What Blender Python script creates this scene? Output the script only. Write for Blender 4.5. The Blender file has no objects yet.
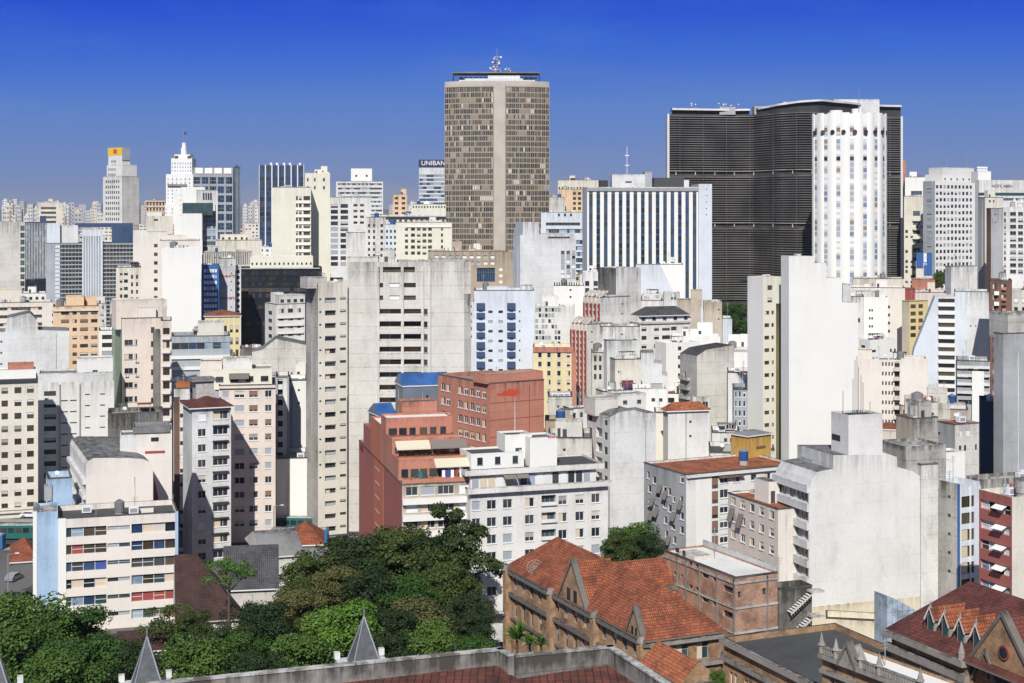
import bpy, math, random
from mathutils import Matrix, Vector
R_ = math.radians
sc = bpy.context.scene
F = 1500.0; CH = 70.0; HY = 213.0            # focal length in pixels, camera height, horizon row
# ---------------- camera, sky, sun, exposure ----------------
cam = bpy.data.cameras.new('camera'); camo = bpy.data.objects.new('camera', cam); sc.collection.objects.link(camo)
cam.lens = 36 * F / 1024; cam.sensor_width = 36; cam.sensor_fit = 'HORIZONTAL'
camo.location = (0, 0, CH); camo.rotation_euler = (R_(90), 0, 0)
cam.shift_y = -(341.5 - HY) / 1024; cam.clip_start = 1; cam.clip_end = 60000
sc.camera = camo
SUN_EL, SUN_AZ = 40.0, -7.0                    # sun behind the camera, a hair to its left
w = bpy.data.worlds.new("World"); sc.world = w; w.use_nodes = True
nt = w.node_tree; bg = nt.nodes['Background']
sky = nt.nodes.new('ShaderNodeTexSky'); sky.sky_type = 'NISHITA'; sky.sun_disc = False
sky.sun_elevation = R_(SUN_EL); sky.sun_rotation = R_(180 - SUN_AZ); sky.altitude = 800
sky.air_density = 1.0; sky.dust_density = 0.2; sky.ozone_density = 3.0
# grade the Nishita radiance towards the deep polarised blue of the photograph
sp = nt.nodes.new('ShaderNodeSeparateColor'); nt.links.new(sky.outputs[0], sp.inputs[0])
mr = nt.nodes.new('ShaderNodeMapRange'); mr.inputs[1].default_value = 1.0; mr.inputs[2].default_value = 11.0; nt.links.new(sp.outputs[0], mr.inputs[0])
rp = nt.nodes.new('ShaderNodeValToRGB'); wtc = nt.nodes.new('ShaderNodeTexCoord'); wmp = nt.nodes.new('ShaderNodeMapping'); wmp.inputs['Scale'].default_value = (5, 5, 22); nt.links.new(wtc.outputs['Generated'], wmp.inputs[0])
wn = nt.nodes.new('ShaderNodeTexNoise'); wn.inputs['Scale'].default_value = 1.3; wn.inputs['Detail'].default_value = 6; wn.inputs['Roughness'].default_value = .62; nt.links.new(wmp.outputs[0], wn.inputs['Vector'])
wr = nt.nodes.new('ShaderNodeMapRange'); nt.links.new(wn.outputs[0], wr.inputs[0]); wr.inputs[1].default_value = .50; wr.inputs[2].default_value = .85; wr.inputs[3].default_value = 0; wr.inputs[4].default_value = .06
wa = nt.nodes.new('ShaderNodeMath'); wa.operation = 'ADD'; nt.links.new(mr.outputs[0], wa.inputs[0]); nt.links.new(wr.outputs[0], wa.inputs[1]); nt.links.new(wa.outputs[0], rp.inputs[0])
st = [(0.0, (.11, .15, .25)), (.14, (.13, .17, .28)), (.22, (.018, .070, .50)), (.26, (.013, .068, .58)), (.34, (.033, .128, .60)), (.475, (.092, .203, .55)), (.81, (.175, .25, .465)), (1.0, (.40, .38, .34))]
for i, (p_, c_) in enumerate(st):
    e = rp.color_ramp.elements[i] if i < 2 else rp.color_ramp.elements.new(p_)
    e.position = p_; e.color = (*c_, 1)
sx = nt.nodes.new('ShaderNodeVectorMath'); sx.operation = 'SCALE'; sx.inputs['Scale'].default_value = 10.5
nt.links.new(rp.outputs[0], sx.inputs[0]); nt.links.new(sx.outputs[0], bg.inputs[0])
bg.inputs[1].default_value = 0.10
sl = bpy.data.lights.new('sun', 'SUN'); sl.energy = 4.8; sl.angle = R_(0.5); sl.color = (1.0, 0.975, 0.94)
so = bpy.data.objects.new('sun', sl); sc.collection.objects.link(so)
_sd = Vector((math.sin(R_(SUN_AZ)) * math.cos(R_(SUN_EL)), -math.cos(R_(SUN_AZ)) * math.cos(R_(SUN_EL)), math.sin(R_(SUN_EL))))
so.rotation_euler = _sd.to_track_quat('Z', 'Y').to_euler()
vs = sc.view_settings; vs.view_transform = 'Standard'; vs.look = 'None'; vs.exposure = 0.05; vs.gamma = 1
vs.use_curve_mapping = False
sc.cycles.max_bounces = 5; sc.cycles.diffuse_bounces = 2; sc.cycles.glossy_bounces = 2; sc.cycles.transmission_bounces = 2
sc.cycles.volume_bounces = 0
# ---------------- materials ----------------
def _node(t, k, **kw):
    n = t.nodes.new(k)
    for a, b in kw.items(): setattr(n, a, b)
    return n
def _math(t, op, a, b=None, c=None, clamp=False):
    n = t.nodes.new('ShaderNodeMath'); n.operation = op; n.use_clamp = clamp
    for i, x in enumerate((a, b, c)):
        if x is None: continue
        if isinstance(x, (int, float)): n.inputs[i].default_value = x
        else: t.links.new(x, n.inputs[i])
    return n.outputs[0]
def make_wall_group():
    g = bpy.data.node_groups.new('weathered_wall', 'ShaderNodeTree')
    I = g.interface
    I.new_socket('Color', in_out='INPUT', socket_type='NodeSocketColor')
    for nm in ('Stain', 'Lines', 'Rough'): I.new_socket(nm, in_out='INPUT', socket_type='NodeSocketFloat')
    I.new_socket('BSDF', in_out='OUTPUT', socket_type='NodeSocketShader')
    gi = _node(g, 'NodeGroupInput'); go = _node(g, 'NodeGroupOutput')
    tc = _node(g, 'ShaderNodeTexCoord'); oi = _node(g, 'ShaderNodeObjectInfo')
    off = _node(g, 'ShaderNodeVectorMath', operation='SCALE'); cmb = _node(g, 'ShaderNodeCombineXYZ')
    for i in range(3): g.links.new(oi.outputs['Random'], cmb.inputs[i])
    g.links.new(cmb.outputs[0], off.inputs[0]); off.inputs['Scale'].default_value = 173.0
    add = _node(g, 'ShaderNodeVectorMath', operation='ADD')
    g.links.new(tc.outputs['Object'], add.inputs[0]); g.links.new(off.outputs[0], add.inputs[1])
    def noise(scl, vec, det=5, rough=.6):
        mp = _node(g, 'ShaderNodeMapping'); mp.inputs['Scale'].default_value = vec
        g.links.new(add.outputs[0], mp.inputs[0])
        n = _node(g, 'ShaderNodeTexNoise'); n.inputs['Scale'].default_value = scl
        n.inputs['Detail'].default_value = det; n.inputs['Roughness'].default_value = rough
        g.links.new(mp.outputs[0], n.inputs['Vector']); return n.outputs[0]
    n1 = noise(.09, (1, 1, 1)); n2 = noise(.9, (1, 1, .06), 6, .7); n3 = noise(2.2, (1, 1, 1), 4)
    def rng(x, a, b, c=0., d=1.):
        m = _node(g, 'ShaderNodeMapRange'); g.links.new(x, m.inputs[0])
        for i, v in zip((1, 2, 3, 4), (a, b, c, d)): m.inputs[i].default_value = v
        return m.outputs[0]
    sp = _node(g, 'ShaderNodeSeparateXYZ'); g.links.new(tc.outputs['Generated'], sp.inputs[0])
    so_ = _node(g, 'ShaderNodeSeparateXYZ'); g.links.new(tc.outputs['Object'], so_.inputs[0])
    top = rng(sp.outputs[2], .86, 1.0)
    drip = _math(g, 'MULTIPLY', top, rng(n2, .40, .66))
    body = _math(g, 'MULTIPLY', rng(n1, .38, .72), _math(g, 'MULTIPLY_ADD', rng(n2, .35, .75), .7, .3))
    fine = rng(n3, .3, .75)
    cx = _node(g, 'ShaderNodeCombineXYZ'); g.links.new(_math(g, 'ADD', so_.outputs[0], so_.outputs[1]), cx.inputs[0]); g.links.new(so_.outputs[2], cx.inputs[1])
    bk = _node(g, 'ShaderNodeTexBrick'); g.links.new(cx.outputs[0], bk.inputs['Vector']); bk.inputs['Scale'].default_value = 1.0; bk.inputs['Brick Width'].default_value = 4.3; bk.inputs['Row Height'].default_value = 3.0
    bk.inputs['Mortar Size'].default_value = .05; bk.inputs['Mortar Smooth'].default_value = .8; bk.offset = .0; bk.inputs['Color1'].default_value = (.0, .0, .0, 1); bk.inputs['Color2'].default_value = (.55, .55, .55, 1); bk.inputs['Mortar'].default_value = (.9, .9, .9, 1)
    bksep = _node(g, 'ShaderNodeSeparateColor'); g.links.new(bk.outputs[0], bksep.inputs[0])
    patch = _math(g, 'MULTIPLY', _math(g, 'MULTIPLY', bksep.outputs[0], rng(n1, .3, .7)), .34)
    n4 = noise(.35, (1, 1, .45), 7, .75); blot = _math(g, 'MULTIPLY', rng(n4, .52, .70), .38)
    st = _math(g, 'MULTIPLY_ADD', drip, 1.15, _math(g, 'ADD', _math(g, 'ADD', patch, blot), _math(g, 'MULTIPLY_ADD', body, .75, _math(g, 'MULTIPLY', fine, .30))))
    st = _math(g, 'MULTIPLY', st, _math(g, 'MULTIPLY', gi.outputs['Stain'], 1.5))
    fr = _math(g, 'FRACT', _math(g, 'DIVIDE', so_.outputs[2], 3.0))
    ln = _math(g, 'MULTIPLY', _math(g, 'LESS_THAN', fr, .05), _math(g, 'MULTIPLY', gi.outputs['Lines'], rng(n3, .3, .6)))
    st = _math(g, 'ADD', st, ln, clamp=True)
    mx = _node(g, 'ShaderNodeMix', data_type='RGBA', blend_type='MULTIPLY')
    g.links.new(st, mx.inputs[0]); g.links.new(gi.outputs['Color'], mx.inputs[6]); mx.inputs[7].default_value = (.20, .19, .17, 1)
    p = _node(g, 'ShaderNodeBsdfPrincipled'); g.links.new(mx.outputs[2], p.inputs['Base Color']); g.links.new(gi.outputs['Rough'], p.inputs['Roughness'])
    bp = _node(g, 'ShaderNodeBump'); bp.inputs['Strength'].default_value = .25; bp.inputs['Distance'].default_value = .05
    g.links.new(n3, bp.inputs['Height']); g.links.new(bp.outputs[0], p.inputs['Normal'])
    g.links.new(p.outputs[0], go.inputs[0]); return g
WG = make_wall_group()
_M = {}
def W(name, col, stain=.35, lines=0., rough=.9):
    m = bpy.data.materials.new(name); m.use_nodes = True; t = m.node_tree; t.nodes.clear()
    o = _node(t, 'ShaderNodeOutputMaterial'); g = _node(t, 'ShaderNodeGroup'); g.node_tree = WG
    g.inputs['Color'].default_value = (*col, 1); g.inputs['Stain'].default_value = stain
    g.inputs['Lines'].default_value = lines; g.inputs['Rough'].default_value = rough
    t.links.new(g.outputs[0], o.inputs[0]); m.diffuse_color = (*col, 1); _M[name] = m; return m
def P(name, col, rough=.6, metal=0., spec=.5, vary=0., scale=.4, col2=None, objrand=False):
    m = bpy.data.materials.new(name); m.use_nodes = True; t = m.node_tree; p = t.nodes['Principled BSDF']
    p.inputs['Base Color'].default_value = (*col, 1); p.inputs['Roughness'].default_value = rough
    p.inputs['Metallic'].default_value = metal; p.inputs['Specular IOR Level'].default_value = spec
    if vary or col2:
        tc = _node(t, 'ShaderNodeTexCoord'); n = _node(t, 'ShaderNodeTexNoise'); n.inputs['Scale'].default_value = scale; n.inputs['Detail'].default_value = 5
        t.links.new(tc.outputs['Object'], n.inputs['Vector'])
        mx = _node(t, 'ShaderNodeMix', data_type='RGBA'); c2 = col2 or tuple(c * (1 - vary) for c in col)
        mr = _node(t, 'ShaderNodeMapRange'); mr.inputs[1].default_value = .35; mr.inputs[2].default_value = .65
        if objrand:
            oi = _node(t, 'ShaderNodeObjectInfo'); t.links.new(_math(t, 'MULTIPLY_ADD', oi.outputs['Random'], .5, _math(t, 'MULTIPLY_ADD', n.outputs[0], .6, -.05)), mr.inputs[0])
        else: t.links.new(n.outputs[0], mr.inputs[0])
        t.links.new(mr.outputs[0], mx.inputs[0]); mx.inputs[6].default_value = (*col, 1); mx.inputs[7].default_value = (*c2, 1)
        t.links.new(mx.outputs[2], p.inputs['Base Color'])
    m.diffuse_color = (*col, 1); _M[name] = m; return m
W('white', (.76, .745, .70), .26, .05); W('bright', (.80, .785, .73), .08, .02); W('white_rough', (.77, .75, .70), .42, .12)
W('cream', (.74, .69, .58), .26, .05); W('cream_yellow', (.74, .71, .58), .12); W('pink', (.74, .65, .56), .22, .05)
W('pinkwhite', (.77, .71, .63), .15, .03); W('peach', (.76, .55, .36), .28); W('concrete', (.54, .52, .475), .6, .22)
W('concrete_light', (.68, .65, .58), .36, .3); W('concrete_dark', (.24, .23, .21), .7, .1); W('grey', (.41, .42, .42), .3, .08)
W('greyblue', (.42, .455, .48), .3, .08); W('lightgrey', (.72, .72, .70), .36, .12); W('lightblue', (.40, .55, .72), .3)
W('palebluewhite', (.66, .70, .74), .2, .05); W('navy', (.05, .08, .16), .15); W('blue', (.04, .13, .36), .1)
W('red', (.38, .12, .10), .2); W('brickred', (.54, .23, .155), .3, .15); W('redorange', (.50, .16, .095), .15); W('darkred', (.33, .07, .06), .2)
W('yellow', (.74, .58, .28), .2); W('paleyellow', (.78, .66, .38), .2); W('ochre', (.62, .38, .09), .35); W('olive', (.20, .18, .08), .5)
W('beige', (.56, .48, .38), .35, .08); W('tan', (.46, .38, .28), .3, .1); W('brown', (.20, .11, .08), .4); W('dark', (.045, .047, .05), .2)
W('black', (.015, .017, .02), .1, 0, .35); W('italia', (.40, .34, .26), .2, 0); W('mosaic', (.45, .35, .25), .3)
W('roofgrey', (.26, .26, .255), .6); W('rooflight', (.58, .57, .54), .6); W('roofdark', (.08, .08, .08), .5); W('parapet_grime', (.15, .14, .13), .9)
W('green', (.30, .38, .26), .4); W('rust', (.40, .14, .05), .5); W('stucco_yellow', (.76, .68, .50), .3)
W('stone', (.36, .33, .29), .55); W('terrace_red', (.16, .05, .035), .6)
P('glass', (.018, .024, .032), .12, 0, .5, objrand=True, col2=(.06, .065, .07), scale=.5)
P('glass_brown', (.04, .032, .022), .18, 0, .5, objrand=True, col2=(.10, .08, .055), scale=.5)
P('glass_blue', (.02, .045, .10), .10, 0, .6, objrand=True, col2=(.05, .09, .16), scale=.3)
P('glass_green', (.02, .05, .055), .10, 0, .6, objrand=True, col2=(.06, .10, .11), scale=.3)
P('glass_light', (.16, .22, .30), .15, 0, .6, objrand=True, col2=(.35, .42, .5), scale=.4)
P('blind', (.55, .52, .45), .7, objrand=True, col2=(.30, .30, .30)); P('blind_white', (.72, .72, .70), .7); P('blind_blue', (.33, .36, .39), .6)
P('blind_brown', (.22, .13, .08), .7); P('curtain', (.60, .50, .36), .8); P('curtain_red', (.30, .06, .05), .8); P('curtain_blue', (.05, .08, .30), .8)
P('frame_white', (.72, .72, .70), .5); P('frame_grey', (.30, .30, .30), .5); P('frame_dark', (.06, .06, .06), .5); P('teal', (.03, .075, .075), .5)
P('metal', (.45, .45, .46), .4, .6); P('white_metal', (.75, .76, .78), .4); P('blue_sheet', (.025, .11, .33), .5, vary=.4); P('slate', (.10, .11, .12), .55, vary=.4, scale=3)
P('barn_grey', (.16, .19, .23), .6, vary=.2); P('yellow_sign', (.80, .50, .02), .5); P('sign_white', (.82, .82, .82), .5); P('sign_dark', (.02, .03, .09), .5)
P('sign_red', (.55, .05, .05), .5); P('sign_blue', (.03, .10, .30), .5); P('letter_dark', (.05, .05, .05), .6); P('awning', (.20, .17, .15), .8); P('awning_cream', (.62, .56, .42), .8)
P('splash', (.55, .07, .03), .8); P('purple', (.14, .03, .10), .6); P('car_white', (.7, .7, .7), .3); P('car_dark', (.03, .03, .04), .3); P('car_red', (.4, .03, .03), .3); P('car_silver', (.35, .36, .38), .3, .4)
P('bus_green', (.02, .13, .11), .4); P('bus_blue', (.03, .14, .30), .4); P('tyre', (.02, .02, .02), .9); P('bark', (.10, .075, .05), .9, vary=.4, scale=2)
def leafmat(name, a, b):
    m = P(name, a, .65, 0, .3, col2=b, objrand=True, scale=.55); t = m.node_tree; p = t.nodes['Principled BSDF']
    p.inputs['Subsurface Weight'].default_value = 0
    return m
leafmat('leaf_dark', (.018, .036, .008), (.052, .075, .014)); leafmat('leaf_mid', (.030, .075, .010), (.070, .125, .018)); leafmat('leaf_bright', (.055, .130, .012), (.105, .19, .024))
leafmat('leaf_olive', (.045, .055, .015), (.10, .10, .03))
def tiles(name, a, b, c, sx=2.6, sz=2.6, rot=0.):
    m = bpy.data.materials.new(name); m.use_nodes = True; t = m.node_tree; p = t.nodes['Principled BSDF']; p.inputs['Roughness'].default_value = .85
    uv = _node(t, 'ShaderNodeUVMap'); br = _node(t, 'ShaderNodeTexBrick'); br.inputs['Scale'].default_value = 1.0
    br.inputs['Color1'].default_value = (*a, 1); br.inputs['Color2'].default_value = (*b, 1); br.inputs['Mortar'].default_value = (*c, 1)
    br.inputs['Brick Width'].default_value = 1 / sx; br.inputs['Row Height'].default_value = 1 / sz; br.inputs['Mortar Size'].default_value = .035; br.inputs['Mortar Smooth'].default_value = .5
    br.offset = 0.0
    t.links.new(uv.outputs[0], br.inputs['Vector'])
    n = _node(t, 'ShaderNodeTexNoise'); n.inputs['Scale'].default_value = .35; n.inputs['Detail'].default_value = 6; n.inputs['Roughness'].default_value = .7
    t.links.new(uv.outputs[0], n.inputs['Vector'])
    mr = _node(t, 'ShaderNodeMapRange'); mr.inputs[1].default_value = .42; mr.inputs[2].default_value = .68; t.links.new(n.outputs[0], mr.inputs[0])
    mx = _node(t, 'ShaderNodeMix', data_type='RGBA', blend_type='MULTIPLY'); t.links.new(mr.outputs[0], mx.inputs[0]); t.links.new(br.outputs[0], mx.inputs[6]); mx.inputs[7].default_value = (.34, .33, .31, 1)
    t.links.new(mx.outputs[2], p.inputs['Base Color'])
    bp = _node(t, 'ShaderNodeBump'); bp.inputs['Distance'].default_value = .08; bp.inputs['Strength'].default_value = .7; t.links.new(br.outputs['Fac'], bp.inputs['Height']); bp.invert = True
    t.links.new(bp.outputs[0], p.inputs['Normal']); _M[name] = m; return m
tiles('tile_red', (.44, .125, .048), (.25, .08, .038), (.10, .03, .02), 3.2, 2.4); tiles('tile_orange', (.54, .17, .06), (.34, .11, .05), (.16, .05, .03), 3.2, 2.4)
tiles('tile_dark', (.20, .05, .035), (.11, .035, .025), (.05, .02, .015), 3.0, 2.2); tiles('tile_brown', (.085, .035, .028), (.06, .03, .025), (.03, .015, .012), 3, 2.6)
tiles('tile_grey', (.10, .10, .105), (.075, .075, .08), (.04, .04, .04), 3, 2.6); tiles('brick', (.60, .31, .19), (.48, .22, .13), (.46, .34, .26), 3.2, 6)
tiles('brick_tan', (.58, .34, .17), (.45, .24, .12), (.38, .27, .17), 3, 7); tiles('blue_corrugated', (.46, .54, .62), (.40, .48, .56), (.2, .28, .36), 1.2, .3)
tiles('terrace_tile', (.20, .055, .035), (.11, .04, .03), (.05, .02, .015), 2.4, 1.5)
def M(x): return _M[x] if isinstance(x, str) else x
# ---------------- mesh helpers ----------------
class MB:
    def __init__(s): s.v = []; s.f = []; s.m = []; s.mats = []; s.uv = []
    def mi(s, mat):
        mat = M(mat)
        if mat not in s.mats: s.mats.append(mat)
        return s.mats.index(mat)
    def poly(s, pts, mat, uv=None):
        b = len(s.v); s.v += [tuple(p) for p in pts]; s.f.append(tuple(range(b, b + len(pts)))); s.m.append(s.mi(mat))
        if uv is None:
            a = Vector(pts[0]); n = Vector((0, 0, 0))
            for i in range(1, len(pts) - 1): n += (Vector(pts[i]) - a).cross(Vector(pts[i + 1]) - a)
            n = n.normalized() if n.length > 1e-9 else Vector((0, 0, 1))
            if abs(n.z) > .99: e1 = Vector((1, 0, 0)); e2 = Vector((0, 1, 0))
            else: e1 = Vector((0, 0, 1)).cross(n).normalized(); e2 = n.cross(e1)
            uv = [(Vector(p).dot(e1), Vector(p).dot(e2)) for p in pts]
        s.uv.append(uv)
    def box(s, x0, x1, y0, y1, z0, z1, mat, T=None, skip=''):
        c = [(x0, y0, z0), (x1, y0, z0), (x1, y1, z0), (x0, y1, z0), (x0, y0, z1), (x1, y0, z1), (x1, y1, z1), (x0, y1, z1)]
        if T: c = [tuple(T @ Vector(p)) for p in c]
        for k, f in (('f', (0, 1, 5, 4)), ('r', (1, 2, 6, 5)), ('b', (2, 3, 7, 6)), ('l', (3, 0, 4, 7)), ('t', (4, 5, 6, 7)), ('d', (3, 2, 1, 0))):
            if k not in skip: s.poly([c[i] for i in f], mat)
    def cyl(s, x, y, z0, z1, r0, r1, mat, n=12, T=None, cap=True):
        a = [(x + r0 * math.cos(2 * math.pi * i / n), y + r0 * math.sin(2 * math.pi * i / n), z0) for i in range(n)]
        b = [(x + r1 * math.cos(2 * math.pi * i / n), y + r1 * math.sin(2 * math.pi * i / n), z1) for i in range(n)]
        if T: a = [tuple(T @ Vector(p)) for p in a]; b = [tuple(T @ Vector(p)) for p in b]
        for i in range(n):
            j = (i + 1) % n; s.poly([a[i], a[j], b[j], b[i]], mat)
        if cap: s.poly(b, mat); s.poly(a[::-1], mat)
    def tube(s, p, q, r, mat, n=5):
        p = Vector(p); q = Vector(q); d = q - p; T = Matrix.Translation(p) @ d.to_track_quat('Z', 'Y').to_matrix().to_4x4()
        s.cyl(0, 0, 0, d.length, r, r, mat, n, T)
    def mesh(s, name):
        me = bpy.data.meshes.new(name); me.from_pydata(s.v, [], s.f)
        for m in s.mats: me.materials.append(m)
        me.polygons.foreach_set('material_index', s.m)
        ul = me.uv_layers.new(name='UVMap'); flat = [c for f in s.uv for p in f for c in p]; ul.data.foreach_set('uv', flat)
        me.update(); return me
    def build(s, name, parent=None, loc=None, smooth=False):
        o = bpy.data.objects.new(name, s.mesh(name)); sc.collection.objects.link(o)
        if parent: o.parent = parent
        if loc: o.location = loc
        return o
def tag(o, label=None, cat=None, group=None, kind=None):
    if label: o['label'] = label
    if cat: o['category'] = cat
    if group: o['group'] = group
    if kind: o['kind'] = kind
    return o
def empty(name, loc, rz=0):
    o = bpy.data.objects.new(name, None); sc.collection.objects.link(o); o.location = loc; o.rotation_euler = (0, 0, rz); o.empty_display_size = 1
    return o
def PX(px, D): return (px - 512) * D / F
def PZ(py, D): return CH - (py - HY) * D / F
# window meshes, shared through a cache
_wc = {}
def win_mesh(w, h, style, var, rec):
    k = (w, h, style, var, rec)
    if k in _wc: return _wc[k]
    st = dict(sash=('frame_white', 'glass'), grey=('frame_grey', 'glass'), dark=('frame_dark', 'glass'), blue=('frame_grey', 'glass_blue'), green=('frame_grey', 'glass_green'),
              brown=('frame_dark', 'glass_brown'), light=('frame_white', 'glass_light'), sill=('frame_white', 'glass'))[style]
    fr, gl = st; b = MB(); t = min(.07, w * .12)
    b.box(0, w, rec, rec + .05, 0, h, gl)
    y0, y1 = rec - .06, rec - .001
    b.box(0, w, y0, y1, 0, t, fr); b.box(0, w, y0, y1, h - t, h, fr); b.box(0, t, y0, y1, t, h - t, fr); b.box(w - t, w, y0, y1, t, h - t, fr)
    n = max(1, round(w / .9))
    for i in range(1, n): x = w * i / n; b.box(x - t / 2, x + t / 2, y0, y1, t, h - t, fr)
    if h > 1.6: b.box(t, w - t, y0 + .01, y1, h * .68, h * .68 + t * .8, fr)
    rng = random.Random(var * 7 + 1)
    if var == 1: b.box(t, w - t, y0 - .02, y0 - .003, h * .45, h - t, 'blind')
    elif var == 2: b.box(t, w - t, y0 - .02, y0 - .003, t, h - t, 'blind_white')
    elif var == 3: b.box(t, w * .5, y0 - .02, y0 - .003, t, h - t, 'curtain')
    elif var == 4: b.box(t, w - t, y0 - .02, y0 - .003, h * .7, h - t, 'blind_white')
    elif var == 5: b.box(t, w - t, y0 - .02, y0 - .003, t, h - t, 'blind_blue')
    elif var == 6: b.box(t, w - t, y0 - .02, y0 - .003, h * .3, h - t, 'blind_brown')
    if style in ('sash', 'grey', 'sill'): b.box(-.1, w + .1, -.12, rec, -.12, -.003, 'frame_white' if style != 'grey' else 'frame_grey')
    _wc[k] = b.mesh('window'); return _wc[k]
_ac = None
def ac_mesh():
    global _ac
    if _ac is None:
        b = MB(); b.box(0, .8, -.45, -.02, 0, .55, 'white_metal'); b.box(.1, .5, -.47, -.451, .08, .47, 'frame_grey'); _ac = b.mesh('air_conditioner')
    return _ac
TOP = []
class Bld:
    """A block placed by its nearest corner: D metres ahead, right leg to pixel xr, left leg to pixel left (or M metres deep)."""
    def __init__(s, name, label, D, xl, xr, yt, left=None, M=14., th=20., wall='white', roof='roofgrey', lw=None, prof=None, cat='building', group=None,
                 yb=683, par=.9, clutter=2, L=None, z0=0., rm=None, fix=False):
        if left is None and not fix: th = math.degrees(math.atan((512 - (xl + xr) / 2) / F)) + (1.5 if xl > 560 else 0)
        s.D = D; s.t = R_(th); s.c = math.cos(s.t); s.s = math.sin(s.t); s.Px = PX(xl, D); s.yb = yb
        s.L = L if L else s.u_of(xr); s.M = s.v_of(left) if left is not None else M
        s.M = min(max(s.M, 3), 60); s.L = min(max(s.L, 1.5), 120)
        s.H = PZ(yt, D); s.wall = wall; s.roof = roof; s.prof = None; s.par = par
        if prof: s.prof = [(min(max(s.u_of(p), 0), s.L), PZ(q, s.D + s.u_of(p) * s.s)) for p, q in prof]
        s.o = empty(name, (s.Px, D, z0), s.t); tag(s.o, label, cat, group)
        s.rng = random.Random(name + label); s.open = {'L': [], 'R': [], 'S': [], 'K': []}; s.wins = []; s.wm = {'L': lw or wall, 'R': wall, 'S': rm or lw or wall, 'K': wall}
        s.clutter = clutter; s.z0 = z0; TOP.append(s); s.done = False
    def u_of(s, px, v=0.):
        k = (px - 512) / F; x = s.Px - v * s.s; y = s.D + v * s.c
        return (k * y - x) / (s.c - k * s.s)
    def v_of(s, px, u=0.):
        k = (px - 512) / F; x = s.Px + u * s.c; y = s.D + u * s.s
        return (k * y - x) / (-s.s - k * s.c)
    def dep(s, u, v): return s.D + u * s.s + v * s.c
    def T(s, f):
        return {'R': Matrix.Identity(4), 'L': Matrix.Translation((0, s.M, 0)) @ Matrix.Rotation(-math.pi / 2, 4, 'Z'),
                'S': Matrix.Translation((s.L, 0, 0)) @ Matrix.Rotation(math.pi / 2, 4, 'Z'), 'K': Matrix.Translation((s.L, s.M, 0)) @ Matrix.Rotation(math.pi, 4, 'Z')}[f]
    def wid(s, f): return s.L if f in 'RK' else s.M
    def fu(s, f, px):                       # pixel column -> coordinate along the face
        if f == 'R': return s.u_of(px)
        if f == 'L': return s.M - s.v_of(px)
        return s.v_of(px, s.L)
    def cols(s, f, c):
        Wd = s.wid(f)
        if isinstance(c, (int, tuple)):
            n, fr = (c, .5) if isinstance(c, int) else c
            p = Wd / n; return [(p * i + p * (1 - fr) / 2, p * i + p * (1 + fr) / 2) for i in range(n)]
        return [tuple(sorted((s.fu(f, a), s.fu(f, b)))) for a, b in c]
    def grid(s, f, c, y0=None, dy=None, h=None, yb=None, style='sash', var=(0, 0, 1, 2, 3, 4), name='window', skip=0., ac=.0, rec=.2, n=None):
        D = s.D if f != 'L' else s.D; k = D / F
        yt = HY + (CH - s.H) / k
        if dy is None: dy = 3.0 / k
        if y0 is None: y0 = yt + dy * .45
        if h is None: h = dy * .45
        yb = yb or s.yb; i = 0
        T = s.T(f); Wd = s.wid(f); cc = s.cols(f, c)
        while True:
            y = y0 + i * dy
            if y > yb or (n is not None and i >= n): break
            z1 = PZ(y, D); z0 = PZ(y + h, D); i += 1
            if z0 < .4: break
            for a, b in cc:
                w = max(round(b - a, 1), .3); hh = max(round(z1 - z0, 1), .3)
                if a < .15 or a + w > Wd - .15: continue
                if skip and s.rng.random() < skip: continue
                s.open[f].append((a, a + w, z1 - hh, z1, rec))
                s.wins.append((name, win_mesh(w, hh, style, s.rng.choice(var), rec), T @ Matrix.Translation((a, 0, z1 - hh))))
                if ac and s.rng.random() < ac:
                    s.wins.append(('air_conditioner', ac_mesh(), T @ Matrix.Translation((a + .1, 0, z1 - hh - .75))))
    def band(s, f, x0, x1, y0, dy, h, yb=None, rec=.9, mats=('glass', 'glass', 'blind', 'blind_white'), fr='frame_grey', pw=1.3, name='window_band', n=None, sash=True):
        k = s.D / F; yb = yb or s.yb; T = s.T(f); Wd = s.wid(f); a, b = sorted((s.fu(f, x0), s.fu(f, x1))) if x0 is not None else (.3, Wd - .3)
        a = max(a, .2); b = min(b, Wd - .2); i = 0
        while True:
            y = y0 + i * dy
            if y > yb or (n is not None and i >= n): break
            z1 = PZ(y, s.D); z0 = PZ(y + h, s.D); i += 1
            if z0 < .4: break
            s.open[f].append((a, b, z0, z1, rec)); mb = MB(); m = max(1, round((b - a) / pw)); q = (b - a) / m; hh = z1 - z0
            for j in range(m):
                mt = s.rng.choice(mats)
                mb.box(a + q * j, a + q * (j + 1) - .003, rec - .12, rec - .05, z0, z1, mt, T)
                mb.box(a + q * j - .03, a + q * j + .05, rec - .2, rec - .123, z0, z1, fr, T)
                if sash and s.rng.random() < .5: mb.box(a + q * j + .06, a + q * (j + 1) - .06, rec - .17, rec - .123, z0 + hh * .45, z0 + hh * .5, fr, T)
            mb.box(a, b, rec - .2, rec - .123, z1 - .07, z1, fr, T)
            mb.build(name, s.o)
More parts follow.
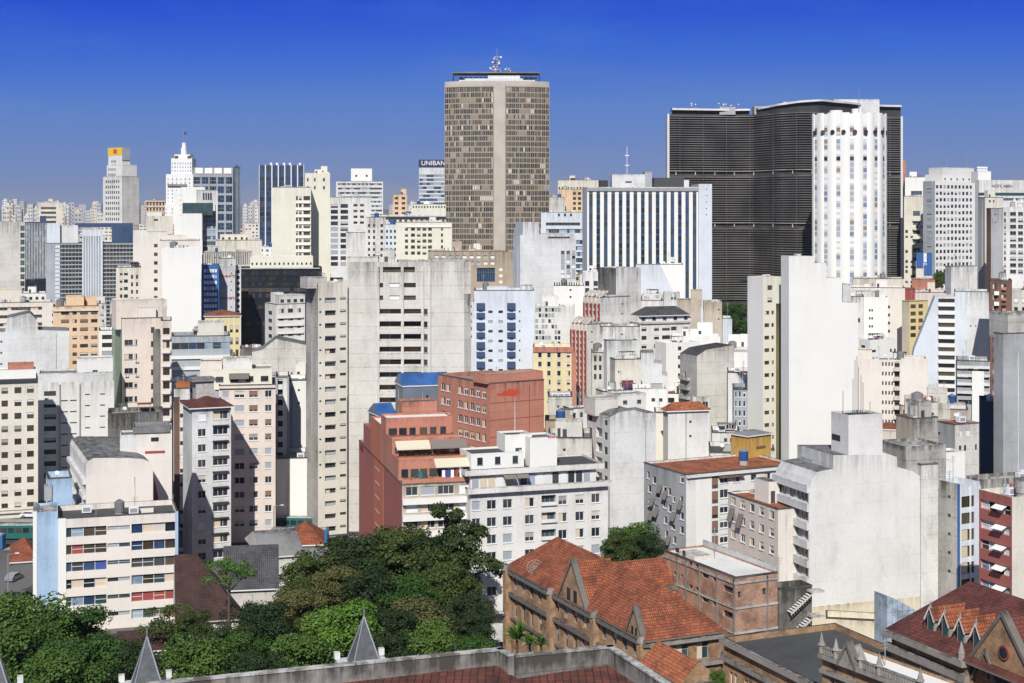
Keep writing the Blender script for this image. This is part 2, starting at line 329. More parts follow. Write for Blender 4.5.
    def balc(s, f, x0, x1, y0, dy, n, proj=1.1, hp=1.0, mat='white', name='balcony', yb=None):
        a, b = sorted((s.fu(f, x0), s.fu(f, x1))); T = s.T(f)
        for i in range(n):
            y = y0 + i * dy
            if y > (yb or s.yb): break
            z = PZ(y, s.D)                  # top of the balcony front
            if z - hp < .5: break
            mb = MB(); mb.box(a, b, -proj, -.003, z - hp - .15, z - hp, mat, T); mb.box(a, b, -proj, -proj + .12, z - hp, z, mat, T)
            mb.box(a, a + .12, -proj + .121, -.003, z - hp, z, mat, T); mb.box(b - .12, b, -proj + .121, -.003, z - hp, z, mat, T)
            mb.build(name, s.o)
    def fins(s, f, n, wf, y0, y1, proj=.5, mat='white', name='fins', ends=True):
        T = s.T(f); Wd = s.wid(f); p = Wd / n; mb = MB(); z1 = PZ(y0, s.D); z0 = max(PZ(y1, s.D), .5)
        for i in range(n + 1):
            c = p * i; mb.box(max(c - wf / 2, 0), min(c + wf / 2, Wd), -proj, -.003, z0, z1, mat, T)
        mb.build(name, s.o)
    def slabs(s, f, y0, dy, n, proj=.3, t=.35, mat='white', name='ledge', x0=None, x1=None):
        T = s.T(f); Wd = s.wid(f); a, b = (sorted((s.fu(f, x0), s.fu(f, x1))) if x0 is not None else (0, Wd))
        for i in range(n):
            z = PZ(y0 + i * dy, s.D)
            if z < .5: break
            mb = MB(); mb.box(a, b, -proj, -.003, z - t, z, mat, T); mb.build(name, s.o)
    def box(s, name, u0, u1, v0, v1, z0, z1, mat='white', roof=None, label=None):
        mb = MB(); mb.box(u0, u1, v0, v1, z0, z1, mat, skip='t')
        mb.poly([(u0, v0, z1), (u1, v0, z1), (u1, v1, z1), (u0, v1, z1)], roof or s.roof)
        if min(u1 - u0, v1 - v0) > 2.5:
            t = .18; h = .35
            for q in ((u0, u1, v0, v0 + t), (u0, u1, v1 - t, v1), (u0, u0 + t, v0 + t + .003, v1 - t - .003), (u1 - t, u1, v0 + t + .003, v1 - t - .003)): mb.box(*q, z1 + .003, z1 + h, mat)
        o = mb.build(name, s.o)
        if label: o['label'] = label
        return o
    def pbox(s, name, x0, x1, yt, v0=1.5, dp=5., mat='white', roof=None, zb=None, label=None, wn=None):
        u0, u1 = s.u_of(x0, v0), s.u_of(x1, v0); z1 = PZ(yt, s.dep(u0, v0)); zb = s.H - s.par - .3 if zb is None else zb
        o = s.box(name, u0, u1, v0, v0 + dp, zb, z1, mat, roof, label)
        if wn:
            n, w, h = wn
            for i in range(n):
                c = u0 + (u1 - u0) * (i + .5) / n; mb = MB(); zc = (zb + z1) / 2 + .2
                mb.box(c - w / 2, c + w / 2, v0 - .05, v0 - .003, zc - h / 2, zc + h / 2, 'glass'); mb.box(c - w / 2 - .05, c + w / 2 + .05, v0 - .1, v0 - .003, zc - h / 2 - .1, zc - h / 2 - .003, 'frame_grey'); mb.build('window', o)
        return o
    def hip(s, h, mat='tile_red', ov=.5, trim='frame_white', ridge='u', z=None, gable=False, u0=None, u1=None, v0=None, v1=None, name='roof', inset=None):
        z = s.H if z is None else z; a = (0 if u0 is None else u0) - ov; b = (s.L if u1 is None else u1) + ov; c = (0 if v0 is None else v0) - ov; d = (s.M if v1 is None else v1) + ov
        mb = MB(); e = 0 if gable else min(b - a, d - c) / 2
        if inset is not None: e = inset
        z += .02
        if ridge == 'u': p, q = (a + e, (c + d) / 2, z + h), (b - e, (c + d) / 2, z + h)
        else: p, q = ((a + b) / 2, c + e, z + h), ((a + b) / 2, d - e, z + h)
        A, B, C, E = (a, c, z), (b, c, z), (b, d, z), (a, d, z)
        if ridge == 'u': fs = [[A, B, q, p], [C, E, p, q], [B, C, q], [E, A, p]]
        else: fs = [[B, C, q, p], [E, A, p, q], [A, B, p], [C, E, q]]
        for i, f in enumerate(fs):
            f = [x for k, x in enumerate(f) if x not in f[:k]]
            mb.poly(f, s.wall if (gable and i > 1) else mat)
        mb.poly([E, C, B, A], 'frame_grey'); mb.box(a, b, c, d, z - .22, z - .003, trim, skip='')
        s.noroof = True
        return mb.build(name, s.o)
    def finish(s):
        if s.done: return
        s.done = True; mb = MB(); H0 = s.H if not s.prof else min(z for _, z in s.prof) - .05
        hippy = getattr(s, 'noroof', False)
        for f in 'RLSK':
            T = s.T(f); Wd = s.wid(f); op = [o for o in s.open[f] if o[3] < H0 - .05]
            us = sorted({0., Wd} | {round(x, 4) for o in op for x in o[:2]}); zs = sorted({0., H0} | {round(x, 4) for o in op for x in o[2:4]})
            us = [x for x in us if 0 <= x <= Wd]; hole = set()
            import bisect
            for a, b, z0, z1, rec in op:
                for i in range(bisect.bisect_left(us, round(a, 4)), bisect.bisect_left(us, round(b, 4))):
                    for j in range(bisect.bisect_left(zs, round(z0, 4)), bisect.bisect_left(zs, round(z1, 4))): hole.add((i, j))
                q = lambda u, y, z: tuple(T @ Vector((u, y, z)))
                r = rec + .02
                m_ = s.wm[f]
                mb.poly([q(a, 0, z0), q(a, r, z0), q(a, r, z1), q(a, 0, z1)], m_); mb.poly([q(b, r, z0), q(b, 0, z0), q(b, 0, z1), q(b, r, z1)], m_)
                mb.poly([q(a, 0, z0), q(b, 0, z0), q(b, r, z0), q(a, r, z0)], m_); mb.poly([q(a, r, z1), q(b, r, z1), q(b, 0, z1), q(a, 0, z1)], m_)
            for j in range(len(zs) - 1):
                i = 0
                while i < len(us) - 1:
                    if (i, j) in hole: i += 1; continue
                    k = i
                    while k + 1 < len(us) - 1 and (k + 1, j) not in hole: k += 1
                    mb.poly([tuple(T @ Vector(p)) for p in ((us[i], 0, zs[j]), (us[k + 1], 0, zs[j]), (us[k + 1], 0, zs[j + 1]), (us[i], 0, zs[j + 1]))], s.wm[f]); i = k + 1
        L, M_ = s.L, s.M
        if s.prof:
            pr = s.prof; pts = [(0, H0)] + pr + [(L, H0)]
            if pr[0][0] > .01: pass
            fr = [(u, 0, z) for u, z in pts]; bk = [(u, M_, z) for u, z in pts]
            mb.poly([(p[0], 0, p[2]) for p in fr][::-1], s.wm['R']); mb.poly(bk, s.wm['K'])
            for i in range(len(pts) - 1):
                (a, z0), (b, z1) = pts[i], pts[i + 1]
                flat = abs(z1 - z0) < abs(b - a) * 1.2
                mb.poly([(a, 0, z0), (b, 0, z1), (b, M_, z1), (a, M_, z0)], s.roof if flat else (s.wm['L'] if z1 > z0 else s.wm['S']))
        elif not hippy:
            t = .25; h = s.par; r = [(0, 0), (L, 0), (L, M_), (0, M_)]; q = [(t, t), (L - t, t), (L - t, M_ - t), (t, M_ - t)]
            cap = 'parapet_grime' if s.rng.random() < .75 else s.wall; e_ = .05; hb = .22 if cap != s.wall else 0
            for i in range(4):
                j = (i + 1) % 4
                mb.poly([(*r[i], H0), (*r[j], H0), (*q[j], H0), (*q[i], H0)], cap); mb.poly([(*q[j], H0 - h), (*q[i], H0 - h), (*q[i], H0), (*q[j], H0)], s.wall)
            if hb:
                cb = MB()
                for x0_, x1_, y0_, y1_ in ((-e_, L + e_, -e_, -.004), (-e_, L + e_, M_ + .004, M_ + e_), (-e_, -.004, .0, M_), (L + .004, L + e_, .0, M_)): cb.box(x0_, x1_, y0_, y1_, H0 - hb, H0 + .01, 'parapet_grime')
                cb.build('parapet_cap', s.o)
            rb = MB(); rb.poly([(x, y, H0 - h) for x, y in q], s.roof); rb.build('roof', s.o)
            for _ in range((s.clutter + 2 + int(L * M_ / 90)) if s.clutter else 1): s.junk(H0 - h)
        wo = mb.build('wall', s.o)
        for f in 'RL':
            Wd = s.wid(f)
            if s.open[f] or Wd < 4 or s.wall in ('black', 'navy') or 'huge' in s.o.name or 'party' in s.o.name or 'fin' in s.o.name: continue
            T = s.T(f); r = s.rng
            if r.random() < .6: x = r.uniform(.1, .9) * Wd; mb = MB(); mb.box(x, x + .14, -.14, -.004, 1, H0 - r.uniform(.5, 4), r.choice(['grey', 'concrete', 'white_rough']), T); mb.build('downpipe', s.o)
            zb = PZ(min(s.yb, 683), s.D); x = r.uniform(.15, .8) * Wd
            if r.random() < .45:
                for i in range(r.choice([1, 2, 5, 7])):
                    z_ = H0 - 2.6 - i * 3.0
                    if z_ > max(zb, 2): mb = MB(); mb.box(x, x + .5, -.05, -.004, z_, z_ + .45, 'glass', T); mb.build('vent', s.o)
        ws = [x for x in s.wins if x[0] != 'air_conditioner']; ws.sort(key=lambda x: -x[2].translation.z); rest = ws[100:]
        for nm, me, T in ws[:100] + [x for x in s.wins if x[0] == 'air_conditioner']:
            o = bpy.data.objects.new(nm, me); sc.collection.objects.link(o); o.parent = s.o; o.matrix_local = T
        if rest:
            mb = MB()
            for nm, me, T in rest:
                vs_ = [tuple(T @ v.co) for v in me.vertices]
                for p in me.polygons: mb.poly([vs_[i] for i in p.vertices], me.materials[p.material_index])
            tag(mb.build('windows', s.o), kind='stuff')
    def junk(s, z):
        r = s.rng; k = r.choice(['tank', 'hut', 'antenna', 'antenna', 'unit', 'dish', 'pipe', 'lowwall', 'lowwall', 'shed', 'laundry', 'unit']); L, M_ = s.L, s.M
        if L < 4 or M_ < 4: k = 'antenna'
        u = r.uniform(.15, .7) * L; v = r.uniform(.15, .7) * M_; mb = MB()
        if k == 'tank':
            R = r.uniform(.8, 1.3); u = min(max(u, R + .4), L - R - .4); v = min(max(v, R + .4), M_ - R - .4)
            mb.cyl(u, v, z, z + .9, R * .9, R * .9, 'concrete', 10); mb.cyl(u, v, z + .902, z + 2.6, R, R, 'blue_sheet' if r.random() < .14 else r.choice(['rooflight', 'concrete', 'roofgrey']), 14); mb.cyl(u, v, z + 2.602, z + 3., R, R * .3, 'roofgrey', 14); mb.build('water_tank', s.o)
        elif k == 'hut':
            a = min(r.uniform(2.5, 5), L * .5); b = min(r.uniform(2.5, 4.5), M_ * .5); h = r.uniform(2.2, 4.2); u = min(u, L - a - .4); v = min(v, M_ - b - .4)
            o = s.box('penthouse', u, u + a, v, v + b, z, z + h, s.wm['R'], r.choice(['roofgrey', 'rooflight', 'roofdark', 'tile_orange']))
            d = MB(); d.box(u + .4, u + 1.2, v - .04, v - .003, z + .05, z + 2., 'frame_dark'); d.build('door', o)
        elif k == 'antenna':
            h = r.uniform(2.5, 6); mb.tube((u, v, z), (u, v, z + h), .05, 'frame_grey')
            for i in range(3): mb.tube((u - .6 + .1 * i, v, z + h - .3 - .35 * i), (u + .6 - .1 * i, v, z + h - .3 - .35 * i), .03, 'frame_grey', 4)
            mb.build('antenna', s.o)
        elif k == 'lowwall':
            a = min(r.uniform(2, 7), L - u - .4); h = r.uniform(.5, 1.8)
            if a > .8: mb.box(u, u + a, v, v + .2, z, z + h, r.choice(['concrete_light', 'white_rough', 'concrete', s.wm['R']])); mb.build('roof_wall', s.o)
        elif k == 'shed':
            a = min(r.uniform(2, 4), L - u - .4); b_ = min(r.uniform(2, 3), M_ - v - .4)
            if a > 1 and b_ > 1:
                h = r.uniform(1.9, 2.5); mt = r.choice(['roofgrey', 'rust', 'rooflight', 'roofdark', 'concrete'])
                for px_, py_ in ((u, v), (u + a - .1, v), (u, v + b_ - .1), (u + a - .1, v + b_ - .1)): mb.box(px_, px_ + .1, py_, py_ + .1, z, z + h, 'frame_grey')
                mb.box(u - .2, u + a + .2, v - .2, v + b_ + .2, z + h + .001, z + h + .1, mt); mb.build('lean_to', s.o)
        elif k == 'laundry':
            a = min(3.2, L - u - .4)
            if a > 1:
                mb.tube((u, v, z), (u, v, z + 1.9), .04, 'frame_grey'); mb.tube((u + a, v, z), (u + a, v, z + 1.9), .04, 'frame_grey'); mb.tube((u, v, z + 1.8), (u + a, v, z + 1.8), .015, 'frame_grey', 3)
                for i in range(int(a / .55)): mb.box(u + .1 + i * .55, u + .5 + i * .55, v - .01, v + .01, z + .8, z + 1.8, r.choice(['sign_white', 'lightblue', 'curtain_red', 'blind', 'curtain']))
                mb.build('washing_line', s.o)
        elif k == 'unit': mb.box(u, u + 1.6, v, v + 1.1, z + .2, z + 1.3, 'white_metal'); mb.box(u + .2, u + 1.4, v - .02, v - .003, z + .4, z + 1.1, 'frame_grey'); mb.build('air_handler', s.o)
        elif k == 'dish':
            T = Matrix.Translation((u, v, z + 1.2)) @ Matrix.Rotation(.9, 4, 'X'); mb.cyl(0, 0, 0, .2, .2, r.uniform(.4, .65), 'lightgrey', 12, T); mb.tube((u, v, z), (u, v, z + 1.2), .06, 'frame_grey'); mb.build('satellite_dish', s.o)
        else:
            for i in range(3): mb.tube((u + i * .8, v, z), (u + i * .8, v, z + r.uniform(.8, 1.6)), .12, 'metal')
            mb.build('vent_pipes', s.o)
def text(s, txt, x, z, y, size, mat, parent, T=None, name='lettering'):
    c = bpy.data.curves.new(name, 'FONT'); c.body = txt; c.size = size; c.extrude = .06; c.align_x = 'CENTER'; c.materials.append(M(mat))
    q_ = bpy.data.objects.new(name, c); sc.collection.objects.link(q_); dg = bpy.context.evaluated_depsgraph_get(); me = bpy.data.meshes.new_from_object(q_.evaluated_get(dg)); bpy.data.objects.remove(q_); o = bpy.data.objects.new(name, me); sc.collection.objects.link(o); o.parent = parent; B_ = Matrix.Translation((x, y, z)) @ Matrix.Rotation(math.pi / 2, 4, 'X')
    o.matrix_local = (T @ B_) if T else B_; return o
# ---------------- ground ----------------
def make_ground():
    mb = MB(); mb.poly([(-9000, -300, 0), (9000, -300, 0), (9000, 16000, 0), (-9000, 16000, 0)], P('ground', (.16, .155, .145), .95, vary=.5, scale=.02))
    tag(mb.build('ground'), kind='structure')
    c, s = math.cos(R_(20)), math.sin(R_(20))
    def strip(name, p, q, wd, mat, z):
        p = Vector(p); q = Vector(q); d = (q - p).normalized(); n = Vector((-d.y, d.x)) * wd / 2
        mb = MB(); mb.poly([(*(p - n), z), (*(q - n), z), (*(q + n), z), (*(p + n), z)][::1], mat); o = mb.build(name); tag(o, kind='structure'); return o
    P('asphalt', (.055, .055, .058), .9, vary=.3, scale=.3); P('paving', (.34, .33, .31), .9, vary=.3, scale=.5); P('paint', (.7, .7, .68), .8); P('park_soil', (.05, .06, .03), 1., vary=.5, scale=.2)
    strip('avenue', (-220, 330), (40, 322), 22, 'asphalt', .004)
    strip('pavement', (-220, 316), (40, 308), 3.5, 'paving', .12); strip('pavement', (-220, 344), (40, 336), 3.5, 'paving', .12)
    mb = MB()
    for i in range(40):
        x = -215 + i * 6; y = 330 - (x + 220) * 8 / 260; mb.box(x, x + 3, y - .08, y + .08, .006, .009, 'paint')
    tag(mb.build('road_markings'), kind='structure')
    strip('side_street', (-72, 318), (-112, 190), 13, 'asphalt', .008); strip('pavement', (-62, 306), (-101, 190), 4, 'paving', .14)
    strip('park_lawn', (-60, 215), (2, 250), 66, 'park_soil', .10)
make_ground()
B = Bld
S0 = ('sash',)
# ================= far landmark towers =================
def lens_tower():
    D = 1000.; k = D / F; t = empty('lens_shaped_skyscraper', (PX(497, D), D, 0))
    tag(t, 'tallest brown skyscraper with bowed window grid and a pale central stripe', 'skyscraper')
    H = PZ(84, D); hw = 52 * k
    def arc(n):
        pts = []
        for i in range(n + 1):
            a = -1 + 2 * i / n; pts.append((a * hw, -8 * (1 - abs(a) ** 2.6) - 2))
        return pts
    W('itspandrel', (.40, .35, .27), .2); cells = ['glass_brown', 'glass', 'glass_brown', 'glass', 'glass_brown', 'it_dark', 'it_dark', 'it_dim', 'it_dim', 'it_dim2', 'blind', 'it_dim2', 'it_dark', 'glass_brown']
    P('it_dark', (.055, .045, .035), .6); P('it_dim', (.12, .095, .068), .7); P('it_dim2', (.26, .21, .145), .7); P('it_fin', (.31, .27, .21), .7)
    pts = arc(32); mb = MB(); bk = [(hw, 16), (-hw, 16)]
    ring = pts + bk
    for i in range(len(ring)):
        a, b = ring[i], ring[(i + 1) % len(ring)]; mb.poly([(*a, 0), (*b, 0), (*b, H), (*a, H)], 'itspandrel')
    mb.poly([(*p, H) for p in ring], 'roofgrey'); mb.build('wall', t)
    rng = random.Random(5); fh = 3.6; nf = int((H - 3) / fh)
    n = 56; pts = arc(n); core = (-2.8 / 52, 8.6 / 52)
    for j in range(nf):
        z1 = H - 3 - j * fh; mb = MB(); mb2 = MB(); z0 = z1 - 2.75
        if z1 < 12: break
        run = None
        for i in range(n):
            am = (-1 + 2 * (i + .5) / n)
            if core[0] < am < core[1]: continue
            if run is None or rng.random() < .62: run = rng.choice(cells)
            a, b = pts[i], pts[i + 1]; d = .12
            (mb if am < .05 else mb2).poly([(a[0], a[1] - d, z0), (b[0], b[1] - d, z0), (b[0], b[1] - d, z1), (a[0], a[1] - d, z1)], run)
        mb.build('window_row', t); mb2.build('window_row', t)
    mb = MB()
    for i in range(n + 1):
        a = -1 + 2 * i / n
        if core[0] < a < core[1]: continue
        x, y = pts[i]; w_ = .10 if i % 2 else .2; mb.box(x - w_, x + w_, y - .55, y - .1, 8, H - 1.5, 'it_fin')
    mb.build('fins', t)
    mb = MB()
    for i in range(1, 6):
        pass
    mb.box(-2.7 * k, 8.4 * k, -11.4, -9.0, 4, H + .4, P('it_core', (.50, .445, .37), .8, vary=.15, scale=.1)); mb.build('central_shaft', t)
    mb = MB()
    for i in range(n):
        a, b = pts[i], pts[i + 1]
        for z0, z1, d in ((H - 2.6, H + 1.2, .5),):
            mb.poly([(a[0], a[1] - d, z0), (b[0], b[1] - d, z0), (b[0], b[1] - d, z1), (a[0], a[1] - d, z1)], 'it_core')
            mb.poly([(a[0], a[1] - d, z1), (b[0], b[1] - d, z1), (b[0], b[1] + 1, z1), (a[0], a[1] + 1, z1)], 'it_core')
    mb.build('cornice', t)
    # crown
    mb = MB(); X = lambda p: (p - 497) * k; Z = lambda y: PZ(y, D)
    mb.box(X(459), X(535), 0, 12, H + .01, Z(77), 'white'); mb.build('crown_storey', t)
    mb = MB(); mb.box(X(465), X(523), -4, -1.5, H + .01, Z(79), 'palebluewhite'); mb.box(X(488), X(520), -3.4, -.9, Z(79) + .01, Z(76), 'white'); mb.build('crown_wall', t)
    mb = MB(); mb.box(X(453), X(540), -5, 14, Z(73.7), Z(72.5), 'roofgrey'); mb.build('crown_canopy', t)
    for p in (453.5, 539):
        mb = MB(); mb.box(X(p) - .4, X(p) + .5, -4.6, -3.8, H, Z(74.01), 'dark'); mb.build('crown_post', t)
    mb = MB()
    for q in range(460, 536, 5): mb.box(X(q), X(q) + 1.4, -.06, -.003, Z(79), Z(77.5), 'glass')
    mb.build('crown_window', t, (0, -.1, 0))
    mb = MB(); z0 = Z(72.3)
    for x, y in ((X(492), 1), (X(501), 1), (X(492), 6), (X(501), 6)): mb.tube((x, y, z0), (X(497), 3.5, Z(57)), .35, 'frame_grey')
    for i in range(6):
        z = z0 + i * 1.7; wv = 3 * (1 - i / 7); mb.tube((X(497) - wv, 1, z), (X(497) + wv, 1, z), .22, 'metal')
    mb.tube((X(497), 3, Z(58)), (X(497), 3, Z(48)), .18, 'metal'); mb.build('antenna_mast', t)
    for i in range(26):
        a = rng.uniform(-5, 9) if i < 12 else rng.uniform(-3, 3); z = z0 + (rng.uniform(.5, 3) if i < 12 else rng.uniform(3, 11)); mb = MB()
        T = Matrix.Translation((a, rng.uniform(-1, 0), z)) @ Matrix.Rotation(R_(90), 4, 'X'); mb.cyl(0, 0, 0, .4, .7, .5, rng.choice(['white_metal', 'metal', 'frame_grey']), 10, T); mb.tube((a, .2, z - 1.6), (a, .2, z), .12, 'metal'); mb.build('dish', t)
lens_tower()
def sinuous():
    D = 860.; k = D / F; X = lambda p: PX(p, D); t = empty('sinuous_slab_building', (X(785), D, 0))
    tag(t, 'huge dark S-curved slab striped by horizontal sunshades behind a white tower', 'building')
    x0 = X(785)
    ctl = [(667, 113, 0), (690, 112, 3), (715, 111, 6), (735, 111, 8), (752, 110, 6), (765, 108, -6), (780, 106, -20), (800, 105, -28), (818, 105, -26), (840, 104, -10), (865, 104, 10), (885, 105, 20), (902, 107, 22)]
    def at(px):
        for a, b in zip(ctl, ctl[1:]):
            if a[0] <= px <= b[0]:
                f = (px - a[0]) / (b[0] - a[0]); f = f * f * (3 - 2 * f) * .5 + f * .5; return a[2] + (b[2] - a[2]) * f
        return ctl[-1][2]
    n = 60; pts = []
    for i in range(n + 1):
        px = 668 + (901 - 668) * i / n; y = at(px) + 0.; y = D + y; pts.append(((px - 512) * y / F - x0, y - D))
    H = PZ(114, D); P('copan_wall', (.035, .032, .031), .6, vary=.6, col2=(.085, .072, .058), scale=.05); P('copan_blade', (.28, .26, .235), .7, vary=.45, scale=.06)
    P('copan_end', (.6, .6, .6), .7)
    mb = MB(); ring = pts + [(p[0] + 0, p[1] + 13) for p in pts[::-1]]
    for i in range(len(ring)):
        a, b = ring[i], ring[(i + 1) % len(ring)]; end = i in (n, len(ring) - 1)
        mb.poly([(*a, 0), (*b, 0), (*b, H), (*a, H)], 'copan_end' if end else 'copan_wall')
    mb.poly([(*p, H) for p in ring], 'roofdark'); mb.build('wall', t)
    mb = MB()
    for e in (0, n): x, y = pts[e]; mb.box(x - .6, x + .6, y - 1.9, y + .3, 0, H, 'copan_end')
    mb.build('end_rim', t)
    z = H - 1; j = 0; rng = random.Random(3)
    gaps = (28, 57)
    while z > 20:
        py = HY + (CH - z) / k
        skip = any(abs(py - g) < 3.2 for g in (173.5, 221.5))
        mb = MB(); sub = 1 if skip else 2
        for q in range(sub):
            zz = z - q * 1.25; d0, d1, th = (1.5, .1, .27) if not skip else (1.7, .1, .35)
            for i in range(n):
                a, b = pts[i], pts[i + 1]
                P1 = (a[0], a[1] - d0); P2 = (b[0], b[1] - d0); Q1 = (a[0], a[1] - d1); Q2 = (b[0], b[1] - d1); m_ = 'copan_blade' if not skip else 'concrete'
                mb.poly([(*P1, zz - th), (*P2, zz - th), (*P2, zz), (*P1, zz)], m_); mb.poly([(*P1, zz), (*P2, zz), (*Q2, zz), (*Q1, zz)], m_); mb.poly([(*Q1, zz - th), (*Q2, zz - th), (*P2, zz - th), (*P1, zz - th)], m_)
        mb.build('sunshade', t)
        if skip:
            mb = MB()
            for i in range(2, n, 5): x, y = pts[i]; mb.box(x - .25, x + .25, y - 1.2, y - .1, z - 2.6, z - .37, 'concrete')
            mb.build('gallery_posts', t)
        z -= 2.62 if not skip else 3.6
    for i in range(3, n, 6):
        x, y = pts[i]; mb = MB(); mb.box(x - .12, x + .12, y - 1.4, y - .1, 10, H - .5, 'copan_wall'); mb.build('divider', t)
    # roof canopy following the curve, with the break near the left
    for lo, hi in ((1, 21), (23, n)):
        mb = MB()
        for i in range(lo, hi):
            a, b = pts[i], pts[i + 1]; zz = H + 5.2 - 2.0 * (1 - min(1, i / 34.)); th = 1.1
            za = H + 3.4 + 3.2 * min(1, max(0, (i - 22) / 18)); zb_ = H + 3.4 + 3.2 * min(1, max(0, (i + 1 - 22) / 18))
            A = [(a[0], a[1] - 1.5), (b[0], b[1] - 1.5), (b[0], b[1] + 12), (a[0], a[1] + 12)]; zs = (za, zb_, zb_, za)
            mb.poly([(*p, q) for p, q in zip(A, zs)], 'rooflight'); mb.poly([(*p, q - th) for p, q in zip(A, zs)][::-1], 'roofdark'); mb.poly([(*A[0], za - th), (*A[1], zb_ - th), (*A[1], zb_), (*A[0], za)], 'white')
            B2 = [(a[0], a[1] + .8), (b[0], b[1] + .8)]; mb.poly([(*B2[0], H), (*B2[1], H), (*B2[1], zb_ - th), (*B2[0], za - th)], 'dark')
        mb.build('roof_canopy', t)
    for a, b, y, m_ in ((682, 706, 108, 'grey'), (721, 737, 106, 'grey'), (785, 812, 101.0, 'lightgrey'), (836, 882, 98.5, 'lightgrey'), (756, 768, 105.5, 'grey')):
        mb = MB(); mb.box(X(a) - x0, X(b) - x0, 6 if a < 840 else 20, 14 if a < 840 else 30, H, PZ(y, D), m_); mb.build('rooftop_block', t)
    for i in range(9):
        mb = MB(); xx = X(rng.uniform(720, 740)) - x0 if i < 6 else X(rng.uniform(680, 700)) - x0; zb = PZ(107, D); T = Matrix.Translation((xx, 6, zb + rng.uniform(1.2, 2.6))) @ Matrix.Rotation(R_(80), 4, 'X'); mb.cyl(0, 0, 0, .3, .5, .35, 'metal', 10, T); mb.tube((xx, 6.3, zb - .5), (xx, 6.3, zb + 2), .15, 'metal'); mb.build('dish', t)
sinuous()
def fluted():
    D = 760.; k = D / F; xc = (812 + 887) / 2; t = empty('fluted_white_tower', (PX(xc, D), D, 0))
    tag(t, 'tall white tower with a bowed fluted front before the dark curved slab', 'skyscraper')
    H = PZ(115, D); hw = 37.5 * k; P('flute_white', (.82, .80, .74), .7, vary=.06, scale=.05); nb = 7
    def pos(a): return (math.sin(a * 1.25) / math.sin(1.25) * hw, -11 * (math.cos(a * 1.25) - math.cos(1.25)) / (1 - math.cos(1.25)))
    N = 56; pts = [pos(-1 + 2 * i / N) for i in range(N + 1)]; mb = MB(); ring = pts + [(hw * .7, 20), (-hw * .5, 20)]
    for i in range(len(ring)):
        a, b = ring[i], ring[(i + 1) % len(ring)]; mb.poly([(*a, 0), (*b, 0), (*b, H), (*a, H)], 'flute_white')
    mb.poly([(*p, H) for p in ring], 'rooflight'); mb.build('wall', t)
    rng = random.Random(2); mats = ['glass_light', 'glass_light', 'blind_white', 'glass_light', 'blind_blue', 'glass_light', 'it_dim2', 'blind_white', 'blind_blue', 'lightgrey']
    bays = [(-1 + (2 * i + .72) / 7.4, -1 + (2 * i + 1.32) / 7.4) for i in range(7)]
    for bi, (a0, a1) in enumerate(bays):
        for j in range(34):
            z1 = H - 4 - j * 2.9; z0 = z1 - 2.0
            if z1 < 30: break
            if j in (2,): z0 = z1 - .6
            mt = rng.choice(mats) if j % 5 else 'blind_white'
            if j in (1,): mt = 'blind_brown'
            if j == 6: mt = 'glass'
            mb = MB(); p, q = pos(a0), pos(a1); ds = .15
            mb.poly([(p[0], p[1] - ds, z0), (q[0], q[1] - ds, z0), (q[0], q[1] - ds, z1), (p[0], p[1] - ds, z1)], mt)
            mb.poly([(p[0], p[1] - ds - .01, z0 - .6), (q[0], q[1] - ds - .01, z0 - .6), (q[0], q[1] - ds - .01, z0 - .1), (p[0], p[1] - ds - .01, z0 - .1)], 'lightgrey'); mb.build('window', t)
    for i in range(8):
        a0 = -1 if i == 0 else bays[i - 1][1]; a1 = 1 if i == 7 else bays[i][0]; mb = MB(); m = 6; ex = 0
        q = []
        for j in range(m + 1):
            a = a0 + (a1 - a0) * j / m; x, y = pos(a); b_ = .55 * math.sin(math.pi * j / m) + .15; q.append((x, y - b_))
        for j in range(m):
            mb.poly([(*q[j], 0), (*q[j + 1], 0), (*q[j + 1], H + ex * 1.6 + .6), (*q[j], H + ex * 1.6 + .6)], 'flute_white')
        q2 = q + [pos(a1), pos(a0)]; mb.poly([(*p, H + ex * 1.6 + .6) for p in q2], 'flute_white')
        mb.build('fluted_pier', t)
    for i in range(9):                                     # row of dark portholes near the top
        a = -.9 + 1.8 * i / 8; x, y = pos(a); T = Matrix.Translation((x, y - 1.15, PZ(133, D))) @ Matrix.Rotation(R_(90), 4, 'X'); mb = MB(); mb.cyl(0, 0, -.3, .2, 1.1, 1.1, 'glass', 14, T); mb.build('porthole', t)
    for px, r in ((837, 6.5), (858, 5.5)):
        mb = MB(); mb.cyl(PX(px, D) - PX(xc, D), 2, H, H + 3.2 if px > 850 else H + 2.4, r * k, r * k, 'flute_white', 24); mb.build('rooftop_drum', t)
    mb = MB(); mb.tube((PX(858, D) - PX(xc, D), -2, H), (PX(858, D) - PX(xc, D), -2, H + 14), .15, 'metal'); mb.build('mast', t)
fluted()
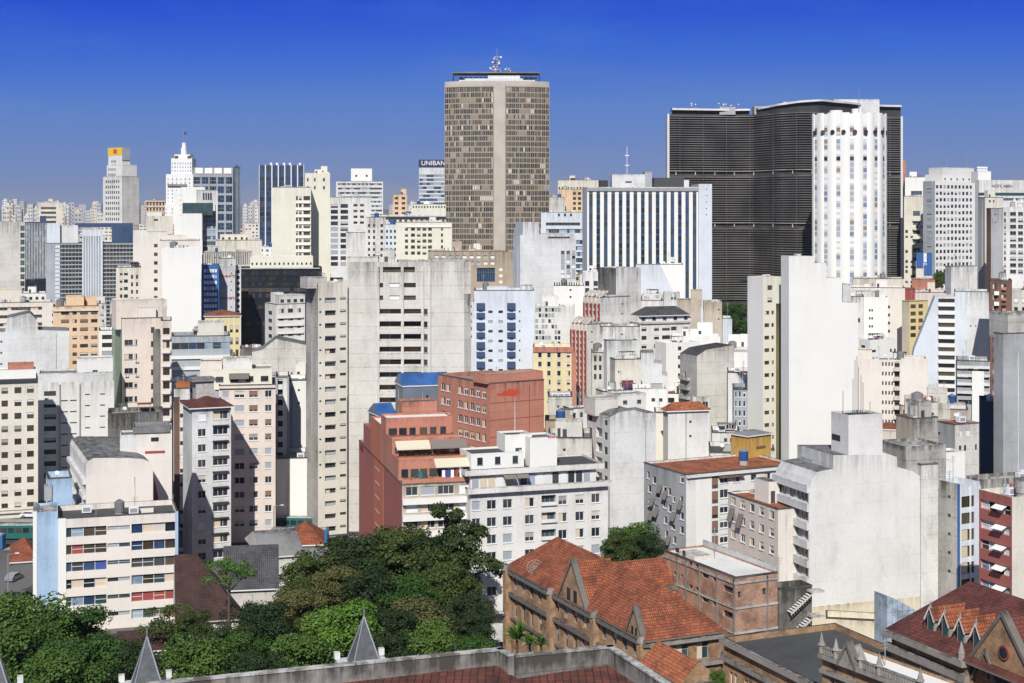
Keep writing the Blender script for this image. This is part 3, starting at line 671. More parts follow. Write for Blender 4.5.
def finblock():
    D = 700.; b = B('finned_office_block', 'wide office block with upright white fins over dark glass and a bluish blank side', D, 587, 698, 187, th=3, fix=True, M=16, wall='white', lw='palebluewhite', clutter=0, yb=290, rm='palebluewhite')
    b.M = 22
    H = b.H; n = 15; p = b.L / n; k = D / F
    for i in range(n):
        mb = MB(); rng = b.rng; a = p * i + p * .0
        for j in range(24):
            z1 = H - 3 - j * 3.3
            if z1 < 5: break
            mb.box(a + .05, a + p - .05, -.12, -.003, z1 - 2.3, z1, rng.choice(['glass_blue', 'glass_green', 'glass', 'glass_blue', 'glass']) if rng.random() > .02 else 'blind_white'); mb.box(a + .05, a + p - .05, -.2, -.003, z1 - 3.25, z1 - 2.35, 'teal' if j > 6 else 'navy')
        mb.build('window_strip', b.o)
    for i in range(n + 1):
        mb = MB(); c = p * i; mb.box(max(c - .88, 0), min(c + .88, b.L), -.7, -.21, 3, H - 2.2, 'bright'); mb.build('fin', b.o)
    mb = MB(); mb.box(0, b.L, -1.2, -.9, H - 1.9, H - .4, 'frame_grey'); mb.build('roof_edge', b.o)
    b.pbox('penthouse', 612, 645, 175, 3, 8, 'lightgrey', wn=(1, 3, .6)); b.pbox('penthouse', 645, 652, 172.5, 3, 8, 'grey'); b.pbox('plant_screen', 654, 684, 178.5, 3, 8, 'frame_dark'); b.pbox('stair_head', 600, 608, 181, 3, 6, 'dark')
    b.pbox('penthouse', 684, 689, 180, 3, 5, 'white')
    mb = MB(); x = b.u_of(627, 6); mb.tube((x, 6, H), (x, 6, PZ(146, D)), .14, 'white_metal')
    for z in (PZ(155, D), PZ(165, D)): mb.tube((x - 1, 6, z), (x + 1, 6, z), .3, 'white_metal')
    mb.build('mast', b.o)
    # smooth side volume
    s = B('bluish_side_slab', 'plain pale blue slab closing the right end of the finned office block', 702, 698.6, 712, 184, th=3, fix=True, M=20, wall='palebluewhite', clutter=0, rm='grey')
finblock()
# bank tower with yellow crown
b = B('stepped_bank_tower', 'slim stepped tower with a yellow crown on the left skyline', 1500, 122, 138.5, 176, left=103, th=48, wall='beige', lw='white', yb=232, clutter=0)
b.fins('R', 14, .5, 177, 225, .5, 'lightgrey'); b.grid('L', [(105.5 + i * 2.1, 106.7 + i * 2.1) for i in range(7)], 180, 5.4, 2.9, yb=228, style='dark', var=(0,), rec=.3)
uh = b.box('upper_shaft', .3, b.u_of(137), .3, b.v_of(106.5), b.H - 1, PZ(165, 1500), 'white'); th_ = b.box('top_shaft', .6, b.u_of(130.5), .6, b.v_of(107.8), PZ(165.2, 1500), PZ(155, 1500), 'white')
for r_, (n_, y_) in enumerate(((6, 168), (6, 173.3), (4, 160), (4, 164))):
    for i in range(n_): q_ = b.M * .35 + i * 2.3; mb = MB(); mb.box(.2 if r_ < 2 else .5, .28 if r_ < 2 else .58, q_, q_ + 1.1, PZ(y_ + 2.2, 1500), PZ(y_, 1500), 'glass'); mb.build('window', uh if r_ < 2 else th_)
v7 = b.v_of(107.5); u7 = b.u_of(130.7); o = b.box('sign_crown', .4, 1.2, .6, v7, PZ(154.9, 1500), PZ(147.3, 1500), 'yellow_sign'); mb = MB(); mb.box(.1, .38, v7 * .38, v7 * .6, PZ(153, 1500), PZ(149, 1500), 'sign_red'); mb.build('emblem', o)
mb = MB(); mb.box(.0, 9.2, -.25, .15, PZ(160, 1500), PZ(147.1, 1500), 'greyblue'); mb.build('side_glazing', o)
# white art deco tower
def deco():
    D = 1450.; k = D / F; t = empty('art_deco_tower', (PX(180, D), D, 0)); tag(t, 'white stepped art deco tower topped by a slim turret and flagpole', 'skyscraper'); rng = random.Random(1)
    X = lambda p: (p - 180) * k; Z = lambda y: PZ(y, D)
    for nm, a, c, yt, y, wn in (('lower_block', 163, 200, 204, 0, 6), ('shoulder', 165, 195, 174, 4, 7), ('main_shaft', 169.5, 190.5, 158, 7, 8), ('crown_block', 172, 188, 154, 10, 0), ('turret', 176.5, 182.5, 147, 13, 0), ('turret_top', 177.3, 181.7, 142, 14, 0)):
        mb = MB()
        if 'turret' in nm: mb.cyl(0, y + 4, 0 if nm == 'turret' else Z(147), Z(yt), (c - a) / 2 * k, (c - a) / 2 * k, 'bright', 12)
        else: mb.box(X(a), X(c), y, y + 26 - y, 0, Z(yt), 'bright')
        o = mb.build(nm, t)
        if wn:
            for i in range(wn):
                x = X(a) + (X(c) - X(a)) * (i + .5) / wn; mb = MB()
                for j in range(11 if nm == 'main_shaft' else 7): z = Z(yt) - 6 - j * 3.6; mb.box(x - .5, x + .5, y - .08, y - .003, z, z + 1.9, 'glass_light')
                mb.build('window_column', o)
    mb = MB(); mb.box(X(167), X(186), 2, 4.1, Z(186), Z(184), 'stone'); mb.build('balustrade', t)
    for a in (173, 186): mb = MB(); mb.box(X(a), X(a + 3), 6.5, 9, Z(158), Z(155.5), 'brown'); mb.build('corner_niche', t)
    mb = MB(); mb.tube((0, 16, Z(142)), (0, 16, Z(129)), .22, 'metal'); mb.build('flagpole', t)
    mb = MB(); mb.box(.3, 3, 15.9, 16, Z(134), Z(131), 'navy'); mb.build('flag', t)
deco()
b = B('glass_office_tower', 'dark blue glass tower with white billboards along its roof', 1150, 193, 233, 167, th=10, M=30, wall='grey', clutter=0, rm='navy', yb=240)
b.band('R', None, None, 177, 9.2, 6.8, rec=.4, mats=('glass_blue', 'glass_blue', 'glass_blue', 'glass'), fr='frame_grey', pw=2.2, name='glazing_band')
for i in range(6):
    mb = MB(); c = b.L * i / 5; mb.box(max(0, c - .6), min(b.L, c + .6), -.6, -.003, 5, b.H - 8, 'greyblue'); mb.build('pier', b.o)
for i in range(4):
    mb = MB(); a = 1.6 + i * 7.2; mb.box(a, a + 5.8, -.5, -.1, PZ(173.5, 1150), PZ(167.8, 1150), 'sign_white'); mb.build('billboard', b.o)
s = B('narrow_glass_tower', 'narrow blue ribbed glass slab beside the billboard-topped glass tower', 1160, 233.5, 240.5, 167, th=10, M=20, wall='glass_blue', clutter=0); s.fins('R', 5, .35, 168, 240, .3, 'greyblue')
b = B('white_blank_building', 'bright white blank-walled block in front of the deco tower', 900, 174, 205, 187, th=6, M=20, prof=[(174, 191), (181, 191), (181, 187), (205, 187)], wall='bright', yb=250)
b = B('stair_tower_block', 'grey block with vertical slots near the roof beside a bright blank wall', 880, 196.5, 218, 190, th=6, M=14, wall='lightgrey', clutter=0); b.grid('R', [(203 + i * 2.4, 204.5 + i * 2.4) for i in range(4)], 193, 8, 7, n=1, style='dark', var=(0,)); b.fins('R', 8, .3, 205, 240, .3, 'glass_green')
b = B('bright_cube_building', 'bright white cube with a green glazed rooftop strip', 820, 182, 202, 213, th=4, M=18, wall='bright', clutter=0, rm='greyblue'); b.pbox('glazed_storey', 182.5, 213, 203.5, 1, 10, 'glass_green'); 
b = B('glazed_side_block', 'greenish glass block right of the bright white cube', 830, 202.5, 216, 211, th=4, M=18, wall='greyblue', clutter=1, yb=250); b.band('R', None, None, 214, 5.5, 3.5, rec=.3, mats=('glass_green', 'glass_light', 'glass_green'))
b = B('navy_striped_tower', 'navy glass tower with thin white vertical stripes', 950, 259, 304, 165, th=6, M=22, wall='navy', clutter=0, yb=240)
b.band('R', None, None, 167, 5.0, 4.0, rec=.25, mats=('glass_blue', 'glass_blue', 'glass'), fr='navy', pw=2.)
for i in range(8): mb = MB(); c = b.L * (i / 7); mb.box(max(c - .35, 0), min(c + .35, b.L), -.5, -.003, 5, b.H + .2, 'frame_white'); mb.build('stripe', b.o)
for q in (270, 276, 283, 289, 299): mb = MB(); mb.box(b.u_of(q), b.u_of(q) + 1.2, 2, 3, b.H - 1, b.H + 1.6, 'sign_white'); mb.build('roof_light', b.o)
b = B('cream_slab_tower', 'cream tower made of two blank slabs with a window bay between', 640, 272, 311, 187, th=6, M=20, wall='cream_yellow', roof='rust', clutter=1, yb=262)
b.grid('R', [(296, 298), (299, 301.5), (303.5, 310)], 196, 7, 4.2, style='brown', var=(0, 1, 0)); b.slabs('R', 202.2, 7, 10, .4, .5, 'bright', 'balcony_front', 296, 310.6)
s = B('cream_slab_annex', 'taller cream slab with three tiny windows right of the window bay', 655, 305, 330, 173, th=6, M=16, wall='cream_yellow', clutter=1, rm='lightgrey', yb=262); s.grid('R', [(307, 308.6), (314, 315.6), (323, 324.8)], 178, 8, 3.5, n=2, style='dark', var=(0,))
b = B('twin_bay_tower', 'grey tower with two wide bays of dark windows left of a white facade', 800, 330, 371, 197, th=5, M=18, wall='white', clutter=2, yb=262)
b.grid('R', [(330.8, 338), (340.5, 348)], 204, 5.8, 4, style='dark', var=(0, 0, 1, 5)); b.grid('R', [(353.5, 357.5), (360, 364)], 204, 5.8, 2.5, n=4, style='brown', var=(0,))
b = B('banded_office_block', 'white office slab with stacked grey window bands and a rooftop cube', 960, 336, 383, 181, th=4, M=26, wall='white', clutter=0, rm='navy', yb=240)
for j in range(10): b.band('R', 338 if j else 338, 382, 183.2 + j * 4.4, 100, 1.9, rec=.4, n=1, mats=('glass', 'glass_blue', 'blind_blue'))
b.pbox('rooftop_cube', 351, 372, 169, 6, 12, 'bright', wn=(2, 1.2, 1.2))
for i in range(8): mb = MB(); u = b.u_of(353 + i * 2.2, 8); mb.tube((u, 8, PZ(169, 960)), (u, 8, PZ(165, 960)), .09, 'metal'); mb.build('antenna', b.o)
b = B('signed_tower', 'pale tower with a dark top band and white lettering beside the tallest skyscraper', 1250, 419, 452, 160, th=3, M=24, wall='lightgrey', clutter=0, yb=225)
b.band('R', None, None, 174.5, 4.0, 2.6, rec=.4, mats=('glass_light', 'glass_blue', 'blind_blue'), pw=3); 
mb = MB(); mb.box(-.3, b.L + .3, -.6, -.003, PZ(167, 1250), b.H + .3, 'sign_dark'); sg = mb.build('sign_band', b.o); text(b, 'UNIBANCO', b.L * .585, PZ(165.2, 1250), -.7, 5.4, 'sign_white', sg)
b = B('orange_penthouse_block', 'small orange block showing above cream roofs', 900, 393, 407, 194, th=5, M=10, wall='peach', clutter=1, yb=225); b.grid('R', 2, 197, 5, 2.5, style='brown', var=(0,))
b = B('long_cream_block', 'long cream low block with a white dome on its roof', 860, 412, 446, 204, th=3, M=16, wall='cream_yellow', clutter=1, yb=240); b.grid('R', 12, 206, 40, 2, n=1, style='brown', var=(0,)); mb = MB(); T = Matrix.Translation((b.u_of(427), 6, b.H - .5)); mb.cyl(0, 0, 0, 2.2, 2.6, 1.2, 'bright', 16, T); mb.build('dome', b.o)
b = B('grey_roof_block', 'white block under a long dark roof edge below the dome', 800, 371, 446, 215, th=3, M=16, wall='white', clutter=2, yb=240); b.grid('R', 14, 219, 7, 3, style='brown', var=(0, 4)); b.slabs('R', 216.5, 9, 1, .8, 1., 'dark')
b = B('arched_white_block', 'grey-white narrow block with two columns of small windows', 720, 366, 386, 217, th=5, M=14, wall='white_rough', clutter=1, yb=262); b.grid('R', [(368, 370), (373, 375), (380.5, 383)], 224, 6, 3, style='dark', var=(0,))
b = B('pale_blue_block', 'pale blue-grey block with tiny paired windows', 700, 385, 397, 224, th=5, M=14, wall='palebluewhite', clutter=1, yb=262); b.grid('R', 3, 230, 6, 2.8, style='dark', var=(0,))
b = B('cream_window_block', 'cream block with rows of brown windows and a blank right bay', 690, 396, 452, 222, th=3, M=14, wall='cream_yellow', clutter=2, yb=256)
b.grid('R', [(411, 415), (417, 420.5), (422.5, 426.5), (428, 432), (405, 408), (441, 443)], 227.5, 6, 3.2, style='brown', var=(0, 0, 4)); b.slabs('R', 226, 40, 1, .5, .6, 'bright', 'cornice', 406, 451)
b = B('rough_white_wall', 'rough white windowless wall in the low middle distance', 620, 346, 365, 232, th=5, M=12, wall='white_rough', clutter=1)
# beige podium with square openings
b = B('square_window_building', 'tan building with square white openings and one big glazed opening', 600, 428, 508, 251, th=4, M=22, wall='tan', clutter=1, yb=300)
b.grid('R', [(434.5 + i * 7, 438.5 + i * 7) for i in range(9)], 255.5, 6.2, 3, style='light', var=(2, 2, 5), yb=264, rec=.4); b.grid('R', [(477, 495)], 268, 30, 14, n=1, style='blue', var=(0,), rec=.6); b.grid('R', [(461, 464), (499, 502.5)], 268, 6.2, 3, style='light', var=(2,), yb=286)
s = B('tan_side_pier', 'tan blank pier at the right corner of the square-window building', 590, 508.5, 518, 252, th=4, M=16, wall='tan', clutter=0)
# right of the tallest
b = B('beige_deco_block', 'beige ribbed block peeping over the left end of the finned offices', 1050, 558, 600, 180, th=4, M=20, wall='cream', clutter=2, yb=215); b.fins('R', 14, .8, 181, 215, .6, 'cream'); b.grid('R', 14, 187, 4.5, 2.5, style='brown', var=(0,))
b = B('peach_window_block', 'pinkish block with brown square windows under the beige ribbed block', 900, 559, 590, 189, th=5, M=16, wall='peach', clutter=1, yb=210); b.grid('R', [(573 + i * 5, 576 + i * 5) for i in range(4)], 192, 5, 3, style='brown', var=(0,))
b = B('small_concrete_block', 'small bare concrete block right of the tallest skyscraper', 880, 549, 565, 197, th=5, M=14, wall='concrete_light', clutter=1)
b = B('louvred_pale_block', 'pale bluish block with long dark louvre strips', 760, 541, 590, 212, th=5, M=18, wall='palebluewhite', clutter=1, yb=270)
b.band('R', 546, 580, 222.5, 100, 3, rec=.6, n=1, mats=('glass',)); b.band('R', 546, 588, 229, 100, 4, rec=.6, n=1, mats=('glass', 'glass_light')); b.band('R', 572, 588, 240, 6, 4.2, rec=.5, mats=('glass_green', 'glass', 'glass_light')); b.grid('R', [(558 + i * 6, 560 + i * 6) for i in range(3)], 213.5, 50, 3, n=1, style='dark', var=(0,))
b = B('stepped_blank_tower', 'large pale blank party-wall tower stepping up beside the tan square-window building', 560, 520, 576, 235, th=12, left=513, prof=[(520, 235), (523, 235), (523, 222), (539, 222), (539, 234), (576, 234)], wall='lightgrey', lw='palebluewhite', clutter=0, yb=300)
b.grid('R', [(561, 564.5), (566.5, 570), (572, 575.3)], 251, 4.8, 3.4, style='grey', var=(5, 2, 0), yb=276); b.band('R', 548, 570, 236.8, 100, 1.8, rec=.4, n=1, mats=('glass',))
# right skyline
b = B('white_block_behind_slab', 'white low-topped block just right of the dark curved slab', 980, 905, 936, 177, th=8, M=18, wall='bright', clutter=1, yb=200); b.band('R', 911, 922, 191, 8, 4, rec=.4, mats=('glass_blue', 'glass'))
s = B('red_stair_tower', 'thin brick-red shaft rising at the right edge of the dark slab', 1000, 901, 906, 160, th=8, M=8, wall='brickred', clutter=0)
b = B('beige_balcony_block', 'beige block with a stack of small balconies beside the dark slab', 850, 904, 925, 196, th=8, M=16, wall='cream', clutter=1, yb=285); b.grid('R', [(913, 920)], 211, 9, 5, style='green', var=(0,)); b.balc('R', 912.5, 921, 219, 9, 6, mat='cream'); b.grid('R', 4, 225, 5, 3, yb=290, style='dark', var=(0, 4), skip=.5)
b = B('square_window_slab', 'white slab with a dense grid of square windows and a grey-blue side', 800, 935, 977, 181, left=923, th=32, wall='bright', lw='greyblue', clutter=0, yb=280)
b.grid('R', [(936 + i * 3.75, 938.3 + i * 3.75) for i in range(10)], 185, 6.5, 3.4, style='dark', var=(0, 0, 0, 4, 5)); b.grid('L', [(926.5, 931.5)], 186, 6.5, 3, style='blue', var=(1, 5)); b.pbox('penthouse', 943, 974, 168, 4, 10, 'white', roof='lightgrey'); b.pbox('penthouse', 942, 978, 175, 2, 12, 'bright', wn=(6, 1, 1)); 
for q in (947, 967): mb = MB(); u = b.u_of(q, 7); mb.tube((u, 7, PZ(168, 800)), (u, 7, PZ(153, 800)), .1, 'metal'); mb.build('antenna', b.o)
b = B('lettered_parapet_building', 'long white building with small dark lettering on its tall blank parapet', 700, 979, 1060, 180, left=975, th=14, wall='white', clutter=1, yb=260)
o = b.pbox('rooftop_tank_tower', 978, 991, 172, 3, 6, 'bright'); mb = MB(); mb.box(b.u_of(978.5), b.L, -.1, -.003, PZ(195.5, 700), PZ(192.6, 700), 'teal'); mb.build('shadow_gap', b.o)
text(b, 'NOTC ABEN', b.u_of(1002), PZ(187.3, 700), -.1, 1.9, 'letter_dark', b.o)
b.band('R', 984, 1055, 198, 100, 2.5, rec=.4, n=1, mats=('glass_blue', 'glass_light', 'blind_white'))
for i in range(12):
    mb = MB(); q = 978 + (i % 6) * 1.7; u = b.u_of(q, 4); z = PZ(170 - (i // 6) * 2.5, 700); T = Matrix.Translation((u, 4, z)) @ Matrix.Rotation(R_(85), 4, 'X'); mb.cyl(0, 0, 0, .3, .6, .45, 'white_metal', 8, T); mb.tube((u, 4.2, PZ(173, 700)), (u, 4.2, z), .1, 'metal'); mb.build('dish', b.o)
b = B('grey_tall_pair', 'tall grey slab with a pale strip left of the small-windowed tower', 600, 985, 1003, 197, left=978, th=16, wall='cream', lw='grey', clutter=0, yb=280, rm='grey'); b.grid('R', [(989, 990.8), (993, 994.6)], 200, 8, 2.4, n=2, style='dark', var=(0,))
b = B('grey_dark_slab', 'grey blank slab in front of the cream strip', 570, 991, 1003, 208, left=988.2, th=16, wall='grey', lw='brown', clutter=0)
b = B('small_window_tower', 'white tower with rows of small shaded windows at the right edge', 572, 1003, 1060, 207, th=16, M=14, wall='white', clutter=2, yb=275)
b.grid('R', [(1004, 1006), (1010, 1016), (1018, 1023), (1027, 1033)], 212, 6.4, 3.8, style='grey', var=(0, 0, 1))
# ================= middle distance, left =================
b = B('grey_blank_tower', 'grey rough blank tower with a strip of green windows at the left edge', 800, -40, 25, 222, th=5, M=16, wall='concrete_light', clutter=1, yb=292); b.band('R', 20.5, 24.6, 226, 7, 5, rec=.3, mats=('glass_green',))
b = B('dark_finned_tower', 'dark tower with fine vertical grey fins near the left edge', 860, 25, 47, 222, th=4, M=16, wall='navy', clutter=0); b.fins('R', 14, .3, 223, 300, .4, 'lightgrey'); b.band('R', None, None, 225, 6, 4, rec=.3, mats=('glass_blue', 'glass', 'glass_light'))
b = B('striped_small_tower', 'short cream tower with dark stripes far off at left', 1500, 39, 62, 202, th=4, M=16, wall='cream', clutter=1, rm='brown'); b.band('R', 41, 56, 207, 4.6, 2.3, rec=.4, mats=('glass_brown',))
b = B('metallic_grid_tower', 'pale metallic tower with two dark gridded bays and a blue glass top', 720, 46, 134, 243, th=4, M=18, wall='greyblue', clutter=0, yb=330)
b.band('R', 55, 82, 245, 4.1, 3.0, rec=.4, mats=('glass', 'glass', 'glass_brown'), fr='frame_white', pw=1.6, sash=False); b.band('R', 103, 133, 245, 4.1, 3.0, rec=.4, mats=('glass', 'glass', 'glass_brown'), fr='frame_white', pw=1.6, sash=False)
b.pbox('lift_core', 46.5, 60, 224, -.1 + .2, 9, 'palebluewhite', zb=b.H - 40); b.pbox('central_core', 82.3, 102.7, 230, -1.0, 9, 'palebluewhite', zb=2); b.pbox('glazed_storey', 60, 78, 226, 2, 12, 'lightgrey'); b.pbox('glazed_storey', 112, 133, 227, 1, 14, 'glass_blue'); b.pbox('roof_slab', 75, 133, 224, 3, 12, 'navy', zb=PZ(227.5, 720) + .01)
mb = MB()
for i in range(7): u = b.u_of(83.5) + i * 1.2; mb.box(u, u + .5, -1.4, -1.005, 3, PZ(236, 720), 'greyblue')
mb.build('ribs', b.o)
b = B('cream_plain_block', 'cream pink block with one column of brown windows beside a huge white wall', 600, 133, 167, 228, th=6, M=14, wall='pinkwhite', clutter=2, yb=305, prof=[(133, 230), (147, 230), (147, 232), (167, 232)]); b.grid('R', [(154, 157.5)], 244, 8.7, 3.6, style='brown', var=(0,))
b = B('pale_penthouse_block', 'cream block with a small grey rooftop hut left of the bright cube', 700, 146, 173, 216, th=6, M=14, wall='cream', clutter=1); b.grid('R', [(154, 158)], 219, 40, 2, n=1, style='dark', var=(0,)); b.pbox('rooftop_hut', 147, 162, 213, 3, 5, 'white')
b = B('corniced_old_block', 'ornate beige block with rows of tall windows left of the deco tower', 1100, 146, 165, 200, th=6, M=14, wall='peach', clutter=0, yb=216); b.grid('R', 6, 202, 5.5, 3.4, style='dark', var=(0,)); b.slabs('R', 201, 5.5, 2, .6, .6, 'concrete_light', 'cornice')
b = B('huge_white_wall', 'huge plain white party wall left of the blue windowed block', 500, 162, 201, 248, th=6, M=16, wall='bright', clutter=1)
b = B('cream_side_windows_block', 'cream block with a column of small windows and brown bands below the metallic tower', 520, 116, 141, 267, M=14, wall='cream', clutter=2, yb=300)
b.grid('R', [(120, 122.5), (124, 128)], 272, 7.5, 3.4, style='dark', var=(0, 4)); b.grid('R', [(131, 133), (136, 138)], 275, 7.5, 4, style='brown', var=(0,))
b = B('pinkish_lower_block', 'pinkish block with red trim in front of the bright cube', 560, 160, 200, 240, th=6, M=14, wall='pinkwhite', roof='rust', clutter=1, lw='pink'); b.pbox('penthouse', 162, 186, 236, 2, 6, 'pinkwhite')
b = B('blue_window_block', 'bright blue block with white windows beside a grey ribbed panel', 520, 201.5, 219, 265, th=5, M=16, wall='blue', clutter=0, yb=320); b.grid('R', [(204 + i * 2.7, 206 + i * 2.7) for i in range(5)], 269, 5.9, 3.4, style='light', var=(2, 2, 5, 2), rec=.12)
b = B('ribbed_panel_block', 'grey ribbed blank facade with two faint red scribbled signs', 530, 219, 235, 258, th=5, M=14, wall='lightgrey', clutter=1); b.fins('R', 11, .12, 266, 330, .15, 'grey')
for y in (275, 297): text(b, 'CINEARTS', b.L / 2, PZ(y + 2, 530), -.25, 1.15, 'sign_red', b.o)
b = B('narrow_balcony_block', 'narrow white block with dark balconies beside the black glass block', 535, 235.5, 241, 266, th=5, M=12, wall='white', clutter=0, yb=320); b.grid('R', [(236.6, 239.8)], 270, 5.8, 3.5, style='dark', var=(0,))
b = B('grey_jumbled_block', 'weathered grey block with slatted vents above the blue windowed block', 640, 203, 252, 252, th=5, M=16, wall='concrete_light', clutter=4); b.fins('R', 22, .3, 253, 264, .4, 'concrete_dark'); b.pbox('penthouse', 208, 222, 247, 3, 6, 'concrete_light')
b = B('red_roof_low_block', 'low block with a thin red roof in front of the striped navy tower', 690, 216, 262, 240, th=5, M=16, wall='cream', roof='tile_red', clutter=1, yb=255); b.pbox('penthouse', 220, 245, 235, 3, 6, 'cream', wn=(4, 1, 1))
b = B('black_glass_block', 'broad black glass block topped by a rounded cream roof storey', 560, 240, 322, 268, th=5, M=18, wall='black', clutter=0, yb=345, roof='rooflight')
b.band('R', None, None, 271, 5.6, 4.2, rec=.15, mats=('glass', 'glass', 'glass', 'glass_brown', 'black'), fr='black', pw=1.3); b.pbox('cream_roof_storey', 250, 313, 257.5, 2, 12, 'cream_yellow', roof='concrete_light', wn=(14, .6, .8)); b.slabs('R', 268, 5, 1, .4, .4, 'rooflight', x0=241, x1=320)
b = B('red_roof_yellow_house', 'low yellow house with a bright red roof below the blue block', 470, 205, 240, 316, th=8, M=12, wall='paleyellow', clutter=0, yb=350); b.hip(1.6, 'tile_red', gable=False); b.grid('R', 6, 326, 12, 7, style='brown', var=(0, 1))
b = B('angled_balcony_block', 'small white block with rounded stacked balconies in front of the black glass', 500, 276, 305, 304, left=265, th=28, wall='white', clutter=3, yb=355)
b.grid('R', [(279, 284), (288, 293), (297, 301)], 309, 7.8, 4.2, style='brown', var=(0, 3, 4)); b.balc('R', 277, 303, 316, 7.8, 5, proj=.6, hp=.7, mat='bright'); b.grid('L', [(268, 272)], 312, 7.8, 4, style='brown', var=(0,)); b.pbox('penthouse', 279, 305, 296, 2, 6, 'concrete_light', wn=(4, 1.2, 1))
b = B('rough_concrete_wall', 'wide rough pale concrete party wall below the rounded balconies', 440, 252, 306, 344, th=5, M=14, prof=[(252, 352), (262, 350), (276, 339), (306, 345)], wall='concrete_light', clutter=0)
b = B('grey_gable_shed', 'small grey shed roof beside the rough concrete wall', 450, 240, 262, 348, th=10, M=10, wall='concrete_dark', roof='roofdark', clutter=1)
b = B('blue_grey_banded_block', 'blue-grey block with long glazed strips and white bands', 420, 171, 230, 336, th=8, M=14, wall='greyblue', clutter=3, yb=390)
b.band('R', 172, 229, 343, 12, 6.5, rec=.3, mats=('glass', 'glass_light', 'glass_blue', 'glass_green', 'curtain'), n=1, pw=2.4); b.slabs('R', 356, 11, 3, .5, .9, 'bright', 'white_band'); b.grid('R', 7, 356, 11, 3.2, style='dark', var=(0, 0, 2)); b.pbox('penthouse', 198, 224, 323, 2, 6, 'concrete_light')
b = B('low_cream_terrace_block', 'long low cream block with brown window bands at left', 540, -30, 52, 303, th=4, M=14, wall='pinkwhite', clutter=3, yb=330); b.band('R', -20, 42, 308, 8, 3.2, rec=.5, mats=('glass_brown', 'curtain', 'glass')); b.pbox('penthouse', -10, 22, 290, 3, 8, 'cream')
b = B('tiny_white_block', 'small white block with square windows under the metallic tower', 600, 22, 46, 293, th=4, M=12, wall='bright', roof='roofdark', clutter=1, yb=306); b.grid('R', 4, 297, 10, 3.5, style='dark', var=(0,))
b = B('peach_apartment_block', 'peach apartment block with brown wide windows and a rooftop hut', 500, 53, 98.5, 306, th=10, M=14, wall='peach', lw='peach', roof='rust', clutter=1, yb=375)
b.grid('R', [(61, 69), (72.5, 77), (80, 88), (91, 97.5)], 311.5, 8.3, 3.7, style='brown', var=(0, 0, 1, 3, 6)); b.slabs('R', 309.5, 50, 1, .6, .6, 'cream', 'cornice'); b.pbox('rooftop_hut', 66, 84, 297, 3, 6, 'peach', roof='rust')
b = B('stained_stepped_wall', 'big grey stained party wall with a raised centre at left', 400, -30, 69, 334, th=6, M=14, prof=[(-30, 332), (5, 332), (8, 318), (30, 313), (37, 320), (38, 330), (69, 331)], wall='lightgrey', clutter=0)
b = B('cream_gap_block', 'small white block with two windows right of the peach apartments', 470, 99, 114, 330, th=8, M=12, wall='bright', clutter=1, yb=360); b.grid('R', [(102, 112)], 335, 8, 4.5, style='brown', var=(0, 5))
b = B('pink_water_tower_block', 'tall pink apartment block with green side strip and air conditioners', 380, 122, 166, 318, left=112, th=22, wall='pink', lw='green', clutter=1, yb=430, rm='concrete_light')
b.grid('R', [(124.5, 133), (134.5, 137.5)], 340, 14.2, 5.5, style='grey', var=(0, 1, 3, 4, 0), ac=.4); b.grid('R', [(151, 154.5)], 328, 14.2, 6, style='dark', var=(0,)); 
mb = MB(); u = b.u_of(153); mb.box(u, u + 1.6, -.5, -.003, 1, b.H - 3, 'concrete_dark'); mb.build('dark_duct', b.o)
b.pbox('roof_storey', 116, 167, 302, 1.5, 9, 'pink', roof='rooflight', zb=b.H - 3); b.pbox('water_tank', 138, 156, 308, .2, 1.2, 'pinkwhite', zb=b.H - .5)
b = B('pink_wing_block', 'narrow pink wing with dark window recesses beside the pink tall block', 372, 161, 171.5, 320, th=12, M=12, wall='pink', clutter=1, yb=440); b.grid('R', [(163, 169.5)], 328, 13.6, 6.5, style='brown', var=(0, 0, 3, 1)); b.balc('R', 162, 170.5, 336, 13.6, 9, proj=.7, hp=.7, mat='pinkwhite')
# front left
b = B('white_banded_block', 'white block with a left column of windows and tiny slots, grey roof edge', 365, 38, 114, 383, th=14, M=14, wall='white', roof='roofgrey', clutter=2, yb=490)
b.grid('R', [(44, 56)], 391.5, 11.7, 5, style='dark', var=(0, 0, 4, 1), ac=.7); b.grid('R', [(61, 68), (70, 77)], 401, 11.2, .9, style='dark', var=(0,), rec=.1); b.grid('R', [(85, 90), (100, 105)], 395.5, 11.2, .9, style='dark', var=(0,), rec=.1)
b.pbox('penthouse', 77, 113, 360, 2, 6, 'white', wn=(1, 1.2, .8)); b.pbox('roof_storey', 39, 113, 375, 1, 9, 'lightgrey', roof='roofgrey')
for x in (59, 79): mb = MB(); u = b.u_of(x); mb.box(u, u + .35, -.3, -.003, 1, b.H - .5, 'grey'); mb.build('downpipe', b.o)
b = B('cream_grid_block', 'cream block with three columns of dark square windows at the left edge', 340, -45, 38, 381, th=17, M=12, wall='cream', clutter=3, yb=516)
b.grid('R', [(-38, -31), (-24, -17), (-11, -4), (1.5, 8), (14.5, 21.5), (27, 34)], 389.5, 13.0, 6.3, style='brown', var=(0, 0, 0, 1, 4)); b.slabs('R', 382, 13, 1, .5, .5, 'dark', 'cornice'); b.slabs('R', 511, 3, 2, .6, .5, 'cream', 'cornice')
b.pbox('rooftop_hut', -5, 36, 372, 2, 6, 'bright', roof='rooflight'); b.pbox('tiled_hut', 8, 34, 365.5, 3, 4, 'brickred', roof='tile_red')
b = B('dark_roof_storey_block', 'stained dark concrete rooftop block behind the curved pink building', 300, 108, 163, 413, th=14, M=8, wall='concrete_dark', roof='concrete_light', clutter=1)
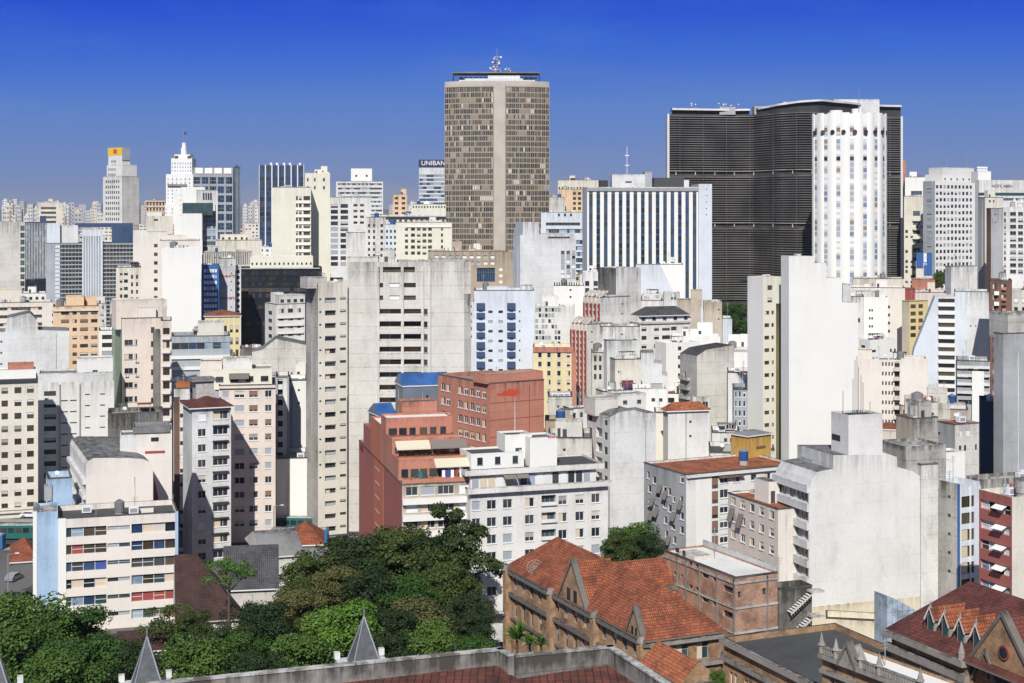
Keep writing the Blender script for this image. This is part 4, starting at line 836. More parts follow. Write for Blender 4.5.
b = B('curved_roof_building', 'pink building with rounded grey roof and a blank party wall', 265, 86, 153, 460, left=70, th=22, wall='pinkwhite', lw='white', clutter=0, roof='roofgrey', prof=[(86, 466), (88, 461), (94, 458), (130, 458), (143, 459), (150, 462), (153, 468)], yb=520)
b.band('L', 71, 85, 466, 15, 6.5, rec=.6, mats=('glass', 'glass_brown', 'blind')); b.slabs('L', 480, 15, 3, .6, .8, 'white', 'balcony_front')
b = B('pink_stair_block', 'pale pink block with rooftop hut and small window behind the curved roof', 276, 137, 172, 431, th=15, M=9, wall='pinkwhite', clutter=0, yb=520, rm='concrete_light'); b.grid('R', [(151, 159)], 438, 60, 4.5, n=1, style='brown', var=(0,)); mb = MB(); mb.box(b.u_of(145), b.u_of(165), -.05, -.003, PZ(454, 276), PZ(451.5, 276), 'darkred'); mb.build('red_strip', b.o)
mb = MB(); u = b.u_of(153.5); z = PZ(508, 276); mb.poly([(u, -.06, z), (u + 1.2, -.06, z), (u + .1, -.06, PZ(478, 276))], 'darkred'); mb.build('shadow_wedge', b.o)  # dark red wedge painted on the wall as the chimney's cast shadow
b.pbox('roof_slab', 133, 170, 429, -.3, 7, 'roofgrey', zb=b.H - .4); b.pbox('water_room', 120, 137, 437, 0, 6, 'white', zb=b.H - 6)
b = B('blue_edged_apartments', 'long cream apartment block with coloured glazed bands and light blue end wall', 250, 58, 178, 518, M=11, th=17, fix=True, wall='pinkwhite', lw='bright', clutter=2, yb=650, roof='roofdark')
cl = ('glass', 'glass_light', 'glass_blue', 'curtain', 'glass_brown', 'blind', 'glass_green', 'curtain_red', 'glass_light')
for j in range(8):
    y = 528.5 + j * 17.3
    b.band('R', 60, 106.5, y, 100, 9.6, n=1, rec=.5, mats=[cl, cl, ('curtain_blue', 'glass_blue', 'glass'), ('glass', 'curtain'), cl, cl, cl, cl][j], fr='frame_white', pw=1.9)
    b.band('R', 107.5, 130, y + .8, 100, 4.2, n=1, rec=.35, mats=('glass_green', 'glass', 'blind_blue'), fr='frame_white', pw=1.9)
    b.band('R', 131.5, 176, y, 100, 9.6, n=1, rec=.5, mats=[cl, ('glass', 'glass_brown', 'glass_blue'), ('curtain_red', 'glass_brown', 'glass'), cl, ('curtain_red', 'glass_green'), cl, cl, cl][j], fr='frame_white', pw=1.9)
mb = MB(); mb.box(.0, 1.3, -.06, -.003, .5, b.H - .1, 'bright'); mb.build('corner_strip', b.o)
mb = MB(); mb.box(b.L - .5, b.L + .03, -.08, -.003, .5, b.H, 'lightblue'); mb.build('corner_strip', b.o)
b.box('light_blue_end_block', b.u_of(37, 1.6), -.01, 1.6, 10, 0, PZ(513, 252), 'lightblue', 'rooflight'); b.box('white_end_strip', b.u_of(33, 1.5), b.u_of(36.9, 1.5), 1.5, 10, 0, PZ(509.5, 252), 'bright', 'rooflight')
s = B('light_blue_pier', 'light blue blank wall rising behind the end of the cream banded apartments', 266, 48, 72, 478, left=46, th=20, wall='lightblue', clutter=0, roof='rooflight'); s.pbox('slanted_hatch', 44.5, 52, 486, -.3, 2, 'grey', zb=s.H - 4)
b = B('red_roof_grey_tower', 'slender pale grey apartment tower with a red tiled hip roof', 300, 192, 231, 408, left=183, th=22, wall='lightgrey', lw='lightgrey', clutter=0, yb=562)
b.grid('R', [(198, 206)], 414, 15.5, 7.5, style='sash', var=(0, 2, 0, 4, 2, 1)); b.grid('R', [(213, 228)], 411.5, 15.5, 9, style='sash', var=(0, 4, 1, 3)); b.slabs('R', 410.8, 15.5, 10, .5, .25, 'dark', 'window_hood', 212.5, 228.5); b.hip(1.7, 'tile_dark', ov=.7)
b.pbox('chimney_block', 196, 214, 382, 6, 4, 'concrete', zb=b.H); b.pbox('roof_slab', 192, 216, 381, 5.5, 5, 'roofgrey', zb=PZ(383, 304))
b = B('dark_gap_tower', 'narrow weathered block with white sills left of the red hip roof tower', 330, 174, 190, 388, th=16, M=10, wall='white_rough', clutter=1, yb=550, rm='brown'); b.grid('R', [(180, 187)], 400, 13.8, 4, style='brown', var=(0, 2, 0)); mb = MB(); mb.box(0, 1.2, -.05, -.003, 1, b.H - 2, 'brown'); mb.build('dark_strip', b.o); b.pbox('tile_vault', 176, 190, 384, .3, 3, 'rust', roof='tile_red')
b = B('cream_apartment_tower', 'cream apartment tower with three window columns behind the red hip roof', 318, 219, 275.5, 385, th=16, M=13, wall='pink', clutter=2, yb=550, roof='rust')
b.grid('R', [(222.5, 229), (234.5, 244.5), (249, 258), (265, 271.5)], 391.5, 14.4, 6.6, style='sash', var=(0, 3, 6, 1, 0, 5)); b.slabs('R', 386.5, 10, 1, .5, .4, 'cream', 'cornice')
b.pbox('roof_storey', 212, 272, 371, 2, 9, 'cream_yellow', roof='rooflight', wn=(4, 1.6, 1.1)); b.pbox('tiled_hut', 200, 222, 363, 4, 6, 'cream', roof='tile_dark'); b.pbox('water_room', 223, 252, 360, 4, 5, 'white_rough', roof='roofgrey')
mb = MB(); mb.box(b.u_of(229, 1), b.u_of(249, 1), .9, 1.98, PZ(380, 318), PZ(374.5, 318), 'awning'); mb.build('awning', b.o)
b = B('dark_balcony_strip', 'narrow white block with a stack of black balcony openings and blue edge', 340, 276, 289, 377, th=14, M=12, wall='white', rm='blue', clutter=0, yb=460); b.grid('R', [(277, 283)], 379, 10.5, 5.8, style='dark', var=(0,), rec=.8); b.fins('R', 1, .8, 377, 460, .4, 'greyblue')
b = B('blank_white_panel', 'plain white wall between the cream tower and the tall grey edge tower', 350, 289, 306.5, 380, th=8, M=12, wall='bright', clutter=0)
b = B('cream_low_hall', 'low plain cream hall with a grey roof left of the tall grey edge tower', 331, 276, 307, 458, th=10, M=14, wall='bright', clutter=0, roof='roofgrey')
# tall centre left
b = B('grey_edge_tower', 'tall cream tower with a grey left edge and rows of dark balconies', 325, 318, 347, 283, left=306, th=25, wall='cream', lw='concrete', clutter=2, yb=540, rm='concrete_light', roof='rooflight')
b.grid('R', [(325, 336)], 298, 12.75, 4.9, style='dark', var=(0, 0, 4, 3, 5), rec=.6); b.grid('R', [(340, 346)], 297.5, 12.75, 2.6, style='brown', var=(0, 0, 1), rec=.2); b.grid('R', [(319.3, 321.3)], 298.5, 12.75, 1.9, style='dark', var=(0,), yb=485)
b.pbox('water_room', 307, 327, 279, 1, 5, 'concrete', roof='rooflight')
b = B('broad_concrete_slab', 'broad concrete block with two blank walls either side of recessed balconies', 329.5, 347.5, 471, 262, th=2, fix=True, M=14, wall='concrete_light', clutter=4, yb=540, roof='rooflight')
b.grid('R', [(379, 383), (389, 400), (404, 416)], 283, 12.6, 4.5, n=2, style='brown', var=(0, 2), rec=.3); b.grid('R', [(383, 401), (404, 415)], 267, 30, 5.5, n=1, style='brown', var=(0,), rec=.7)
b.band('R', 378.5, 401, 309, 12.7, 5, rec=1.4, mats=('glass_brown', 'glass', 'glass_brown', 'blind_brown'), fr='concrete', pw=2.5, name='balcony_glazing'); b.band('R', 404, 421, 309, 12.7, 5, rec=1.4, mats=('glass_brown', 'glass', 'curtain', 'blind_brown'), fr='concrete', pw=2.5, name='balcony_glazing'); b.grid('R', [(424, 427.5)], 309, 12.7, 6, style='grey', var=(0,))
b.slabs('R', 315.3, 12.7, 18, .35, 1.3, 'concrete_light', 'balcony_front', 378.5, 421)
for x in (377.3, 401.5, 421.5, 428.5): mb = MB(); u = b.u_of(x); mb.box(u, u + .5, -.45, -.003, 1, b.H - 1, 'concrete_light'); mb.build('pier', b.o)
mb = MB(); u = b.u_of(464); mb.box(u, b.L + .02, -.3, -.003, 1, b.H - 7, 'concrete'); mb.build('corner_pier', b.o)
b.pbox('roof_parapet', 347, 378, 258.5, 3, 5, 'concrete_light', roof='rooflight'); b.pbox('roof_parapet', 428, 462, 260, 3, 5, 'concrete', roof='rooflight')
b = B('blue_window_tower', 'white tower with navy blue balcony panels in two columns', 445, 474, 534, 290, th=4, M=14, wall='palebluewhite', clutter=1, yb=405, rm='lightgrey')
b.grid('R', [(488.3, 492.7), (498.5, 503)], 310.5, 9.75, 2.8, style='dark', var=(0, 0, 5)); b.grid('R', [(519, 520.5)], 310.5, 9.75, 2, style='dark', var=(0,))
for x0 in (476.5, 507):
    for i in range(12):
        mb = MB(); u = b.u_of(x0); z = PZ(303 + i * 9.75, 445); hgt = 1.9 if i % 2 == 0 else 1.45; mb.box(u, u + 2.5, -.7, -.003, z - hgt, z, 'navy'); mb.box(u + .7, u + 1.8, -.6, -.01, z - hgt - .3, z - hgt - .003, 'glass_blue'); mb.build('balcony', b.o)
b.pbox('blue_edge', 521, 533, 287, .1, 10, 'lightgrey', zb=2); b.pbox('raised_wall', 487, 507, 288, .5, 4, 'palebluewhite')
b = B('blue_roof_barn', 'large grey gabled barn structure with bright blue roof above the red terraces', 318, 403, 450, 386, left=398, th=16, wall='barn_grey', clutter=0, z0=0); b.M = 8; b.hip(2.3, 'blue_sheet', ov=.2, gable=True)
b = B('blue_roof_shed', 'smaller grey shed with blue roof left of the big blue-roofed barn', 304, 380, 396, 416, left=371, th=22, wall='barn_grey', clutter=0); b.M = 8; b.hip(2.1, 'blue_sheet', ov=.2, gable=True)
b = B('terraced_red_building', 'brick-red building with stepped planted terraces, awnings and laundry', 262, 402, 472, 484, left=359, th=14, wall='beige', lw='red', clutter=0, yb=600, roof='rust')
zf = lambda y: PZ(y, 262)
def terr(nm, y1, y0, v, ul, mat='brickred', roof='rust'):
    return b.box(nm, ul, b.L, v, b.M - .1, zf(y0) + .01, zf(y1), mat, roof)
# main mass with stepped upper storeys, each set back behind a planted terrace
vT = [b.v_of(p) for p in (398.5, 392, 386)]; zt_ = lambda y, v: PZ(y, b.D + v * b.c)
def terr(v, y1, y0, dp=7., roof='rust'): return b.box('terrace_storey', 0.01, b.L, v, v + dp, b.H - .95, zt_(y1, v), 'brickred', roof)
T1 = terr(vT[0], 462, 484); T2 = terr(vT[1], 441, 462); T3 = terr(vT[2], 420, 441, 6., 'bright')
for st, v, yw, n in ((T1, vT[0], 473, 7), (T2, vT[1], 451, 7), (T3, vT[2], 432, 6)):
    for i in range(n):
        u = .5 + i * (b.L - .8) / n; mb = MB(); wd = (b.L / n) * b.rng.uniform(.5, .85); mb.box(u, u + wd, v - .1, v - .003, zt_(yw + 4.5, v), zt_(yw - 3.5, v), b.rng.choice(['glass_brown', 'glass', 'glass', 'blind_white'])); mb.build('window', st)
for v, y in ((0.0, 484), (vT[0], 462), (vT[1], 441)):
    mb = MB(); z_ = zt_(y, v) if v else b.H; mb.box(0, b.L, v + .01, v + .2, z_ + .01, z_ + .75, 'brickred'); mb.build('terrace_parapet', b.o)
for x0, x1, v, y, m_ in ((397, 431, vT[1] - 2.2, 446, 'awning_cream'), (432, 468, vT[1] - 2.2, 446, 'awning'), (436, 470, vT[0] - 2.2, 465, 'awning_cream')):
    mb = MB(); a, c = b.u_of(x0, v), b.u_of(x1, v); h_ = 2.1
    mb.poly([(a, v, zt_(y + 3.6, v)), (c, v, zt_(y + 3.6, v)), (c, v + h_, zt_(y - 3, v)), (a, v + h_, zt_(y - 3, v))], m_); mb.poly([(a, v, zt_(y + 4.6, v)), (c, v, zt_(y + 4.6, v)), (c, v, zt_(y + 3.6, v)), (a, v, zt_(y + 3.6, v))], m_); mb.build('awning', b.o)
mb = MB(); v = vT[0] * .45; a = b.u_of(421, v); mb.cyl(a, v, zt_(478, v), zt_(471, v), 1.3, .2, 'teal', 12); mb.build('parasol', b.o)
for i in range(6): mb = MB(); v = .6; u = b.u_of(442 + i * 4.4, v); mb.box(u, u + .58, v, v + .03, zt_(479 + (i % 3), v), zt_(472, v), ['sign_white', 'curtain_blue', 'sign_white', 'curtain_red', 'sign_white', 'lightblue'][i]); mb.build('laundry', b.o)
rr = random.Random(8)
def bushes(v, y, xs):
    for x in xs:
        mb = MB(); u = b.u_of(x, v); z_ = zt_(y, v)
        for k in range(40):
            p = Vector((u + rr.gauss(0, .4), v + rr.gauss(0, .25), z_ + rr.uniform(.2, 1.3))); q = .16
            a1 = Vector((rr.gauss(0, 1), rr.gauss(0, 1), rr.gauss(0, 1))).normalized() * q; a2 = Vector((rr.gauss(0, 1), rr.gauss(0, 1), rr.gauss(0, 1))).normalized() * q; mb.poly([tuple(p - a1), tuple(p + a2), tuple(p + a1)], 'leaf_mid')
        mb.build('potted_plant', b.o)
bushes(.5, 484, (405, 410, 416, 428, 433)); bushes(vT[0] + .5, 462, (404, 420, 426, 431, 436, 450))
b.grid('R', [(406, 418), (421, 435), (438, 454), (459, 469)], 487.5, 16.6, 8.5, style='sash', var=(0, 2, 5, 0, 3)); b.slabs('R', 499, 16.6, 5, .9, .95, 'bright', 'balcony_front')
mb = MB()
for k in range(3): z_ = PZ(486.5 + 16.6 * k, 262); mb.box(.1, b.L - .1, -.06, -.003, z_ - 1.9, z_, 'beige')
b.grid('L', [(375.5, 380.5)], 452, 16, 7, style='dark', var=(0,), n=1); b.grid('L', [(375.8, 380)], 488, 15.5, 6.5, style='sash', var=(0, 4, 0))
mb = MB(); v3, v4 = b.v_of(383.5), b.v_of(374); mb.box(-.09, -.003, v3, v4, 1, b.H - .5, 'redorange'); mb.build('bright_panel', b.o)
b.box('side_step', 0, b.L * .6, vT[2] + 6.05, b.v_of(371), b.H - .5, zt_(426, b.v_of(380)), 'redorange', 'bright'); b.box('side_step', 0, b.L * .6, b.v_of(371) + .02, b.v_of(363.5), b.H - .5, zt_(431, b.v_of(370)), 'red', 'rust'); b.box('side_step', 0, b.L * .6, b.v_of(363.5) + .02, b.M, b.H - .5, zt_(452, b.v_of(362)), 'red', 'rust')
b.pbox('roof_hut', 402, 437, 404, vT[2] + 6.4, 5, 'brickred', roof='concrete_dark', zb=b.H - .5)
b = B('brick_red_slab', 'brick-red apartment slab with a red paint splash on its blank end wall', 300, 490, 544, 383, left=438, th=33, wall='brickred', lw='brickred', clutter=0, yb=450, roof='roofgrey')
for j in range(5): b.grid('L', [(441, 445), (446, 450), (458, 462.5), (464, 468), (470, 474), (476, 480), (482, 486)], 392 + j * 14.5, 100, 7.5, n=1, style='sash', var=(0, 3, 1, 4, 0))
b.pbox('raised_end', 486, 543, 376.5, .3, 5, 'brickred', roof='green', zb=b.H - .2); b.slabs('R', 403, 17, 4, .06, .12, 'red', 'floor_line')
mb = MB(); rng = random.Random(4); u0 = b.u_of(511); zc = PZ(394, 300)
def blob(cx, cz, rx, rz, n=44): mb.poly([(cx + rx * math.cos(2 * math.pi * i / n) * rng.uniform(.6, 1.12), -.03 - rng.uniform(0, .002), cz + rz * math.sin(2 * math.pi * i / n) * rng.uniform(.45, 1.2)) for i in range(n)], 'splash')
blob(u0, zc, 2.6, .8)
mb.build('paint_splash', b.o)
for dx in (-1.5, .2, 1.6): mb = MB(); mb.box(u0 + dx, u0 + dx + .12, -.045, -.012, zc - 1.6, zc, 'splash'); mb.build('paint_drip', b.o)
mb = MB(); blob(u0 - 2.2, zc - .2, 1.5, .3); mb.build('paint_splash', b.o, (0, -.02, 0))
mb = MB(); u = b.u_of(529); mb.box(u, u + .12, -.12, -.003, 2, b.H - 1, 'red'); mb.build('downpipe', b.o)
s = B('red_stepped_annex', 'small brick-red wall stepping down right of the splash-marked slab', 290, 544, 572, 462, th=18, M=6, prof=[(544, 432), (548, 440), (556, 442), (560, 452), (568, 456), (572, 462)], wall='brickred', clutter=0)
# ================= centre and right =================
b = B('white_terrace_apartments', 'long white apartment block with stacked ledges and square windows beside the trees', 262, 470, 608, 490, th=18, fix=True, M=12, wall='white', clutter=0, yb=640, roof='roofdark')
sp = 17.4
b.grid('R', [(487, 496), (503, 512), (525, 534), (558.5, 567), (575.5, 584), (591.5, 600)], 501.5, sp, 9, style='sash', var=(0, 5, 5, 0, 3, 1, 0)); b.grid('R', [(541.5, 556)], 500, sp, 10.5, style='green', var=(0, 3), rec=.8); b.grid('R', [(472, 480)], 501.5, sp, 9, style='sash', var=(0, 5))
b.balc('R', 541, 556.5, 506.5, sp, 6, proj=.4, hp=.5, mat='white', yb=560)
zf2 = lambda y: PZ(y, 262)
o = b.box('recessed_storey', .6, b.L - 1.6, 1.8, b.M - 1, b.H - .9, zf2(477.3), 'white'); b.box('roof_ledge', -.6, b.L - .4, 1.0, b.M, zf2(477.2), zf2(473.5), 'white_rough', 'roofdark'); b.box('lower_ledge', -.6, b.L + .5, -1.0, -.01, zf2(493.5), zf2(488.3), 'white_rough', 'white_rough')
for i in range(15):
    u = .9 + i * 1.5
    if u > b.L - 3: break
    mb = MB(); mb.box(u, u + 1.15, 1.7, 1.79, b.H - .6, zf2(478.6), b.rng.choice(['glass', 'blind_blue', 'glass_light', 'curtain', 'blind_white', 'glass', 'white'])); mb.build('window', o)
for x in (505, 518): mb = MB(); u = b.u_of(x); mb.poly([(u, -.3, zf2(481)), (u + 2.3, -.3, zf2(481)), (u + 2.3, 1.75, zf2(477)), (u, 1.75, zf2(477))], 'awning'); mb.build('awning', b.o)
b.pbox('set_back_wing', 471, 524, 456, 3.6, 7, 'bright', roof='roofdark', zb=zf2(473.4), wn=(3, 1, 1.3)); b.pbox('stair_tower', 530, 557, 440, 3, 6, 'bright', roof='roofgrey', zb=zf2(473.4)); b.pbox('tank_room', 505, 532, 437, 6, 5, 'bright', roof='concrete_dark', zb=zf2(473.4), wn=(1, 1.2, .6))
mb = MB(); u = b.u_of(548, 3)
for i in range(5): mb.box(u + i * .36, u + i * .36 + .22, 2.9, 2.99, zf2(444.5), zf2(443), 'sign_red')
mb.build('red_marks', b.o)
b = B('low_dark_hip_block', 'low building with grey slanted roof behind the white terrace block', 285, 548, 592, 437, th=20, M=12, wall='concrete_light', clutter=2, roof='roofgrey', yb=475)
b = B('white_clutter_house', 'small white house with a cluttered terrace left of the pale peaked wall', 330, 570, 598, 408, left=563, th=22, wall='white', clutter=4, roof='concrete_light', yb=440); b.grid('R', [(573, 576), (580, 583)], 413, 10, 5, style='dark', var=(0,))
b = B('grey_shed_house', 'small grey house below the yellow apartment block', 345, 548, 572, 396, th=20, M=10, wall='concrete_light', clutter=2, roof='concrete', yb=440)
b = B('dark_roof_house', 'low dark-roofed house between the red slab and the pale peaked wall', 310, 545, 575, 420, th=20, M=8, wall='tan', clutter=1, roof='roofdark')
b = B('pale_peaked_wall', 'large pale blank wall with a low peaked top and a windowed left side', 292, 610, 656, 413, left=587, th=22, wall='lightgrey', lw='lightgrey', clutter=0, yb=545, prof=[(610, 417), (620, 412), (634, 410), (648, 413.5), (656, 412.5)])
b.grid('L', [(589, 592), (604, 607.5)], 419, 14.6, 7.5, style='dark', var=(0, 4), yb=485); b.grid('L', [(596, 602)], 416, 15, 10, style='green', var=(0, 1, 3), yb=488, rec=.7)
mb = MB()
for i in range(6): v = b.M * .44; 
b.pbox('roof_hut', 595, 618, 400, 5, 5, 'concrete_light', roof='concrete'); b.pbox('roof_terrace', 618, 646, 396, 9, 5, 'white_rough', roof='roofgrey', zb=b.H - 1, wn=(2, .9, .7))
b = B('two_window_white_tower', 'plain white tower with two small windows near its top', 340, 633, 667, 389, th=12, M=10, wall='bright', clutter=1, yb=408, roof='roofgrey'); b.grid('R', [(651.5, 655), (659, 662.5)], 398, 40, 3.5, n=1, style='brown', var=(0,))
b = B('cream_edge_block', 'narrow cream wall with air conditioners left of the red-roofed white block', 322, 655, 668, 412, th=10, M=8, wall='cream_yellow', clutter=0, yb=465); b.grid('R', [(663, 664.2)], 420, 14, 2.5, style='dark', var=(0,), ac=.99)
b = B('red_hip_white_block', 'plain pale block with an orange-red hip roof and a central downpipe', 312, 668, 709, 411, left=665, th=14, wall='white', clutter=0); b.hip(1.6, 'tile_orange', ov=.5)
mb = MB(); u = b.u_of(685.5); mb.box(u, u + .15, -.18, -.003, 2, b.H - .4, 'grey'); mb.build('downpipe', b.o)
b = B('ochre_rooftop_cube', 'ochre yellow cube-shaped tower with one brown slot window and grey roof', 284, 748, 771, 436, left=731, th=38, wall='ochre', lw='ochre', clutter=1, roof='concrete_dark'); mb = MB(); mb.box(b.L * .35, b.L * .75, -.1, -.003, PZ(450, 284), PZ(447.8, 284), 'brown'); mb.build('slot_window', b.o); b.hip(.7, 'roofgrey', ov=.3)
b = B('orange_roof_apartments', 'white apartment block with an orange flat roof and grey awninged left side', 265, 686, 798, 474, left=644, th=26, wall='white', lw='grey', clutter=0, yb=560, roof='tile_orange', par=.35)  # left wall grey: partly its paint, partly its shade put into the colour
b.H0 = b.H
for x0, x1, y in ((647, 649.5, 484), (652.5, 656, 488), (672.5, 675, 503), (680, 683, 503), (672.5, 675, 518), (663, 666.5, 495), (668, 671, 497), (663, 667, 511), (668, 671.5, 514), (680, 683.5, 482), (648, 651, 498), (664, 667, 527), (671.5, 675, 531), (680, 683.5, 519), (654, 658, 517), (656, 659.5, 502), (680, 683.5, 533), (648, 651, 513), (665, 668, 541), (673, 676, 545)):
    b.grid('L', [(x0, x1)], y - 6 + (686 - x0) * .12, 99, 7.4, n=1, style='sash', var=(0, 4, 0))
T = b.T('L')
for x0, y in ((658.5, 490), (664, 495), (651, 506), (655, 516), (650, 521), (672, 514), (679, 500), (667, 540)):
    mb = MB(); u = b.fu('L', x0); z = PZ(y + 2 + (686 - x0) * .0, 265); mb.poly([tuple(T @ Vector(p)) for p in ((u, -.75, z - 1.5), (u + 1.5, -.75, z - 1.5), (u + 1.5, -.02, z), (u, -.02, z))], 'awning'); mb.build('awning', b.o)
b.grid('R', [(712, 718)], 479, 15, 12.5, style='brown', var=(6,), rec=.1); b.grid('R', [(720, 728.5)], 478, 15.2, 8.5, style='sash', var=(0, 2, 4)); b.grid('R', [(733, 740), (751, 757), (764.5, 771), (780, 786)], 480.5, 15.2, 6.5, style='sash', var=(0, 3, 6), yb=500)
b.slabs('R', 476, 8, 1, .5, .35, 'white', 'cornice'); b.slabs('R', 479, 40, 1, .9, .3, 'brown', 'canopy', 718, 742)
mb = MB(); mb.box(b.u_of(696), b.u_of(711), -.04, -.003, 1, b.H - 1.2, 'bright'); mb.build('white_panel', b.o)
b = B('pink_low_apartments', 'low pale pink apartments with orange roof tucked before the white orange-roofed block', 238, 778, 800, 508.5, left=728, th=23, wall='pinkwhite', lw='pink', clutter=0, yb=570, roof='tile_orange', par=.3)
for i, x in enumerate((731, 740.5, 750, 759.5, 769.5)): b.grid('L', [(x, x + 4.4)], 513 - (4 - i) * .2, 17.5, 8.5, style='sash', var=(0, 1, 4, 3), yb=555)
T = b.T('L')
for x0, y in ((730, 521), (738.5, 524)): mb = MB(); u = b.fu('L', x0); z = PZ(y + 2.5, 238); mb.poly([tuple(T @ Vector(p)) for p in ((u, -.8, z - 2.2), (u + 1.6, -.8, z - 2.2), (u + 1.6, -.02, z), (u, -.02, z))], 'awning'); mb.build('awning', b.o)
b = B('stepped_white_party_wall', 'very large pale blank party wall rising in steps, with banded balconies on its left', 235, 809, 920, 480, left=774, th=19, wall='white', lw='lightgrey', clutter=0, yb=600, roof='roofgrey', prof=[(809, 489), (812, 480), (817, 472), (826, 470), (833, 469), (833, 455), (882, 455), (882, 452), (897, 457), (897, 467), (912, 471), (920, 476)])
b.band('L', 777, 808, 494, 18.7, 9.5, rec=.5, mats=('glass', 'glass_brown', 'glass', 'blind', 'glass_green'), fr='frame_grey', name='balcony_glazing')
b.slabs('L', 485.5, 18.7, 6, .35, 1.2, 'lightgrey', 'balcony_front')
b.pbox('lift_tower', 848.5, 882.5, 417.5, .05, 5.2, 'white', roof='roofdark', zb=b.H - 2); b.pbox('terrace_hut', 826, 838, 454, 5, 4, 'white_rough', roof='roofdark', zb=b.H - 3, wn=(2, .8, .8)); b.pbox('roof_canopy', 812, 831, 462, 6, 4, 'greyblue', roof='roofgrey', zb=b.H - 3)
mb = MB(); mb.box(.05, b.L - .05, -.05, -.003, 0, PZ(607, 235), 'stucco_yellow'); mb.build('yellow_base', b.o)
mb = MB(); v = 0; u = b.u_of(848.6, .05) - .04; mb.box(u - .02, u + .035, 2.5, 5, PZ(446, 235), PZ(440, 235), 'glass'); mb.build('window', b.o)
for q, h in ((853, 9), (855, 14), (857, 15), (858.5, 12), (861, 10), (863, 8), (843, 6), (870, 3)):
    mb = MB(); u = b.u_of(q, 4); mb.tube((u, 4, PZ(418, 237)), (u, 4, PZ(418, 237) + h * .62), .06, 'metal' if q != 857 else 'rust'); mb.build('antenna', b.o)
b = B('white_roof_box_block', 'stained concrete wall with a blue edge beside a narrow window column', 240, 960, 980, 484, left=936, th=30, wall='palebluewhite', lw='concrete', clutter=0, yb=585, roof='rooflight')
b.grid('R', [(961.5, 974.5)], 497, 16.6, 11, style='brown', var=(0, 3, 0, 1)); mb = MB(); mb.box(-.06, -.003, 0, .5, 0, b.H, 'blue'); mb.build('blue_edge', b.o); b.fins('R', 2, .25, 488, 600, .15, 'bright')
b.box('white_roof_box', .1, 3.5, 5, 12, b.H - .5, PZ(463, 245), 'bright', 'rooflight')
s = B('pale_grooved_pier', 'narrow pale rough strip between the huge party wall and the stained concrete', 241.5, 921, 938, 464, th=19, fix=True, M=9, wall='white_rough', clutter=1, roof='rooflight'); s.pbox('white_canopy', 906, 946, 449, 1, 8, 'concrete', roof='rooflight', zb=PZ(476, 256))
s.pbox('white_hut', 941, 965, 455, 6, 4, 'bright', roof='rooflight', zb=PZ(480, 256))
b = B('red_banded_apartments', 'red and white banded apartment block with a blank cream end wall', 215, 1012, 1090, 497.5, left=979, th=23, wall='cream', lw='red', clutter=1, yb=600, roof='concrete')
b.band('L', 980, 1010.5, 507, 20.5, 9.5, rec=.5, mats=('glass', 'blind_white', 'glass_light', 'white', 'glass', 'white'), fr='frame_white', pw=1.7)
T = b.T('L')
for i in range(5): mb = MB(); u = b.fu('L', 995); z = PZ(508 + i * 20.5, 215); mb.poly([tuple(T @ Vector(p)) for p in ((u, -.9, z - .5), (u + 2.4, -.9, z - .5), (u + 2.4, .3, z + .1), (u, .3, z + .1))], 'bright'); mb.build('awning', b.o)
b = B('long_shadowed_roof', 'long low dark-roofed strip behind the red banded apartments', 262, 984, 1060, 480, left=966, th=20, wall='concrete', lw='concrete', clutter=2, roof='concrete_dark')
b = B('tall_grey_edge_wall', 'tall grey blank tower cut by the right edge', 300, 1003, 1080, 333, left=999, th=19, wall='grey', lw='grey', clutter=0, yb=490); b.pbox('raised_core', 1008, 1060, 315, .3, 6, 'concrete')
b = B('navy_side_block', 'grey block with a dark navy right side behind the low roofs', 318, 980, 1001, 401, th=8, M=10, wall='navy', clutter=2, roof='roofdark')  # wall coloured navy to stand for a face lying in shade
b = B('grey_house_tiled', 'grey house with orange roof and two small windows near the right edge', 290, 955, 979, 424, left=934, th=24, wall='concrete_light', lw='grey', clutter=1, yb=470, roof='tile_orange', par=.2); b.grid('R', [(959, 961.5), (964, 966.5), (975, 977)], 446, 22, 5.5, n=1, style='dark', var=(0,)); b.grid('R', [(960, 962), (966, 970)], 431, 22, 5.5, n=1, style='light', var=(2,))
b = B('stained_beige_block', 'stained beige grey block with a white cluttered terrace at its roof', 285, 914, 938, 418, left=896, th=22, wall='concrete', lw='beige', clutter=5, yb=465, roof='rooflight')
b = B('flat_concrete_sheds', 'row of low concrete rooftops right of the twin blank panels', 330, 905, 950, 402, th=16, M=14, wall='concrete_light', clutter=6, roof='concrete_dark')
b = B('brick_gap_house', 'small brick-roofed house behind the concrete rooftops', 345, 930, 968, 408, th=16, M=12, wall='tan', clutter=4, roof='tile_dark', par=.3)
b = B('small_red_roof_wall', 'small beige wall with red roof left of the stained beige block', 300, 881, 897, 429, th=14, M=8, wall='cream', clutter=0); b.hip(.9, 'tile_red', ov=.2)
b = B('twin_panel_tower', 'white tower with two blank panels around a column of tiny windows and balconies', 400, 856, 928, 359, th=10, M=14, wall='pinkwhite', clutter=5, yb=425, roof='roofgrey')
b.grid('R', [(882, 883.6), (885.2, 886.8), (888.4, 890), (891.4, 892.8)], 361.5, 9.55, 3.6, style='brown', var=(0,)); b.grid('R', [(894.5, 899.5)], 361, 9.55, 5.5, style='brown', var=(0, 1), rec=.8); b.balc('R', 893.5, 900, 366.5, 9.55, 7, proj=.7, hp=.8, mat='concrete_light'); b.pbox('roof_hut', 857, 872, 351, 3, 6, 'cream', roof='tile_orange')
mb = MB(); mb.box(b.u_of(901), b.u_of(927), -.25, -.003, 2, b.H + .5, 'pinkwhite'); mb.build('blank_panel', b.o)
